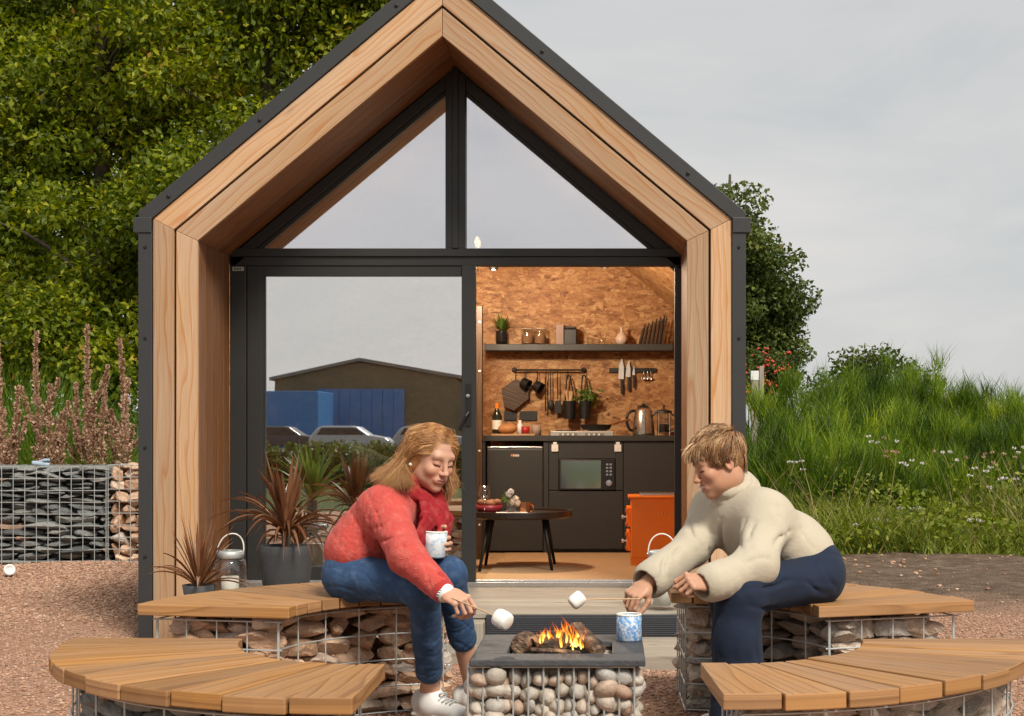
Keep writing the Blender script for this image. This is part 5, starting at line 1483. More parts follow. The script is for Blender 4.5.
tree('tall dark green tree at the left edge above the dead flower spikes', (-10.2, 24, .1), 9.5, .24, [((-10.6, 24, 4.6), (2.3, 2.0, 2.3)), ((-10.2, 24, 8.0), (2.2, 2.0, 2.2)), ((-8.8, 23.4, 6.4), (1.6, 1.5, 2.0)), ((-9.6, 23.2, 2.7), (1.7, 1.2, 1.1))], 30, .75, 56000, .112, 'leaf', 1, G_)
tree('tall tree with yellow tipped leaves left of the cabin gutter', (-7.6, 22.5, .1), 9.2, .22, [((-7.8, 22.5, 3.9), (1.9, 1.6, 1.8)), ((-7.4, 22.5, 6.6), (1.9, 1.8, 2.0)), ((-7.2, 22.5, 8.9), (1.8, 1.6, 1.4)), ((-7.8, 21.9, 2.4), (1.4, 1.0, .9))], 28, .68, 56000, .108, 'leaf', 2, G_)
tree('tall tree rising behind the left slope of the cabin roof', (-5.0, 22, .1), 9.0, .2, [((-5.6, 22, 3.6), (1.8, 1.5, 1.7)), ((-5.2, 22, 6.2), (1.8, 1.6, 1.8)), ((-4.6, 22, 8.2), (1.5, 1.4, 1.4)), ((-4.0, 22, 7.6), (.9, 1.0, 1.0))], 26, .66, 50000, .104, 'leaf', 3, G_)
tree('shaded tree further back between the tall trees', (-8.6, 29, .1), 9.5, .26, [((-12.0, 29, 4.2), (2.6, 1.5, 3.6)), ((-8.4, 29, 3.6), (2.6, 1.5, 3.2)), ((-8.6, 29, 8.8), (3.0, 1.5, 1.6))], 30, 1.0, 30000, .19, 'leaf', 4, G_)
# right of the roof
tree('round dark green tree behind the right slope of the cabin roof', (X_(722, 24), 24, .3), 4.9, .16, [((X_(712, 24), 24, Z_(300, 24)), (1.2, 1.2, 1.75)), ((X_(708, 24), 24, Z_(235, 24)), (.85, .8, .85)), ((X_(745, 24), 24, Z_(280, 24)), (.85, .9, 1.0)), ((X_(770, 24), 24, Z_(335, 24)), (.5, .6, .75))], 30, .40, 46000, .085, 'leaf2', 5)
# reddish rose bush
rb = thing('rose_bush', 'bush with red hips beside the white topped post', 'bush', (X_(762, 20), 20.6, 1.2))
rng = np.random.default_rng(6)
cl = [(np.array([X_(755 + rng.uniform(-12, 26), 20.6), 20.6 + rng.uniform(-.2, .4), Z_(370 + rng.uniform(-14, 26), 20.6)]), (.2, .2, .16)) for _ in range(24)]
mb = MB(); crown(mb, cl, 3000, .06, rng); mb.build('foliage', M['leaf2'], rb)
mb = MB()
for c, r in cl: mb.tube([(X_(762, 20.6) + rng.uniform(-.2, .2), 20.6, .9), c], [.012, .005], 5)
mb.build('stems', M['bark'], rb)
mb = MB()
for c, r in cl:
    for k in range(3):
        p_ = c + rng.normal(size=3) * .13 + [0, -.16, 0]
        for j in range(3): V0, F0 = ICO1; mb.add(V0 * rng.uniform(.012, .02) + p_ + rng.normal(size=3) * .025, [F0])
kind(mb.build('red_hips', M['berry'], rb, smooth=True), 'stuff')
c = P(754.5, 396, 17.0); c[2] = float(gz(c[0], 17.0))
mk = thing('marker_post', 'grey timber marker post with a white band below its top', 'post', c)
mb = MB(); a = X_(751.5, 17); b = X_(758.5, 17); mb.bx(a, b, 17.0, 17.08, c[2] - .1, Z_(371, 17)); mb.build('post', M['deck'], mk, bevel=.004)
mb = MB(); mb.bx(a - .004, b + .004, 16.995, 17.085, Z_(380, 17), Z_(371, 17) + .003); mb.build('white_band', M['white'], mk)
mb = MB(); c2 = c + [X_(762, 17.2) - c[0], .25, 0]; mb.bx(X_(759.5, 17.2), X_(764, 17.2), 17.2, 17.26, c[2] - .1, Z_(366, 17.2)); tag(mb.build('timber_post', M['deck'], None, bevel=.004, at=c2), 'narrow bare timber post standing just right of the white topped post', 'post')

# ------------------------------------------------------------------ broom bank on the right
def ribbons(n, base, L, wd, d0, bend, rng, seg=4, tint=None):
    """many upright curved stems: arrays of base (n,3), length, direction"""
    ts = np.linspace(0, 1, seg)
    d = d0 / np.linalg.norm(d0, axis=1)[:, None]
    out = np.stack([np.cos(bend[0]), np.sin(bend[0]), np.zeros(n)], 1)
    p = base[:, None] + d[:, None] * (L[:, None, None] * ts[None, :, None]) + out[:, None] * (bend[1][:, None, None] * (ts ** 2)[None, :, None])
    ang = rng.uniform(0, math.pi, n); s = np.stack([np.cos(ang), np.sin(ang) * .5, np.zeros(n)], 1)
    wv = (wd[:, None] * (1 - ts[None] ** 1.5 * .92))[:, :, None] * s[:, None] / 2
    V_ = np.stack([p - wv, p + wv], 2).reshape(-1, 3)
    i = (np.arange(n) * seg * 2)[:, None, None] + (np.arange(seg - 1) * 2)[None, :, None]
    Q_ = (i + np.array([0, 1, 3, 2])).reshape(-1, 4)
    t_ = rng.uniform(0, 1, n) if tint is None else tint
    return V_, Q_, np.repeat(t_, seg * 2)
def broom(label, c, r, h, n, seed):
    rng = np.random.default_rng(seed); root = thing('broom_bush', label, 'bush', c, 'broom bushes on the bank')
    c = np.asarray(c, float); mt = 120; btint = rng.uniform(-.14, .14)
    d = rng.normal(size=(mt, 3)) * [1, 1, .8]; d[:, 2] = np.abs(d[:, 2]); d /= np.linalg.norm(d, axis=1)[:, None]
    rad = rng.uniform(.25, 1, mt) ** .6
    org = c + d * rad[:, None] * [r * .85, r * .65, h]
    k = rng.integers(0, mt, n); tt = np.clip(rng.beta(2, 2.2, mt) * .9 + btint, 0, 1)
    a = rng.uniform(0, 2 * math.pi, n); sp = rng.uniform(0, .62, n)
    d0 = np.stack([np.cos(a) * sp, np.sin(a) * sp, np.ones(n)], 1) + d[k] * [.5, .5, .1]
    L = .09 + .23 * rng.uniform(.1, 1, n) ** 1.3
    base = org[k] + rng.normal(size=(n, 3)) * .05 - [0, 0, .12]
    V_, Q_, t_ = ribbons(n, base, L, rng.uniform(.006, .012, n), d0, (a, L * .22), rng, 4, np.clip(tt[k] + rng.normal(size=n) * .13, 0, 1))
    mb = MB(); mb.add(V_, [Q_], None, t_); mb.build('stems', M['broom'], root)
    mb = MB()
    for q_ in range(14): mb.tube([c + [rng.uniform(-.1, .1), 0, -.05], org[q_]], [.02, .006], 5)
    mb.build('woody_base', M['bark'], root)
spots = [  # px, crown top y, depth, radius, what sets it apart
 (768, 384, 16.4, .75, 'first broom bush beside the cabin wall below the white topped post'), (802, 372, 17.6, .85, 'broom bush a little right of the timber posts at the back'),
 (848, 362, 18.6, .95, 'tall broom bush at the left shoulder of the bank top'), (892, 352, 19.2, 1.0, 'tallest broom bush on the crest of the bank'),
 (938, 362, 19.4, .95, 'broom bush on the crest right of the tallest'), (985, 378, 19.0, .95, 'broom bush on the crest near the right edge'), (1030, 388, 18.4, .9, 'broom bush cut by the right edge of the picture'),
 (790, 424, 15.6, .75, 'low broom bush right behind the cream jumper collar'), (838, 402, 16.6, .85, 'broom bush below the left shoulder of the bank'), (880, 398, 17.0, .9, 'broom bush in the middle of the bank face'),
 (925, 404, 17.2, .85, 'broom bush in the second row below the crest dip'), (968, 410, 17.0, .85, 'broom bush in the second row towards the right'), (1012, 420, 16.6, .85, 'broom bush in the second row at the far right'),
 (825, 440, 15.3, .7, 'front broom bush above the sitting woman\'s shoulder'), (872, 436, 15.6, .75, 'front broom bush behind the tall thistles'), (950, 448, 15.6, .7, 'front broom bush rising from the wild flowers'), (760, 440, 15.6, .6, 'front broom bush half hidden by the cabin corner')]
for k, (px, ty, Y, r, lb) in enumerate(spots):
    x = X_(px, Y); z = float(gz(x, Y)) - .08
    broom(lb, (x, Y, z), r, max(.35, (Z_(ty, Y) - z - .10) * 1.13), 9000, 100 + k)
bb = thing('hawthorn_bush', 'rounded darker bush on the skyline left of the broom crest', 'bush', (X_(858, 21), 21, 1.0))
rng = np.random.default_rng(61); cl = [(np.array([X_(862 + rng.normal() * 22, 21), 21 + rng.normal() * .2, Z_(376 + rng.uniform(-16, 20), 21)]), (.3, .3, .24)) for _ in range(22)]
mb = MB(); crown(mb, cl, 4200, .07, rng); mb.build('foliage', M['leaf2'], bb)
mb = MB()
for c, r in cl: mb.tube([(X_(860, 21), 21, .9), c], [.02, .006], 5)
mb.build('stems', M['bark'], bb)
# wild grass and weeds at the foot of the bank
rng = np.random.default_rng(33)
def field(n, xr, yr, h0, h1, wd, mat, name, lean=.3, tl=(0, 1), bunch=None):
    x = rng.uniform(*xr, n); y = rng.uniform(*yr, n)
    if bunch:
        m_ = np.sin(x * 5.1 + 1.3 * np.sin(y * 4)) + np.sin(y * 6.3 + x * 2.2) > bunch; x, y = x[m_], y[m_]
    n = len(x); b = np.stack([x, y, gz(x, y)], 1); a = rng.uniform(0, 6.28, n); L = rng.uniform(h0, h1, n) * (.75 + .35 * np.sin(x * 2.7 + y * 1.9))
    d0 = np.stack([np.cos(a) * lean, np.sin(a) * lean, np.ones(n)], 1) * 1.0
    V_, Q_, t_ = ribbons(n, b, L, rng.uniform(wd * .6, wd * 1.3, n), d0, (a, L * rng.uniform(.05, .5, n)), rng, 5, np.clip(rng.uniform(tl[0], tl[1], n), 0, 1))
    mb = MB(); mb.add(V_, [Q_], None, t_); return kind(mb.build(name, M[mat]), 'stuff')
field(15000, (.8, 8.5), (13.9, 15.3), .18, .55, .013, 'grass', 'wild_grass', .4)
field(350, (.8, 8.5), (14.1, 15.3), .6, .95, .008, 'dock', 'dry_stalks', .25)
field(5000, (.8, 8.5), (13.7, 14.3), .10, .30, .016, 'grass', 'verge_grass', .6, (0, .8), -.4)
mb = MB(); n = 16000; x = rng.uniform(.8, 8.5, n); y = rng.uniform(13.8, 15.5, n); hgt = rng.uniform(.02, 1, n) * (.24 + .20 * (np.sin(x * 3.3 + y * 2.1) + 1) / 2 + .12 * (y - 13.8))
cl_p = np.stack([x, y, gz(x, y) + hgt], 1); u = rng.normal(size=(n, 3)); u /= np.linalg.norm(u, axis=1)[:, None]; v = np.cross(u, rng.normal(size=(n, 3)) + [0, 0, 1]); v /= np.linalg.norm(v, axis=1)[:, None]
s = rng.uniform(.015, .045, n)[:, None]
V_ = np.stack([cl_p - u * s, cl_p + v * s * .55, cl_p + u * s, cl_p - v * s * .55], 1).reshape(-1, 3)
mb.add(V_, [np.arange(n)[:, None] * 4 + np.arange(4)], None, np.repeat(np.clip(rng.beta(2, 2, n) * .9, 0, 1), 4)); kind(mb.build('wild_leaves', M['grass']), 'stuff')
# flowering weeds one can count
wl = [(884, 438, 14.9, 'tall thistle with faded pink heads in front of the middle bushes', 1), (896, 452, 14.6, 'shorter thistle leaning right under the tall one', 1), (950, 452, 14.8, 'pinkish seed head weed left of the white flower group', 1),
      (975, 468, 14.5, 'white flower head standing right of the pinkish weed', 0), (992, 452, 15.0, 'pale flowering weed close to the right edge, middle height', 1), (1014, 448, 14.8, 'tallest pale weed touching the right edge', 1), (790, 462, 14.8, 'pale flower head beside the cream jumper shoulder', 0),
      (868, 520, 14.1, 'low white flowers just above the gravel edge', 0), (978, 520, 14.1, 'low white blossoms at the verge on the right', 0), (900, 508, 14.2, 'tiny white flowers in the verge right of the low white ones', 0), (1005, 478, 14.4, 'white flower head under the tallest pale weed', 0), (912, 460, 14.7, 'thin thistle right of the shorter leaning one', 1)]
for k, (px, py, Y, lb, ty) in enumerate(wl):
    tp = P(px, py, Y); b = np.array([tp[0] + rng.uniform(-.12, .12), Y + .05, float(gz(tp[0], Y))])
    root = thing('flowering_weed', lb, 'wild flower', b, 'flowering weeds on the verge')
    mb = MB(); mb.tube(bez(b, b + [0, 0, (tp[2] - b[2]) * .5], tp - [0, 0, (tp[2] - b[2]) * .3], tp, 7), [.005, .005, .0045, .004, .0035, .003, .0025], 5)
    heads = [tp]
    for q_ in range(4 if ty else 3):
        e_ = tp + np.array([rng.uniform(-.16, .16), rng.uniform(-.06, .06), rng.uniform(-.12, .02)]); mb.tube([tp - [0, 0, .18 * max(.3, min(1, tp[2] - b[2]))], e_], .003, 4); heads.append(e_)
    mb.build('stalk', M['grass'], root)
    for e_ in heads:
        mb = MB()
        for j in range(22):
            d_ = nrm(rng.normal(size=3) * [1, 1, .5 if not ty else 1]); p_ = e_ + d_ * (.018 if ty else .024) * [1, 1, .5]; s_ = .009; v_ = nrm(np.cross(d_, rng.normal(size=3)))
            mb.add([p_ - v_ * s_, p_ + d_ * s_, p_ + v_ * s_, p_ - d_ * s_ * .6], [np.array([[0, 1, 2, 3]])], None, rng.uniform(0, 1))
        mb.build('flower_head', M['dock'] if (ty and rng.random() < .5) else M['petal'], root)
# ------------------------------------------------------------------ left: long grass and dead dock spikes behind the gabion wall
field(15000, (-9.5, -3.2), (15.2, 18.5), .9, 1.75, .016, 'broom', 'long_grass', .12, (.0, .65))
field(9000, (-8.5, -3.2), (14.0, 15.2), .5, 1.05, .014, 'grass', 'rough_grass', .3, (0, .7))
dk_ = [(-2, 338, 'dead flower spike cut by the left picture edge'), (37, 331, 'thick tall dead flower spike near the left edge'), (87, 325, 'tallest curved dead flower spike'), (119, 338, 'tall thin dead flower spike nearest the cabin'), (18, 386, 'short dead spike between left edge and thick one'),
       (50, 384, 'short dead spike right beside the thick tall one'), (107, 374, 'mid height dead spike left of the tall thin one'), (76, 382, 'mid height dead spike left under the tallest one'), (128, 378, 'mid height dead spike against the cabin side'), (66, 408, 'low bushy dead spike in the middle of the gap'), (95, 396, 'dead spike with pale tips right under the tallest'), (4, 410, 'low dead spike at the left edge over the wall')]
for k, (px, py, lb) in enumerate(dk_):
    Y = 13.95 + (k % 4) * .16; tp = P(px, py, Y); x = tp[0] + rng.uniform(-.1, .1); b = np.array([x, Y, float(gz(x, Y)) - .02]); h = tp[2] - b[2]
    root = thing('dead_dock', lb, 'dead plant', b, 'dead flower spikes behind the slate wall')
    cv = bez(b, b + [rng.uniform(-.05, .05), 0, h * .4], tp - [rng.uniform(-.08, .08), 0, h * .3], tp, 16)
    mb = MB(); mb.tube(cv, np.linspace(.012, .004, 16), 5); mb.build('stalk', M['dock'], root)
    mb = MB(); n = int(520 * h)
    def spike(cv, t0, n, rad):
        t = rng.uniform(t0, 1, n); f = t * 15; i = np.minimum(f.astype(int), 14); p = cv[i] + (cv[i + 1] - cv[i]) * (f - i)[:, None]
        r_ = rad * (1.15 - .75 * ((t - t0) / (1 - t0))) * (.75 + .35 * np.sin(t * 60)); d = rng.normal(size=(n, 3)) * [1, 1, .5]; d /= np.linalg.norm(d, axis=1)[:, None]
        p = p + d * (r_ * rng.uniform(.2, 1, n))[:, None]; s_ = rng.uniform(.010, .022, n)[:, None]; u = nrm([0, 0, 1]) * .6 + d; v = np.cross(u, rng.normal(size=(n, 3)))
        v /= np.linalg.norm(v, axis=1)[:, None]; u /= np.linalg.norm(u, axis=1)[:, None]
        V_ = np.stack([p - u * s_, p + v * s_ * .7, p + u * s_, p - v * s_ * .7], 1).reshape(-1, 3); mb.add(V_, [np.arange(n)[:, None] * 4 + np.arange(4)], None, np.repeat(rng.uniform(0, 1, n), 4))
    spike(cv, .36, int(n * 1.0), .056)
    for q_ in range(5):
        t0 = rng.uniform(.25, .6); a_ = cv[int(t0 * 15)]; e_ = a_ + [rng.uniform(-.22, .22), rng.uniform(-.1, .1), h * rng.uniform(.15, .3)]
        mb.tube([a_, e_], .004, 4); spike(bez(a_, a_ + [0, 0, .05], e_ - [0, 0, .1], e_, 16), .2, int(170 * h), .042)
    mb.build('seed_spike', M['dock'], root)
field(800, (-8.2, -3.6), (13.95, 14.8), .35, .85, .02, 'dock', 'dead_stems', .25)

# ------------------------------------------------------------------ what the closed door mirrors: yard behind the camera
MIR = 2 * YD
hg = thing('hangar', 'wide grey hangar with blue sliding doors mirrored in the glass door', 'hangar', (X_(365, 118), MIR - 118, 0))
Yh = 118.0; yr = MIR - Yh
mb = MB(); p = [(272, 440), (470, 440), (470, 389), (452, 377), (360, 362), (275, 379)]
hp_ = np.array([[X_(a, Yh), yr, Z_(b, Yh)] for a, b in p]); hp_[0:2, 2] = -.1
mb.prism(hp_[::-1], (0, -18, 0)); mb.build('hangar_wall', m_simple('hangar_cladding', (.10, .095, .055), .7, 0, .2, .3), hg)
mb = MB()
for a, b in (((270, 380.5), (360, 361)), ((360, 361), (475, 381))):
    a3 = np.array([X_(a[0], Yh), yr + .3, Z_(a[1], Yh)]); b3 = np.array([X_(b[0], Yh), yr + .3, Z_(b[1], Yh)]); mb.prism(np.array([a3, b3, b3 + [0, 0, .25], a3 + [0, 0, .25]]), (0, -19, 0))
mb.build('hangar_roof', m_simple('hangar_roof', (.16, .16, .14), .6), hg)
mb = MB()
x = np.linspace(X_(318, Yh), X_(405, Yh), 9)
for i in range(8): mb.bx(x[i], x[i + 1] - .03, yr + .05, yr + .22 + .05 * (i % 2), 0, Z_(389, Yh))
mb.build('sliding_door', m_simple('blue_door', (.010, .15, .38), .5, 0, .15, .5), hg)
mb = MB(); mb.bx(X_(255, 108), X_(318, 108), MIR - 108 - 6, MIR - 108, 0, Z_(391, 108))
tag(mb.build('blue_shed', bpy.data.materials['blue_door'], None, bevel=.05, at=(X_(286, 108), MIR - 108, 0)), 'low blue shed left of the hangar mirrored in the glass door', 'shed')
def car(label, pxc, Y, col, seed, kindv='car'):
    yr = MIR - Y; xc = X_(pxc, Y); root = thing('parked_car', label, 'car', (xc, yr, 0), 'cars mirrored in the glass door')
    L, W_, H_ = 4.3, 1.75, 1.46
    if kindv == 'van': L, W_, H_ = 4.9, 1.9, 1.95
    c = np.array([xc, yr, 0])
    pr = [(-.5, .32), (-.5, .75), (-.47, .95), (-.40, H_ - .12), (-.33, H_), (.02, H_), (.10, H_ - .06), (.24, .98), (.44, .84), (.5, .62), (.5, .32)]
    if kindv == 'van': pr = [(-.5, .32), (-.5, H_ - .1), (-.47, H_), (.14, H_), (.22, H_ - .08), (.36, 1.1), (.47, .95), (.5, .6), (.5, .32)]
    mb = MB(); mb.prism(np.array([[xc + L * a_, yr - W_ / 2, z_] for a_, z_ in pr]), (0, W_, 0))
    mb.build('body', m_simple('car_paint_%d' % seed, col, .3, .2, .03), root, bevel=.09)
    gp = [(-.40, .98), (-.34, H_ - .1), (.02, H_ - .1), (.085, H_ - .14), (.20, .98)] if kindv != 'van' else [(.02, 1.15), (.02, H_ - .18), (.17, H_ - .2), (.30, 1.15)]
    mb = MB()
    gl = bpy.data.materials.get('car_glass') or m_simple('car_glass', (.015, .018, .02), .1)
    for sy_ in (-1, 1):
        p_ = np.array([[xc + L * a_, yr + sy_ * (W_ / 2 - .02), z_] for a_, z_ in gp]); mb = MB(); mb.prism(p_ if sy_ > 0 else p_[::-1], (0, sy_ * .03, 0)); mb.build('side_window', gl, root)
    for dx in (-L * .31, L * .31):
        for sy_ in (-1, 1):
            mb = MB(); mb.lathe([(0, -.1), (.2, -.1), (.31, -.08), (.32, .08), (.2, .1), (0, .1)], (xc + dx, yr + sy_ * (W_ / 2 - .1), .32), 20, (0, 1, 0)); mb.build('wheel', M['black'], root)
car('silver hatchback mirrored in the glass door above the hedge', 352, 80, (.36, .38, .39), 1)
car('dark parked car left of the silver hatchback in the mirrored yard', 285, 84, (.05, .05, .06), 2)
car('grey parked car right of the silver hatchback in the mirrored yard', 432, 86, (.3, .31, .31), 3)
HV = 30.0
hd = thing('clipped_hedge', 'long dark hedge mirrored low in the glass door', 'hedge', (X_(360, HV), MIR - HV, 0))
rng = np.random.default_rng(77); cl = [(np.array([X_(235 + k * 4.2, HV), MIR - HV + rng.uniform(-.3, .3), .42 + rng.uniform(-.05, .08)]), (.3, .4, .46)) for k in range(64)]
mb = MB(); crown(mb, cl, 16000, .10, rng); mb.build('foliage', M['leaf2'], hd)
mb = MB(); mb.bx(X_(235, HV), X_(500, HV), MIR - HV - .15, MIR - HV + .15, 0, .7); mb.build('twigs', M['bark'], hd)
# palm in the yard, mirrored
q = np.array([X_(312, 15.6), MIR - 15.6, 0.0]); pl = thing('garden_palm', 'green palm plant mirrored at the lower left of the glass door', 'palm', q)
mb = MB(); q2 = q + [0, 0, .38]; blades(mb, q2, 60, .75, .045, 1.0, random.Random(9), .55, 1.0, 9, fold=.2); blades(mb, q2, 30, .7, .04, .5, random.Random(10), .15, 1.0, 8, fold=.2); mb.build('leaves', M['palm'], pl, smooth=True)
mb = MB(); mb.tube([q, q2], [.07, .05], 9); mb.build('stem', M['bark'], pl)
# ------------------------------------------------------------------ people
def m_skin(name):
    t = NT(name); c = t.attr('Col', 'Color'); co = pos_co(t)
    n = t.noise(co, 60, 4, .6); n2 = t.noise(co, 16, 3, .5)
    hs = t.n('HueSaturation'); t.l(c, hs.inputs['Color']); t.l(t.math('MULTIPLY_ADD', n, .22, .89), hs.inputs['Value']); t.l(t.math('MULTIPLY_ADD', n2, .3, .85), hs.inputs['Saturation'])
    b = t.bsdf(hs.outputs[0], .48, 0, t.bump(t.noise(co, 260, 3, .6), .12, .002), Specular_IOR_Level=.4, Subsurface_Weight=.12, Subsurface_Scale=.006)
    b.inputs['Subsurface Radius'].default_value = (1, .35, .2)
    return t.done(b)
M['skin'] = m_skin('skin')
def m_hair(name, stops):
    t = NT(name); tint = t.attr('tint'); c = t.ramp(tint, stops)
    return t.done(t.bsdf(c, .42, 0, None, Specular_IOR_Level=.5, Anisotropic=.5))
M['hair_blond'] = m_hair('strawberry_blond_hair', [(0, (.20, .08, .024)), (.4, (.42, .20, .075)), (.75, (.62, .36, .15)), (1, (.74, .48, .24))])
M['hair_short'] = m_hair('streaked_brown_hair', [(0, (.12, .052, .022)), (.4, (.33, .17, .075)), (.75, (.58, .36, .18)), (1, (.76, .54, .32))])

class Head:
    def __init__(self, c, f, sc=1.0):
        self.c = np.asarray(c, float); self.f = nrm(f); up = np.array([0, 0, 1.0])
        self.u = nrm(up - self.f * np.dot(up, self.f)); self.l = np.cross(self.u, self.f); self.sc = sc
        self.A = np.stack([self.l, self.f, self.u])
    def roll(self, a):
        self.u = rot_about(self.u, self.f, a); self.l = np.cross(self.u, self.f); self.A = np.stack([self.l, self.f, self.u]); return self
    def W(self, x, y, z): return self.c + (np.array([x, y, z]) * self.sc) @ self.A
    def loc(self, p): return (np.asarray(p) - self.c) @ self.A.T / self.sc
    def E(self, s, p, r, op='u', k=.02): s.ell(self.W(*p), np.array(r) * self.sc, self.A, op, k * self.sc)
    def K(self, s, a, b, ra, rb=None, w=None, op='u', k=.012):
        sc = self.sc; m = lambda r: r if r is None else (r * sc if np.isscalar(r) else (r[0] * sc, r[1] * sc))
        s.cone(self.W(*a), self.W(*b), m(ra), m(rb), self.l if w is None else w, op, k * sc)
    def build(self, s, smile=False):
        E, K = self.E, self.K
        E(s, (0, -.012, .036), (.073, .093, .083))
        E(s, (0, .02, -.03), (.056, .070, .076), k=.03)             # mid face
        E(s, (0, .045, -.075), (.040, .043, .036), k=.03)           # jaw front
        for sx in (-1, 1):
            E(s, (sx * .040, .006, -.062), (.019, .045, .030), k=.03)  # jaw angle
            E(s, (sx * .038, .066, -.026 + (.006 if smile else 0)), (.020, .020, .019), k=.026)    # cheek
        E(s, (0, .077, -.097), (.019, .016, .015), k=.02)            # chin
        K(s, (-.036, .075, .030), (.036, .075, .030), .0115, k=.022)   # brow ridge
        for sx in (-1, 1):
            E(s, (sx * .031, .095, .008), (.0165, .0075, .010), 's', .014)
            E(s, (sx * .031, .0755, .006), (.0148, .0128, .0108), k=.006)   # closed lid
            K(s, (sx * .019, .0895, -.0005), (sx * .043, .0815, .0005), .0022, k=.003)   # lash edge
        K(s, (0, .086, .020), (0, .108, -.026), (.0075, .007), (.0105, .010), k=.010)
        E(s, (0, .110, -.027), (.0105, .0095, .0085), k=.006)
        for sx in (-1, 1):
            E(s, (sx * .0115, .100, -.030), (.0075, .0095, .0075), k=.006)
            E(s, (sx * .0055, .107, -.0365), (.0035, .004, .003), 's', .003)
        E(s, (0, .086, -.058), (.028, .016, .016), k=.014)            # mouth mound
        if smile:
            K(s, (-.026, .088, -.050), (0, .101, -.0555), .0042, .0055, k=.005); K(s, (.026, .088, -.050), (0, .101, -.0555), .0042, .0055, k=.005)
            K(s, (-.023, .088, -.0585), (0, .097, -.0725), .0045, .006, k=.005); K(s, (.023, .088, -.0585), (0, .097, -.0725), .0045, .006, k=.005)
            K(s, (-.020, .098, -.0555), (.020, .098, -.0555), .005, op='s', k=.004); K(s, (-.014, .102, -.062), (.014, .102, -.062), .0055, op='s', k=.004)
            for sx in (-1, 1): K(s, (sx * .022, .100, -.030), (sx * .037, .088, -.062), .003, op='s', k=.012)
        else:
            K(s, (-.025, .089, -.0575), (0, .1005, -.0548), .0034, .0048, k=.006); K(s, (.025, .089, -.0575), (0, .1005, -.0548), .0034, .0048, k=.006)
            K(s, (-.019, .091, -.0625), (.019, .091, -.0625), .006, k=.006); E(s, (0, .0955, -.064), (.014, .007, .006), k=.006)
            K(s, (-.022, .101, -.0588), (.022, .101, -.0588), .0022, op='s', k=.004)
        for sx in (-1, 1):   # ears
            E(s, (sx * .076, -.012, -.004), (.008, .018, .031), k=.008)
            E(s, (sx * .083, -.009, -.004), (.006, .009, .018), 's', .006)
    def neck(self, s, base, r=.052):
        s.cone(self.W(0, -.022, -.055), base, (r, r * 1.02), (r * 1.12, r * 1.1), self.l, k=.03)
    def color(self, V, skin, lip, hair, smile=False):
        q = self.loc(V); x, y, z = q[:, 0], q[:, 1], q[:, 2]; ax = np.abs(x); c = np.tile(np.array(skin, float), (len(V), 1)); n = np.linalg.norm(q, axis=1) < .17
        def put(w, col):
            w = np.clip(w, 0, 1)[:, None] * n[:, None]; c[:] = c * (1 - w) + np.array(col) * w
        g = lambda d, s_: np.exp(-(d / s_) ** 2)
        sk = np.array(skin)
        put(.5 * g(ax - .042, .02) * g(z + .03, .018) * (y > .03), sk * [1.05, .72, .66])           # cheeks
        put(.35 * g(x, .014) * g(z + .028, .012) * (y > .08), sk * [1.03, .78, .72])
        put(.45 * (ax > .068) * (np.abs(z + .004) < .04), sk * [1.02, .78, .72])
        m = (y > .072)
        if smile:
            put(1.1 * g(x, .028) * (np.abs(z + .0605 - .35 * ax * ax / .03 * 1.0) < .0125) * m, lip)
            put(1.0 * (ax < .021) * (np.abs(z + .0585) < .0045) * m * (y < .0957), (.72, .68, .60)); put(1.0 * (ax < .018) * (z < -.0628) * (z > -.069) * m * (y < .0965), (.10, .02, .02))
        else:
            put(1.1 * (ax < .0235) * (np.abs(z + .059) < .0105 * np.clip(1.15 - ax / .026, 0, 1) + .0015) * m, lip)
            put(.8 * (ax < .021) * (np.abs(z + .0588) < .0016) * m, np.array(lip) * .35)
        e = np.abs(ax - .031)
        put(.55 * np.clip(1.25 - e / .02, 0, 1) * np.exp(-((z - .0335 + .16 * np.maximum(0, ax - .033) - .1 * np.minimum(0, ax - .03)) / .0032) ** 2) * (y > .05), np.array(hair) * .8)     # brows
        put(1.0 * (e < .0145) * (np.abs(z + .0004 - .012 * (ax - .031) / .015 * .15) < .0024) * (y > .05), (.025, .014, .010))          # lashes, eyes cast down
        put(.5 * (e < .0155) * (np.abs(z - .0135) < .0018) * (y > .05), sk * .5)
        put(.30 * (e < .017) * (np.abs(z - .007) < .006) * (y > .05), sk * [.92, .72, .66])
        hl = np.clip((z - (.080 - .45 * np.maximum(0, -(y - .05)))) / .008 + .5, 0, 1) * (y > -.02) + ((y <= -.02) & (z > -.03) & (ax < .078))
        put(1.0 * hl, np.array(hair) * .7)
        return np.clip(c, 0, 1)

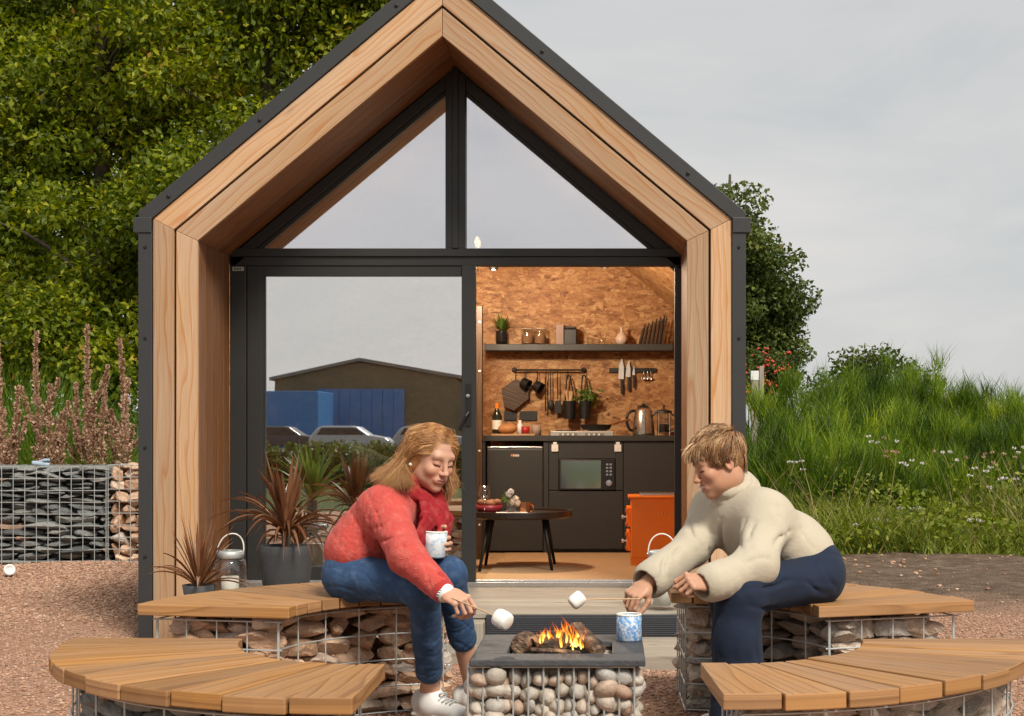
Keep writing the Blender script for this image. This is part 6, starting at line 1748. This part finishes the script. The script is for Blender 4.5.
FL = ((.041, .025, .019), (.045, .028, .020), (.042, .026, .019), (.033, .020, .017))
def hand(s, W_, d, n, right=True, curls=((30, 40, 25),) * 4, thumb=((.62, .72, .30), (.85, .22, .45), (.9, .0, .45)), sc=1.0, spread=.03):
    d = nrm(d); n = np.asarray(n, float); n = nrm(n - d * np.dot(n, d)); sd = np.cross(d, n) * (1 if right else -1)
    W_ = np.asarray(W_, float)
    s.cone(W_ - d * .015, W_ + d * .03, (.027 * sc, .020 * sc), (.036 * sc, .0165 * sc), sd, k=.012)
    s.cone(W_ + d * .03, W_ + d * .078 * sc, (.036 * sc, .0165 * sc), (.040 * sc, .0125 * sc), sd, k=.012)
    s.ell(W_ + (d * .04 + sd * .026 + n * .010) * sc, (.018 * sc, .022 * sc, .014 * sc), np.stack([sd, d, n]), k=.012)
    tips = []
    for i in range(4):
        b = W_ + (d * (.086 - (.004, 0, .003, .011)[i]) + sd * (.0305 - .0203 * i)) * sc; ang = 0; p = b
        fd = nrm(d + sd * spread * (1.5 - i)); r = (.0082, .0085, .0081, .0070)[i] * sc
        s.ell(b - n * .003, (r * 1.1,) * 3, k=.006)
        for j in range(3):
            ang += math.radians(curls[i][j]); dr = fd * math.cos(ang) + n * math.sin(ang)
            q = p + dr * FL[i][j] * sc; s.cone(p, q, r, r * .92, k=.0035); p = q; r *= .92
        tips.append(p)
    p = W_ + (d * .022 + sd * .026 + n * .006) * sc; r = .0125 * sc
    for j, (L_, t_) in enumerate(zip((.044, .032, .026), thumb)):
        dr = nrm(d * t_[0] + sd * t_[1] + n * t_[2]); q = p + dr * L_ * sc; s.cone(p, q, r, r * .85, k=.008 if j == 0 else .004); p = q; r *= .86
    return tips, p

def catmull(pts, n):
    pts = np.asarray(pts, float); P_ = np.concatenate([[2 * pts[0] - pts[1]], pts, [2 * pts[-1] - pts[-2]]]); m = len(pts) - 1
    out = []
    for t in np.linspace(0, m - 1e-6, n):
        i = int(t); u = t - i; a, b, c, d = P_[i:i + 4]
        out.append(.5 * ((2 * b) + (-a + c) * u + (2 * a - 5 * b + 4 * c - d) * u * u + (-a + 3 * b - 3 * c + d) * u ** 3))
    return np.array(out)

def folds(s, lines, r=.018, k=.03, curve=3):
    for ln in lines:
        a, b = np.array(ln[0], float), np.array(ln[1], float); n = np.array([-(b - a)[1], (b - a)[0]]) / (np.linalg.norm(b - a) + 1e-6)
        s.fold([tuple(a + (b - a) * t + n * curve * math.sin(math.pi * t)) for t in np.linspace(0, 1, 6)], r, k)
def wob(amp, f, seed):
    g = np.random.default_rng(seed); K_ = g.normal(size=(7, 3)) * f; ph = g.uniform(0, 6.28, 7)
    def fn(p):
        out = np.zeros(len(p))
        for k_, h_ in zip(K_, ph): out += np.sin(p @ k_ + h_ + 1.1 * np.sin(p @ k_[::-1] * .6))
        return amp * out / 3
    return fn
def crumple(amp, f, seed, smooth=.4):
    g = np.random.default_rng(seed); K_ = g.normal(size=(4, 3)) * f; W2 = g.normal(size=(4, 3)) * f * .45; ph = g.uniform(0, 6.28, 4); base = wob(amp * smooth, f * .8, seed + 1)
    def fn(p):
        out = base(p); msk = np.clip(.5 + .9 * np.sin(p @ (W2[0] * .5) + ph[0]) * np.sin(p @ (W2[1] * .5) + ph[1]), 0, 1)
        for k_, w_, h_ in zip(K_, W2, ph):
            q = np.abs(np.sin(p @ k_ + h_ + 1.4 * np.sin(p @ w_ + h_ * 2))); out = out + amp * msk * (np.exp(-(q / .22) ** 2) * .8 - .25)
        return out
    return fn

def stitch(sd, name, lines, mat, parent, r=.0016):
    mb = MB(); ok = False
    for ln in lines:
        cv = catmull([np.array([a, 0, b], float) for a, b in ln], 26); pts = [sd.hit(q[0], q[2]) for q in cv]
        pts = [p for p in pts if p is not None]
        if len(pts) < 5: continue
        pts = np.array(pts); d = np.linalg.norm(np.diff(pts, axis=0), axis=1)
        if d.max() > .08: continue
        mb.tube(pts - [0, .0012, 0], r, 5); ok = True
    if ok: mb.build(name, mat, parent)
M['thread'] = m_simple('stitch_thread', (.16, .20, .27), .8)
M['thread_dark'] = m_simple('dark_stitch_thread', (.05, .06, .09), .8)
# ======================== woman in red fleece
hipR, hipL = np.array([-.985, 5.62, .548]), np.array([-.905, 5.79, .555]); pel = (hipR + hipL) / 2 + [.004, 0, .03]
shR, shL = P(387, 510, 5.56), P(428, 503, 5.84); nb_ = (shR + shL) / 2 + np.array([0, 0, .045])
sideA = nrm(shR - shL)
chest = (shR + shL) / 2 + np.array([-.075, .03, -.115]); mid = (pel + chest) / 2 + np.array([-.022, .01, .012])
kneeR, kneeL = P(424, 588, 5.38), P(449, 574, 5.55)
ankR, ankL = np.array([X_(430, 5.68), 5.68, .105]), np.array([X_(473, 5.79), 5.79, .105])
elR, wrR = P(407, 557, 5.33), P(443, 591, 5.2)
mugc = P(434, 545, 5.5)
elL = np.array([-.735, 5.74, .62]); wrL = mugc + np.array([-.052, .066, -.012])
h1 = Head(P(431, 457.5, 5.64), (.66, -.66, -.36), .98).roll(math.radians(-4))
s = SDF()
h1.build(s); h1.neck(s, nb_)
s.cone(pel, chest, (.13, .095), (.14, .095), sideA, k=.05); s.cone(shR, shL, .05, k=.05)
for a, b, c_ in ((shR, elR, wrR), (shL, elL, wrL)): s.cone(a, b, .042, .036, k=.03); s.cone(b, c_, .036, .0255, k=.02)
for a, b, c_ in ((hipR, kneeR, ankR), (hipL, kneeL, ankL)): s.cone(a, b, .07, .05, k=.04); s.cone(b, c_, .048, .034, k=.03)
dR = nrm(P(468, 604, 5.13) - wrR)
hand(s, wrR + dR * .012, dR, (-.15, .55, -.8), True, ((48, 52, 35), (55, 58, 35), (60, 60, 35), (62, 58, 35)), ((.62, .45, .65), (.85, -.1, .6), (.9, -.25, .35)))
hand(s, wrL, (1, -.05, .05), (0, -1, 0), False, ((52, 48, 28), (54, 48, 26), (56, 48, 26), (58, 46, 28)), ((.55, .75, .1), (.85, .3, .45), (.85, .1, .6)))
for an, toe in ((ankR, nrm([.75, -.62, 0])), (ankL, nrm([.9, -.4, 0]))):
    s.cone(an, an + toe * .06 - [0, 0, .06], .033, .026, k=.02); s.cone(an - toe * .03 - [0, 0, .06], an + toe * .13 - [0, 0, .085], .03, .024, k=.02)
SK1, SK2 = (.56, .315, .215), (.50, .265, .165)
w1 = sdf_obj('person', s, .003, M['skin'], None, lambda V: h1.color(V, SK1, (.42, .16, .13), (.26, .13, .055)))
tag(w1, 'woman in red fleece and scarf with wavy blond hair, holding a mug and marshmallow stick', 'person')

# jacket
s = SDF()
F1 = nrm(np.cross([0, 0, 1], sideA)) * 1
if np.dot(F1, [.85, -.45, 0]) < 0: F1 = -F1
hem = pel + np.array([.004, 0, .028])
s.cone(hem, mid, (.155, .112), (.163, .120), sideA, k=.04); s.cone(mid, chest, (.168, .126), (.180, .122), sideA, k=.05)
s.cone(hem - [0, 0, .01], hem + [0, 0, .012], (.159, .119), None, sideA, k=.02)
s.cone(chest, nb_ - [0, 0, .05], (.17, .115), (.10, .085), sideA, k=.06)
s.cone(P(382, 513, 5.66), P(359, 549, 5.68), (.13, .092), (.15, .113), sideA, k=.05)
s.cone(shR, shL, .062, k=.08)
s.cone(nb_ - [0, 0, .03], nb_ + nrm(h1.c - nb_) * .03, (.075, .072), (.068, .062), sideA, k=.02)
s.cone(shR, elR, .072, .062, k=.075); s.cone(elR, wrR - nrm(wrR - elR) * .03, .060, .046, k=.035)
s.cone(shL, elL, .074, .06, k=.05); s.cone(elL, wrL - nrm(wrL - elL) * .03, .06, .045, k=.035)
side_out = nrm([-.2, -.9, .1])
def fl(*pp): return [q[:2] for q in pp]
folds(s, [fl((372, 528, 5.46), (398, 520, 5.44)), fl((378, 541, 5.43), (402, 534, 5.40)), fl((384, 553, 5.38), (410, 547, 5.33)), fl((396, 560, 5.32), (424, 560, 5.28)), fl((350, 545, 5.52), (372, 556, 5.47)), fl((342, 535, 5.56), (358, 562, 5.5)), fl((415, 572, 5.26), (430, 566, 5.22)), fl((388, 512, 5.47), (372, 520, 5.49)), fl((371, 512, 5), (378, 536, 5)), fl((375, 526, 5), (388, 560, 5)), fl((345, 548, 5), (352, 565, 5)), fl((398, 545, 5), (418, 548, 5))], .019, .03)
jk = sdf_obj('jacket', s, .005, M['fleece'], w1, None, s.creases(crumple(.0034, 20, 3)))
s = SDF(); s.cone(hem - [0, 0, .052], hem - [0, 0, .018], (.154, .114), (.161, .121), sideA, k=.01); sdf_obj('waistband', s, .005, M['fleece_dark'], jk, None, wob(.002, 50, 4))
for w_, e_ in ((wrR, elR), (wrL, elL)):
    s = SDF(); q_ = nrm(w_ - e_); s.cone(w_ - q_ * .045, w_ - q_ * .008, .049, .043, k=.01); sdf_obj('cuff', s, .005, M['fleece_dark'], jk, None, wob(.002, 50, 4))
# shirt and pale cuff
s = SDF(); s.cone(wrR - nrm(wrR - elR) * .02, wrR + nrm(wrR - elR) * .008, .038, .036, k=.01); sdf_obj('shirt_cuff', s, .004, M['shoe'], w1)
# scarf: two coils and two hanging ends
s = SDF(); nd = nrm(h1.c - nb_); e1 = nrm(np.cross(nd, sideA)); e2 = np.cross(nd, e1)
def coil(cen, r1, r2, tube, tilt, ph, n=22):
    a = np.linspace(0, 2 * math.pi, n + 1); pts = [cen + e1 * math.cos(q) * r1 + e2 * math.sin(q) * r2 + nd * (tilt * math.cos(q + ph) + .006 * math.sin(5 * q + ph)) for q in a]
    for i in range(n): s.cone(pts[i], pts[i + 1], tube * (1 + .16 * math.sin(4 * a[i] + ph)), tube * (1 + .16 * math.sin(4 * a[i + 1] + ph)), k=.012)
coil(nb_ + nd * .022, .083, .088, .030, .030, .4); coil(nb_ + nd * .052 + F1 * .012, .070, .078, .024, .028, 2.4); coil(nb_ - nd * .002 + F1 * .03, .086, .088, .026, .03, 3.0)
a0 = nb_ + F1 * .10
for off, end, w_ in ((sideA * .035, P(416, 546, 5.43), .042), (-sideA * .02, P(442, 541, 5.52), .040)):
    st_ = a0 + off; m_ = (st_ + end) / 2 + F1 * .035
    s.cone(st_, m_, (w_ * .8, .02), (w_, .017), sideA, k=.02); s.cone(m_, end, (w_, .017), (w_ * .95, .012), sideA, k=.015)
    for q in (-.5, 0, .5): s.cone(st_ + sideA * w_ * q + F1 * .016, end + sideA * w_ * q * 1.2 + F1 * .010, .006, k=.012)
sdf_obj('scarf', s, .004, M['scarf'], w1, None, wob(.0025, 70, 6))
# jeans
s = SDF()
s.cone(pel - [0, 0, .005], pel + [0, 0, .05], (.145, .108), (.14, .106), sideA, k=.04); s.cone(hipR, hipL, .088, k=.04)
s.cone(hipR, kneeR, .088, .062, k=.05); s.cone(hipL, kneeL, .088, .062, k=.045)
hemR = ankR + (kneeR - ankR) * .20; hemL = ankL + (kneeL - ankL) * .44
s.cone(kneeR, hemR, .059, .047, k=.03); s.cone(kneeL, hemL, .058, .049, k=.03)
folds(s, [fl((352, 580, 5.5), (378, 590, 5.46)), fl((368, 574, 5.5), (392, 580, 5.47)), fl((412, 598, 5.34), (430, 606, 5.33)), fl((414, 612, 5.37), (428, 618, 5.35)), fl((418, 640, 5.39), (436, 646, 5.38)), fl((336, 572, 5.56), (346, 592, 5.53)), fl((440, 580, 5.48), (455, 590, 5.47)), fl((416, 662, 5.41), (434, 668, 5.40))], .009, .024)
for hm, kn in ((hemR, kneeR), (hemL, kneeL)): s.cone(hm, hm + (kn - hm) * .06, .0495, .049, k=.004)
js = sdf_obj('jeans', s, .0045, M['denim'], w1, None, s.creases(crumple(.0034, 22, 9)))
stitch(s, 'stitching', [[(332, 566), (340, 574), (346, 584), (347, 596)], [(417, 674), (428, 677), (440, 674)]], M['thread'], js)
M['lace'] = m_simple('grey_lace', (.45, .45, .44), .8)
# shoes
def shoe(an, toe, parent):
    s = SDF(); up = np.array([0, 0, 1.0]); sd = np.cross(up, toe); g = an.copy(); g[2] = .0
    s.cone(g - toe * .05 + up * .056, g + toe * .03 + up * .056, (.038, .050), (.040, .050), sd, k=.02)
    s.cone(g + toe * .02 + up * .045, g + toe * .155 + up * .036, (.043, .040), (.042, .031), sd, k=.03)
    s.cone(an - [0, 0, .055] + toe * .012, an + [0, 0, -.028] + toe * .006, .050, .045, k=.02); s.cone(g + toe * .035 + up * .08, g + toe * .02 + up * .122, (.030, .012), (.028, .010), sd, k=.012)
    o = sdf_obj('shoe', s, .004, M['shoe'], parent)
    s = SDF(); s.cone(g - toe * .06 + up * .014, g + toe * .06 + up * .014, (.040, .015), (.043, .015), sd, k=.01); s.cone(g + toe * .06 + up * .014, g + toe * .165 + up * .016, (.043, .015), (.036, .014), sd, k=.01)
    sdf_obj('sole', s, .004, M['candle'], o)
    mb = MB()
    for i in range(5):
        c_ = g + toe * (.052 + .02 * i) + up * (.0895 - .0024 * i); mb.tube([c_ - sd * .026 - up * .010, c_ + up * .001, c_ + sd * .026 - up * .010], .0036, 6)
    mb.tube(bez(g + toe * .05 + up * .098, g + toe * .06 + sd * .07 + up * .10, g + toe * .11 - sd * .06 + up * .11, g + toe * .055 + up * .098, 14), .0034, 6)
    mb.build('laces', M['lace'], o, smooth=True)
shoe(ankR, nrm([.75, -.62, 0]), w1); shoe(ankL, nrm([.9, -.4, 0]), w1)
# bracelet, ring, earring
mb = MB(); ax = nrm(wrR - elR); c_ = wrR + ax * .014; a_ = nrm(np.cross(ax, [0, 0, 1])); b_ = np.cross(ax, a_)
for k in range(20):
    q = k / 20 * 6.2832; V0, F0 = ICO1; mb.add(V0 * (.0065, .0065, .0055) + c_ + a_ * math.cos(q) * .033 + b_ * math.sin(q) * .027, [F0])
mb.build('bracelet', M['steel'], w1, smooth=True)
mb = MB(); V0, F0 = ICO2; mb.add(V0 * .007 + h1.W(-.082, -.008, -.036), [F0]); mb.build('earring', M['shoe'], w1, smooth=True)
# hair: an under-layer and many locks
rg = np.random.default_rng(5)
s = SDF(); h1.E(s, (0, -.022, .045), (.079, .094, .083)); h1.E(s, (-.062, -.040, -.015), (.028, .055, .07), k=.03); h1.E(s, (.066, -.02, -.03), (.024, .045, .075), k=.03); h1.E(s, (0, -.085, -.03), (.06, .035, .08), k=.03)
h1.E(s, (0, .085, -.015), (.062, .07, .085), 's', .012)
hr = sdf_obj('hair', s, .004, M['hair_blond'], w1, tint=.35)
mb = MB()
tn = [P(376, 479, 5.60), P(384, 484, 5.56), P(392, 486, 5.54), P(400, 487, 5.52), P(382, 474, 5.66), P(408, 486, 5.50)]
tf = [P(452, 493, 5.66), P(456, 484, 5.68), P(448, 499, 5.70), P(455, 476, 5.70)]
def ellp(v, k=1.0):
    v = np.asarray(v, float) - [0, -.02, .04]; v = v / np.sqrt(((v / [.083, .097, .090]) ** 2).sum()); return v * k + [0, -.02, .04]
for i in range(4600):
    far = rg.random() < .27
    if far: x0, y0, z0 = rg.uniform(-.005, .07), rg.uniform(-.06, .075), rg.uniform(.06, .12)
    else: x0, y0, z0 = rg.uniform(-.075, .02), rg.uniform(-.09, .072), rg.uniform(.03, .12)
    p0 = ellp((x0, y0, z0), 1.0)
    if far:
        p1 = ellp((.075, y0 * .5 + .012 + rg.normal() * .012, .03 + rg.normal() * .02), 1.10 + rg.uniform(0, .10)); p2 = np.array([.088 + rg.normal() * .007, .012 + rg.normal() * .014, -.055 + rg.normal() * .02])
        end = tf[rg.integers(len(tf))] + rg.normal(size=3) * [.010, .012, .014]
    else:
        b_ = rg.random()
        p1 = ellp((-.075 + .03 * b_, y0 * .35 - .02 - .05 * b_ + rg.normal() * .007, .035 + .25 * (z0 - .08) + rg.normal() * .008), 1.08 + rg.uniform(0, .14)); p2 = np.array([-.096 + .05 * b_ + rg.normal() * .007, -.045 - .06 * b_ + .2 * y0 + rg.normal() * .008, -.045 + rg.normal() * .01])
        end = tn[rg.integers(len(tn))] + rg.normal(size=3) * [.014, .014, .012]
        if rg.random() < .16: end = P(rg.uniform(370, 380), rg.uniform(474, 482), 5.62)
    cv = catmull([h1.W(*p0), h1.W(*((p0 + p1) / 2 * 1.07)), h1.W(*p1), h1.W(*p2), end], 20)
    tt_ = np.linspace(0, 1, 20); w_ = (tt_ ** 1.5)[:, None]; ph = rg.uniform(0, 6.28)
    cv = cv + w_ * (np.sin(tt_ * 11 + ph)[:, None] * h1.f * .009 + np.cos(tt_ * 9 + ph)[:, None] * np.array([0, -.007, .004]))
    r = rg.uniform(.0007, .0016); mb.tube(cv, r * np.concatenate([np.linspace(.5, 1, 5), np.ones(7), np.linspace(1, .12, 8)]), 4, float(np.clip(.5 + .26 * math.sin(p0[0] * 130 + p0[1] * 95) + .18 * math.sin(p0[1] * 210 + 2) + rg.normal() * .16, 0, 1)), False, .7)
mb.build('hair_locks', M['hair_blond'], hr, smooth=True)

# ======================== woman in cream jumper
hipL, hipR = np.array([.745, 5.47, .55]), np.array([.725, 5.67, .555]); pel = (hipR + hipL) / 2 + [-.004, 0, .03]
shL, shR = P(767, 516, 5.44), P(713, 510, 5.74); nb_ = (shR + shL) / 2 + np.array([-.012, -.01, .050])
sideA = nrm(shL - shR); F2 = nrm(np.cross([0, 0, 1], sideA)); F2 = F2 if F2[0] < 0 else -F2
chest = (shR + shL) / 2 + np.array([.085, .03, -.105]); mid = (pel + chest) / 2 + np.array([.022, .01, .012])
kneeL, kneeR = P(737, 594, 5.2), P(731, 596, 5.48)
ankL, ankR = np.array([X_(739, 5.22), 5.22, .10]), np.array([.47, 5.5, .10])
elL, wrL = P(757, 566, 5.24), P(711, 583, 5.12)
elR, wrR = P(692, 548, 5.6), P(649, 581, 5.4)
h2 = Head(P(719, 464, 5.52), (-.89, -.27, -.36), .97).roll(math.radians(5))
s = SDF(); h2.build(s, True); h2.neck(s, nb_)
s.cone(pel, chest, (.13, .095), (.14, .095), sideA, k=.05); s.cone(shR, shL, .05, k=.05)
for a, b, c_ in ((shR, elR, wrR), (shL, elL, wrL)): s.cone(a, b, .042, .036, k=.03); s.cone(b, c_, .036, .0255, k=.02)
for a, b, c_ in ((hipR, kneeR, ankR), (hipL, kneeL, ankL)): s.cone(a, b, .07, .05, k=.04); s.cone(b, c_, .048, .034, k=.03)
dR = nrm(P(628, 600, 5.33) - wrR)
hand(s, wrR + dR * .012, dR, (.15, .5, -.85), True, ((40, 48, 30), (46, 50, 30), (50, 50, 30), (52, 50, 30)), ((.70, .35, .6), (.9, -.1, .5), (.95, -.15, .3)))
dL = nrm(P(686, 581, 5.06) - wrL)
hand(s, wrL + dL * .012, dL, (.1, .72, -.68), False, ((58, 78, 50), (62, 80, 50), (64, 80, 50), (64, 78, 50)), ((.75, .40, .45), (.9, -.25, .5), (.75, -.55, .5)))
for an, toe in ((ankR, nrm([-.8, -.6, 0])), (ankL, nrm([-.8, -.6, 0]))): s.cone(an - toe * .03 - [0, 0, .05], an + toe * .14 - [0, 0, .075], .036, .026, k=.02)
w2 = sdf_obj('person', s, .003, M['skin'], None, lambda V: h2.color(V, SK2, (.38, .15, .115), (.24, .12, .05), True))
tag(w2, 'smiling short haired woman in cream roll neck jumper and dark jeans holding a marshmallow stick', 'person')
# jumper
s = SDF(); spn = nrm(mid - pel); hem = pel + spn * .058 + np.array([-.004, 0, -.004])
s.cone(hem, mid, (.160, .116), (.166, .119), sideA, k=.04); s.cone(mid, chest, (.166, .118), (.176, .118), sideA, k=.05); s.cone(hem - [0, 0, .012], hem + [0, 0, .01], (.164, .120), None, sideA, k=.02)
s.cone(P(749, 516, 5.55), P(797, 556, 5.57), (.14, .097), (.15, .101), sideA, k=.07); s.cone(chest, nb_ - [0, 0, .05], (.165, .115), (.10, .085), sideA, k=.07); s.cone(shR, shL, .064, k=.08)
cf = nrm(wrL - elL); s.cone(shL, elL, .071, .068, k=.09); s.cone(elL, wrL - cf * .02, .070, .060, k=.04)
cr_ = nrm(wrR - elR); s.cone(shR, elR, .074, .064, k=.08); s.cone(elR, wrR - cr_ * .02, .063, .070, k=.04)
s.cone(wrR - cr_ * .025, wrR + cr_ * .1, .046, .056, op='s', k=.008); s.cone(wrL - cf * .03, wrL + cf * .1, .036, .046, op='s', k=.008)
folds(s, [fl((748, 520, 5.33), (744, 556, 5.25)), fl((756, 524, 5.31), (752, 552, 5.22)), fl((736, 528, 5.36), (734, 560, 5.32)), fl((768, 548, 5.28), (748, 552, 5.19)), fl((770, 560, 5.27), (744, 566, 5.17)), fl((724, 520, 5.42), (728, 552, 5.36)), fl((790, 530, 5.4), (772, 548, 5.34)),
          fl((806, 552, 5.45), (782, 560, 5.38)), fl((690, 522, 5.62), (700, 548, 5.58)), fl((684, 548, 5.52), (672, 562, 5.45)), fl((776, 508, 5.4), (786, 530, 5.37)), fl((730, 572, 5.14), (734, 592, 5.14)), fl((668, 556, 5.44), (662, 578, 5.40)), fl((780, 566, 5.36), (806, 566, 5.40)), fl((790, 556, 5), (820, 560, 5)), fl((712, 530, 5), (708, 556, 5)), fl((664, 560, 5), (676, 584, 5)), fl((720, 566, 5), (724, 594, 5)), fl((800, 530, 5), (816, 552, 5))], .022, .03)
# folded cuffs
s.cone(wrL - cf * .055, wrL - cf * .002, .066, .065, k=.008); s.cone(wrL - cf * .03, wrL + cf * .1, .036, .05, op='s', k=.006)
jp = sdf_obj('jumper', s, .005, M['cream'], w2, None, s.creases(crumple(.0022, 11, 13)))
s = SDF(); nd = nrm(h2.W(0, -.02, -.07) - nb_); e1 = nrm(np.cross(nd, sideA)); e2 = np.cross(nd, e1)
s.cone(nb_ - nd * .035, nb_ + nd * .06, (.092, .090), (.070, .070), sideA, k=.02)
def ring(cen, r1, r2, tube, n=24, ph=0., tl=0.):
    a = np.linspace(0, 2 * math.pi, n + 1); pts = [cen + e1 * math.cos(q) * r1 + e2 * math.sin(q) * r2 + nd * tl * math.cos(q + ph) for q in a]
    for i in range(n): s.cone(pts[i], pts[i + 1], tube, k=.012)
ring(nb_ + nd * .078, .060, .060, .015); ring(nb_ + nd * .050, .070, .070, .018, tl=.008); ring(nb_ + nd * .020, .080, .080, .018, tl=.016, ph=1.2)
s.cone(nb_ + nd * .03, nb_ + nd * .2, .047, .056, op='s', k=.01)
sdf_obj('roll_neck', s, .004, M['cream'], jp, None, wob(.002, 60, 14))
# dark wide jeans
s = SDF(); s.cone(pel - spn * .02, pel + spn * .05, (.150, .112), (.146, .106), sideA, k=.04); s.cone(hipR, hipL, .092, k=.04)
s.cone(hipR, kneeR, .090, .074, k=.05); s.cone(hipL, kneeL, .092, .072, k=.05)
s.cone(kneeR, ankR + [0, 0, -.04], .072, .092, k=.04); s.cone(kneeL, ankL + [0, 0, -.04], .075, .104, k=.04)
folds(s, [fl((742, 590, 5.12), (790, 580, 5.36)), fl((746, 604, 5.13), (774, 606, 5.3)), fl((722, 612, 5.12), (716, 655, 5.10)), fl((738, 618, 5.10), (736, 660, 5.09)), fl((752, 622, 5.13), (756, 660, 5.11)), fl((745, 598, 5.12), (762, 616, 5.2)), fl((806, 582, 5.4), (828, 592, 5.46)), fl((822, 566, 5.46), (836, 588, 5.5)), fl((728, 622, 5), (722, 658, 5)), fl((748, 628, 5), (746, 660, 5))], .022, .03)
for an, kn in ((ankR, kneeR), (ankL, kneeL)): s.cone(an - [0, 0, .2], an - [0, 0, .05], .3, op='s', k=.004) if False else None
js = sdf_obj('jeans', s, .005, M['denim_dark'], w2, None, s.creases(crumple(.0036, 17, 19)))
stitch(s, 'stitching', [[(838, 566), (833, 580), (824, 590)], [(808, 572), (816, 582), (818, 594)]], M['thread_dark'], js)
shoe(ankL, nrm([-.8, -.6, 0]), w2); shoe(ankR, nrm([-.8, -.6, 0]), w2)
# short hair
s = SDF(); h2.E(s, (0, -.020, .048), (.080, .098, .085)); h2.E(s, (0, -.066, -.01), (.055, .042, .052), k=.03)
h2.E(s, (0, .105, -.005), (.078, .088, .082), 's', .012)
for sx in (-1, 1): h2.E(s, (sx * .09, .0, -.022), (.03, .045, .040), 's', .012)
hr = sdf_obj('hair', s, .004, M['hair_short'], w2, tint=.25)
mb = MB(); crownp = np.array([0, -.045, .128])
def ell2(v, k=1.0):
    v = np.asarray(v, float) - [0, -.018, .045]; v = v / np.sqrt(((v / [.081, .099, .087]) ** 2).sum()); return v * k + [0, -.018, .045]
for i in range(5200):
    d_ = nrm(rg.normal(size=3)); p = ell2(d_ + [0, -.018, .045], 1.0)
    if p[1] > .062 and p[2] < .075: continue
    if abs(p[0]) > .05 and p[2] < .03 and p[1] > -.032: continue
    if p[2] < (-.075 if p[1] < -.02 else -.02): continue
    L_ = rg.uniform(.06, .105); n_ = 9; pts = [p]; lift = rg.uniform(1.0, 1.08); jit = rg.normal(size=3) * .12
    for j in range(n_ - 1):
        q = pts[-1]; sg = np.sign(q[0]) if abs(q[0]) > .012 else rg.choice([-1, 1])
        top = np.clip((q[2] - .06) / .05, 0, 1); back = np.clip((-q[1] - .03) / .05, 0, 1) * (1 - top)
        fl_ = np.array([sg * .18, .9, -.12]) * top + np.array([sg * .1, .55, -.8]) * (1 - top) * (1 - back) + np.array([-sg * .05, .12, -1]) * back + jit
        nn_ = nrm((q - [0, -.018, .045]) / [.081 ** 2, .099 ** 2, .087 ** 2]); fl_ = nrm(fl_ - nn_ * np.dot(fl_, nn_)); q2 = q + fl_ * L_ / n_
        lv = lift + .13 * math.sin(min(1, j / (n_ - 2)) * 2.4) * (.4 + top)
        q2 = ell2(q2, lv) if q2[1] < .075 or q2[2] > .09 else q2 + np.array([0, .004, -.007])
        if abs(q2[0]) > .055 and q2[2] < .015 and q2[1] > -.045: q2 = q2 + np.array([sg * .004, -.003, 0])
        if q2[1] > .055 and q2[2] < .044 - .2 * abs(q2[0]): break
        pts.append(q2)
    if len(pts) < 4: continue
    cv = catmull([h2.W(*q) for q in pts], 14); r = rg.uniform(.0007, .0014)
    mb.tube(cv, r * np.concatenate([np.linspace(.6, 1, 4), np.ones(5), np.linspace(1, .15, 5)]), 4, float(np.clip(.42 + .3 * math.sin(p[0] * 150 + p[1] * 40) + .22 * math.sin(p[0] * 260 - p[1] * 90 + 1) + rg.normal() * .16, 0, 1)), False, .6)
for i in range(420):   # fringe swept over the brow, and the nape
    if i % 2:
        x_ = rg.uniform(-.055, .055); a_ = ell2((x_, .03 + rg.normal() * .012, .12), 1.04); b_ = ell2((x_ * 1.15 + .006, .085, .095), 1.10); c_ = ell2((x_ * 1.25 + .012, .10, .062 + rg.normal() * .008), 1.10)
        cv = catmull([h2.W(*a_), h2.W(*b_), h2.W(*c_), h2.W(*(c_ + [.004, .004, -.014 + rg.normal() * .005]))], 12)
    else:
        x_ = rg.uniform(-.062, .062); a_ = ell2((x_, -.10, .05 + rg.normal() * .015), 1.03); b_ = np.array([x_ * .95, -.112 + abs(x_) * .45, -.015]); c_ = np.array([x_ * .85, -.093 + abs(x_) * .35, -.062 + rg.normal() * .008])
        cv = catmull([h2.W(*a_), h2.W(*b_), h2.W(*c_)], 12)
    mb.tube(cv, rg.uniform(.0012, .0022) * np.concatenate([np.linspace(.6, 1, 3), np.ones(5), np.linspace(1, .15, 4)]), 4, float(np.clip(.42 + .3 * math.sin(x_ * 150) + rg.normal() * .2, 0, 1)), False, .6)
for i in range(26):   # wispy fringe blown forward
    p = np.array([rg.uniform(-.03, .045), .075, .095 + rg.uniform(-.01, .015)]); e_ = p + [rg.normal() * .01, .035 + rg.uniform(0, .02), -.03 + rg.normal() * .012]
    mb.tube(bez(h2.W(*(p + [0, -.04, .012])), h2.W(*p), h2.W(*(p + [0, .02, 0])), h2.W(*e_), 9), np.linspace(.0028, .0006, 9), 5, float(rg.uniform(.5, 1)), False)
mb.build('hair_locks', M['hair_short'], hr, smooth=True)
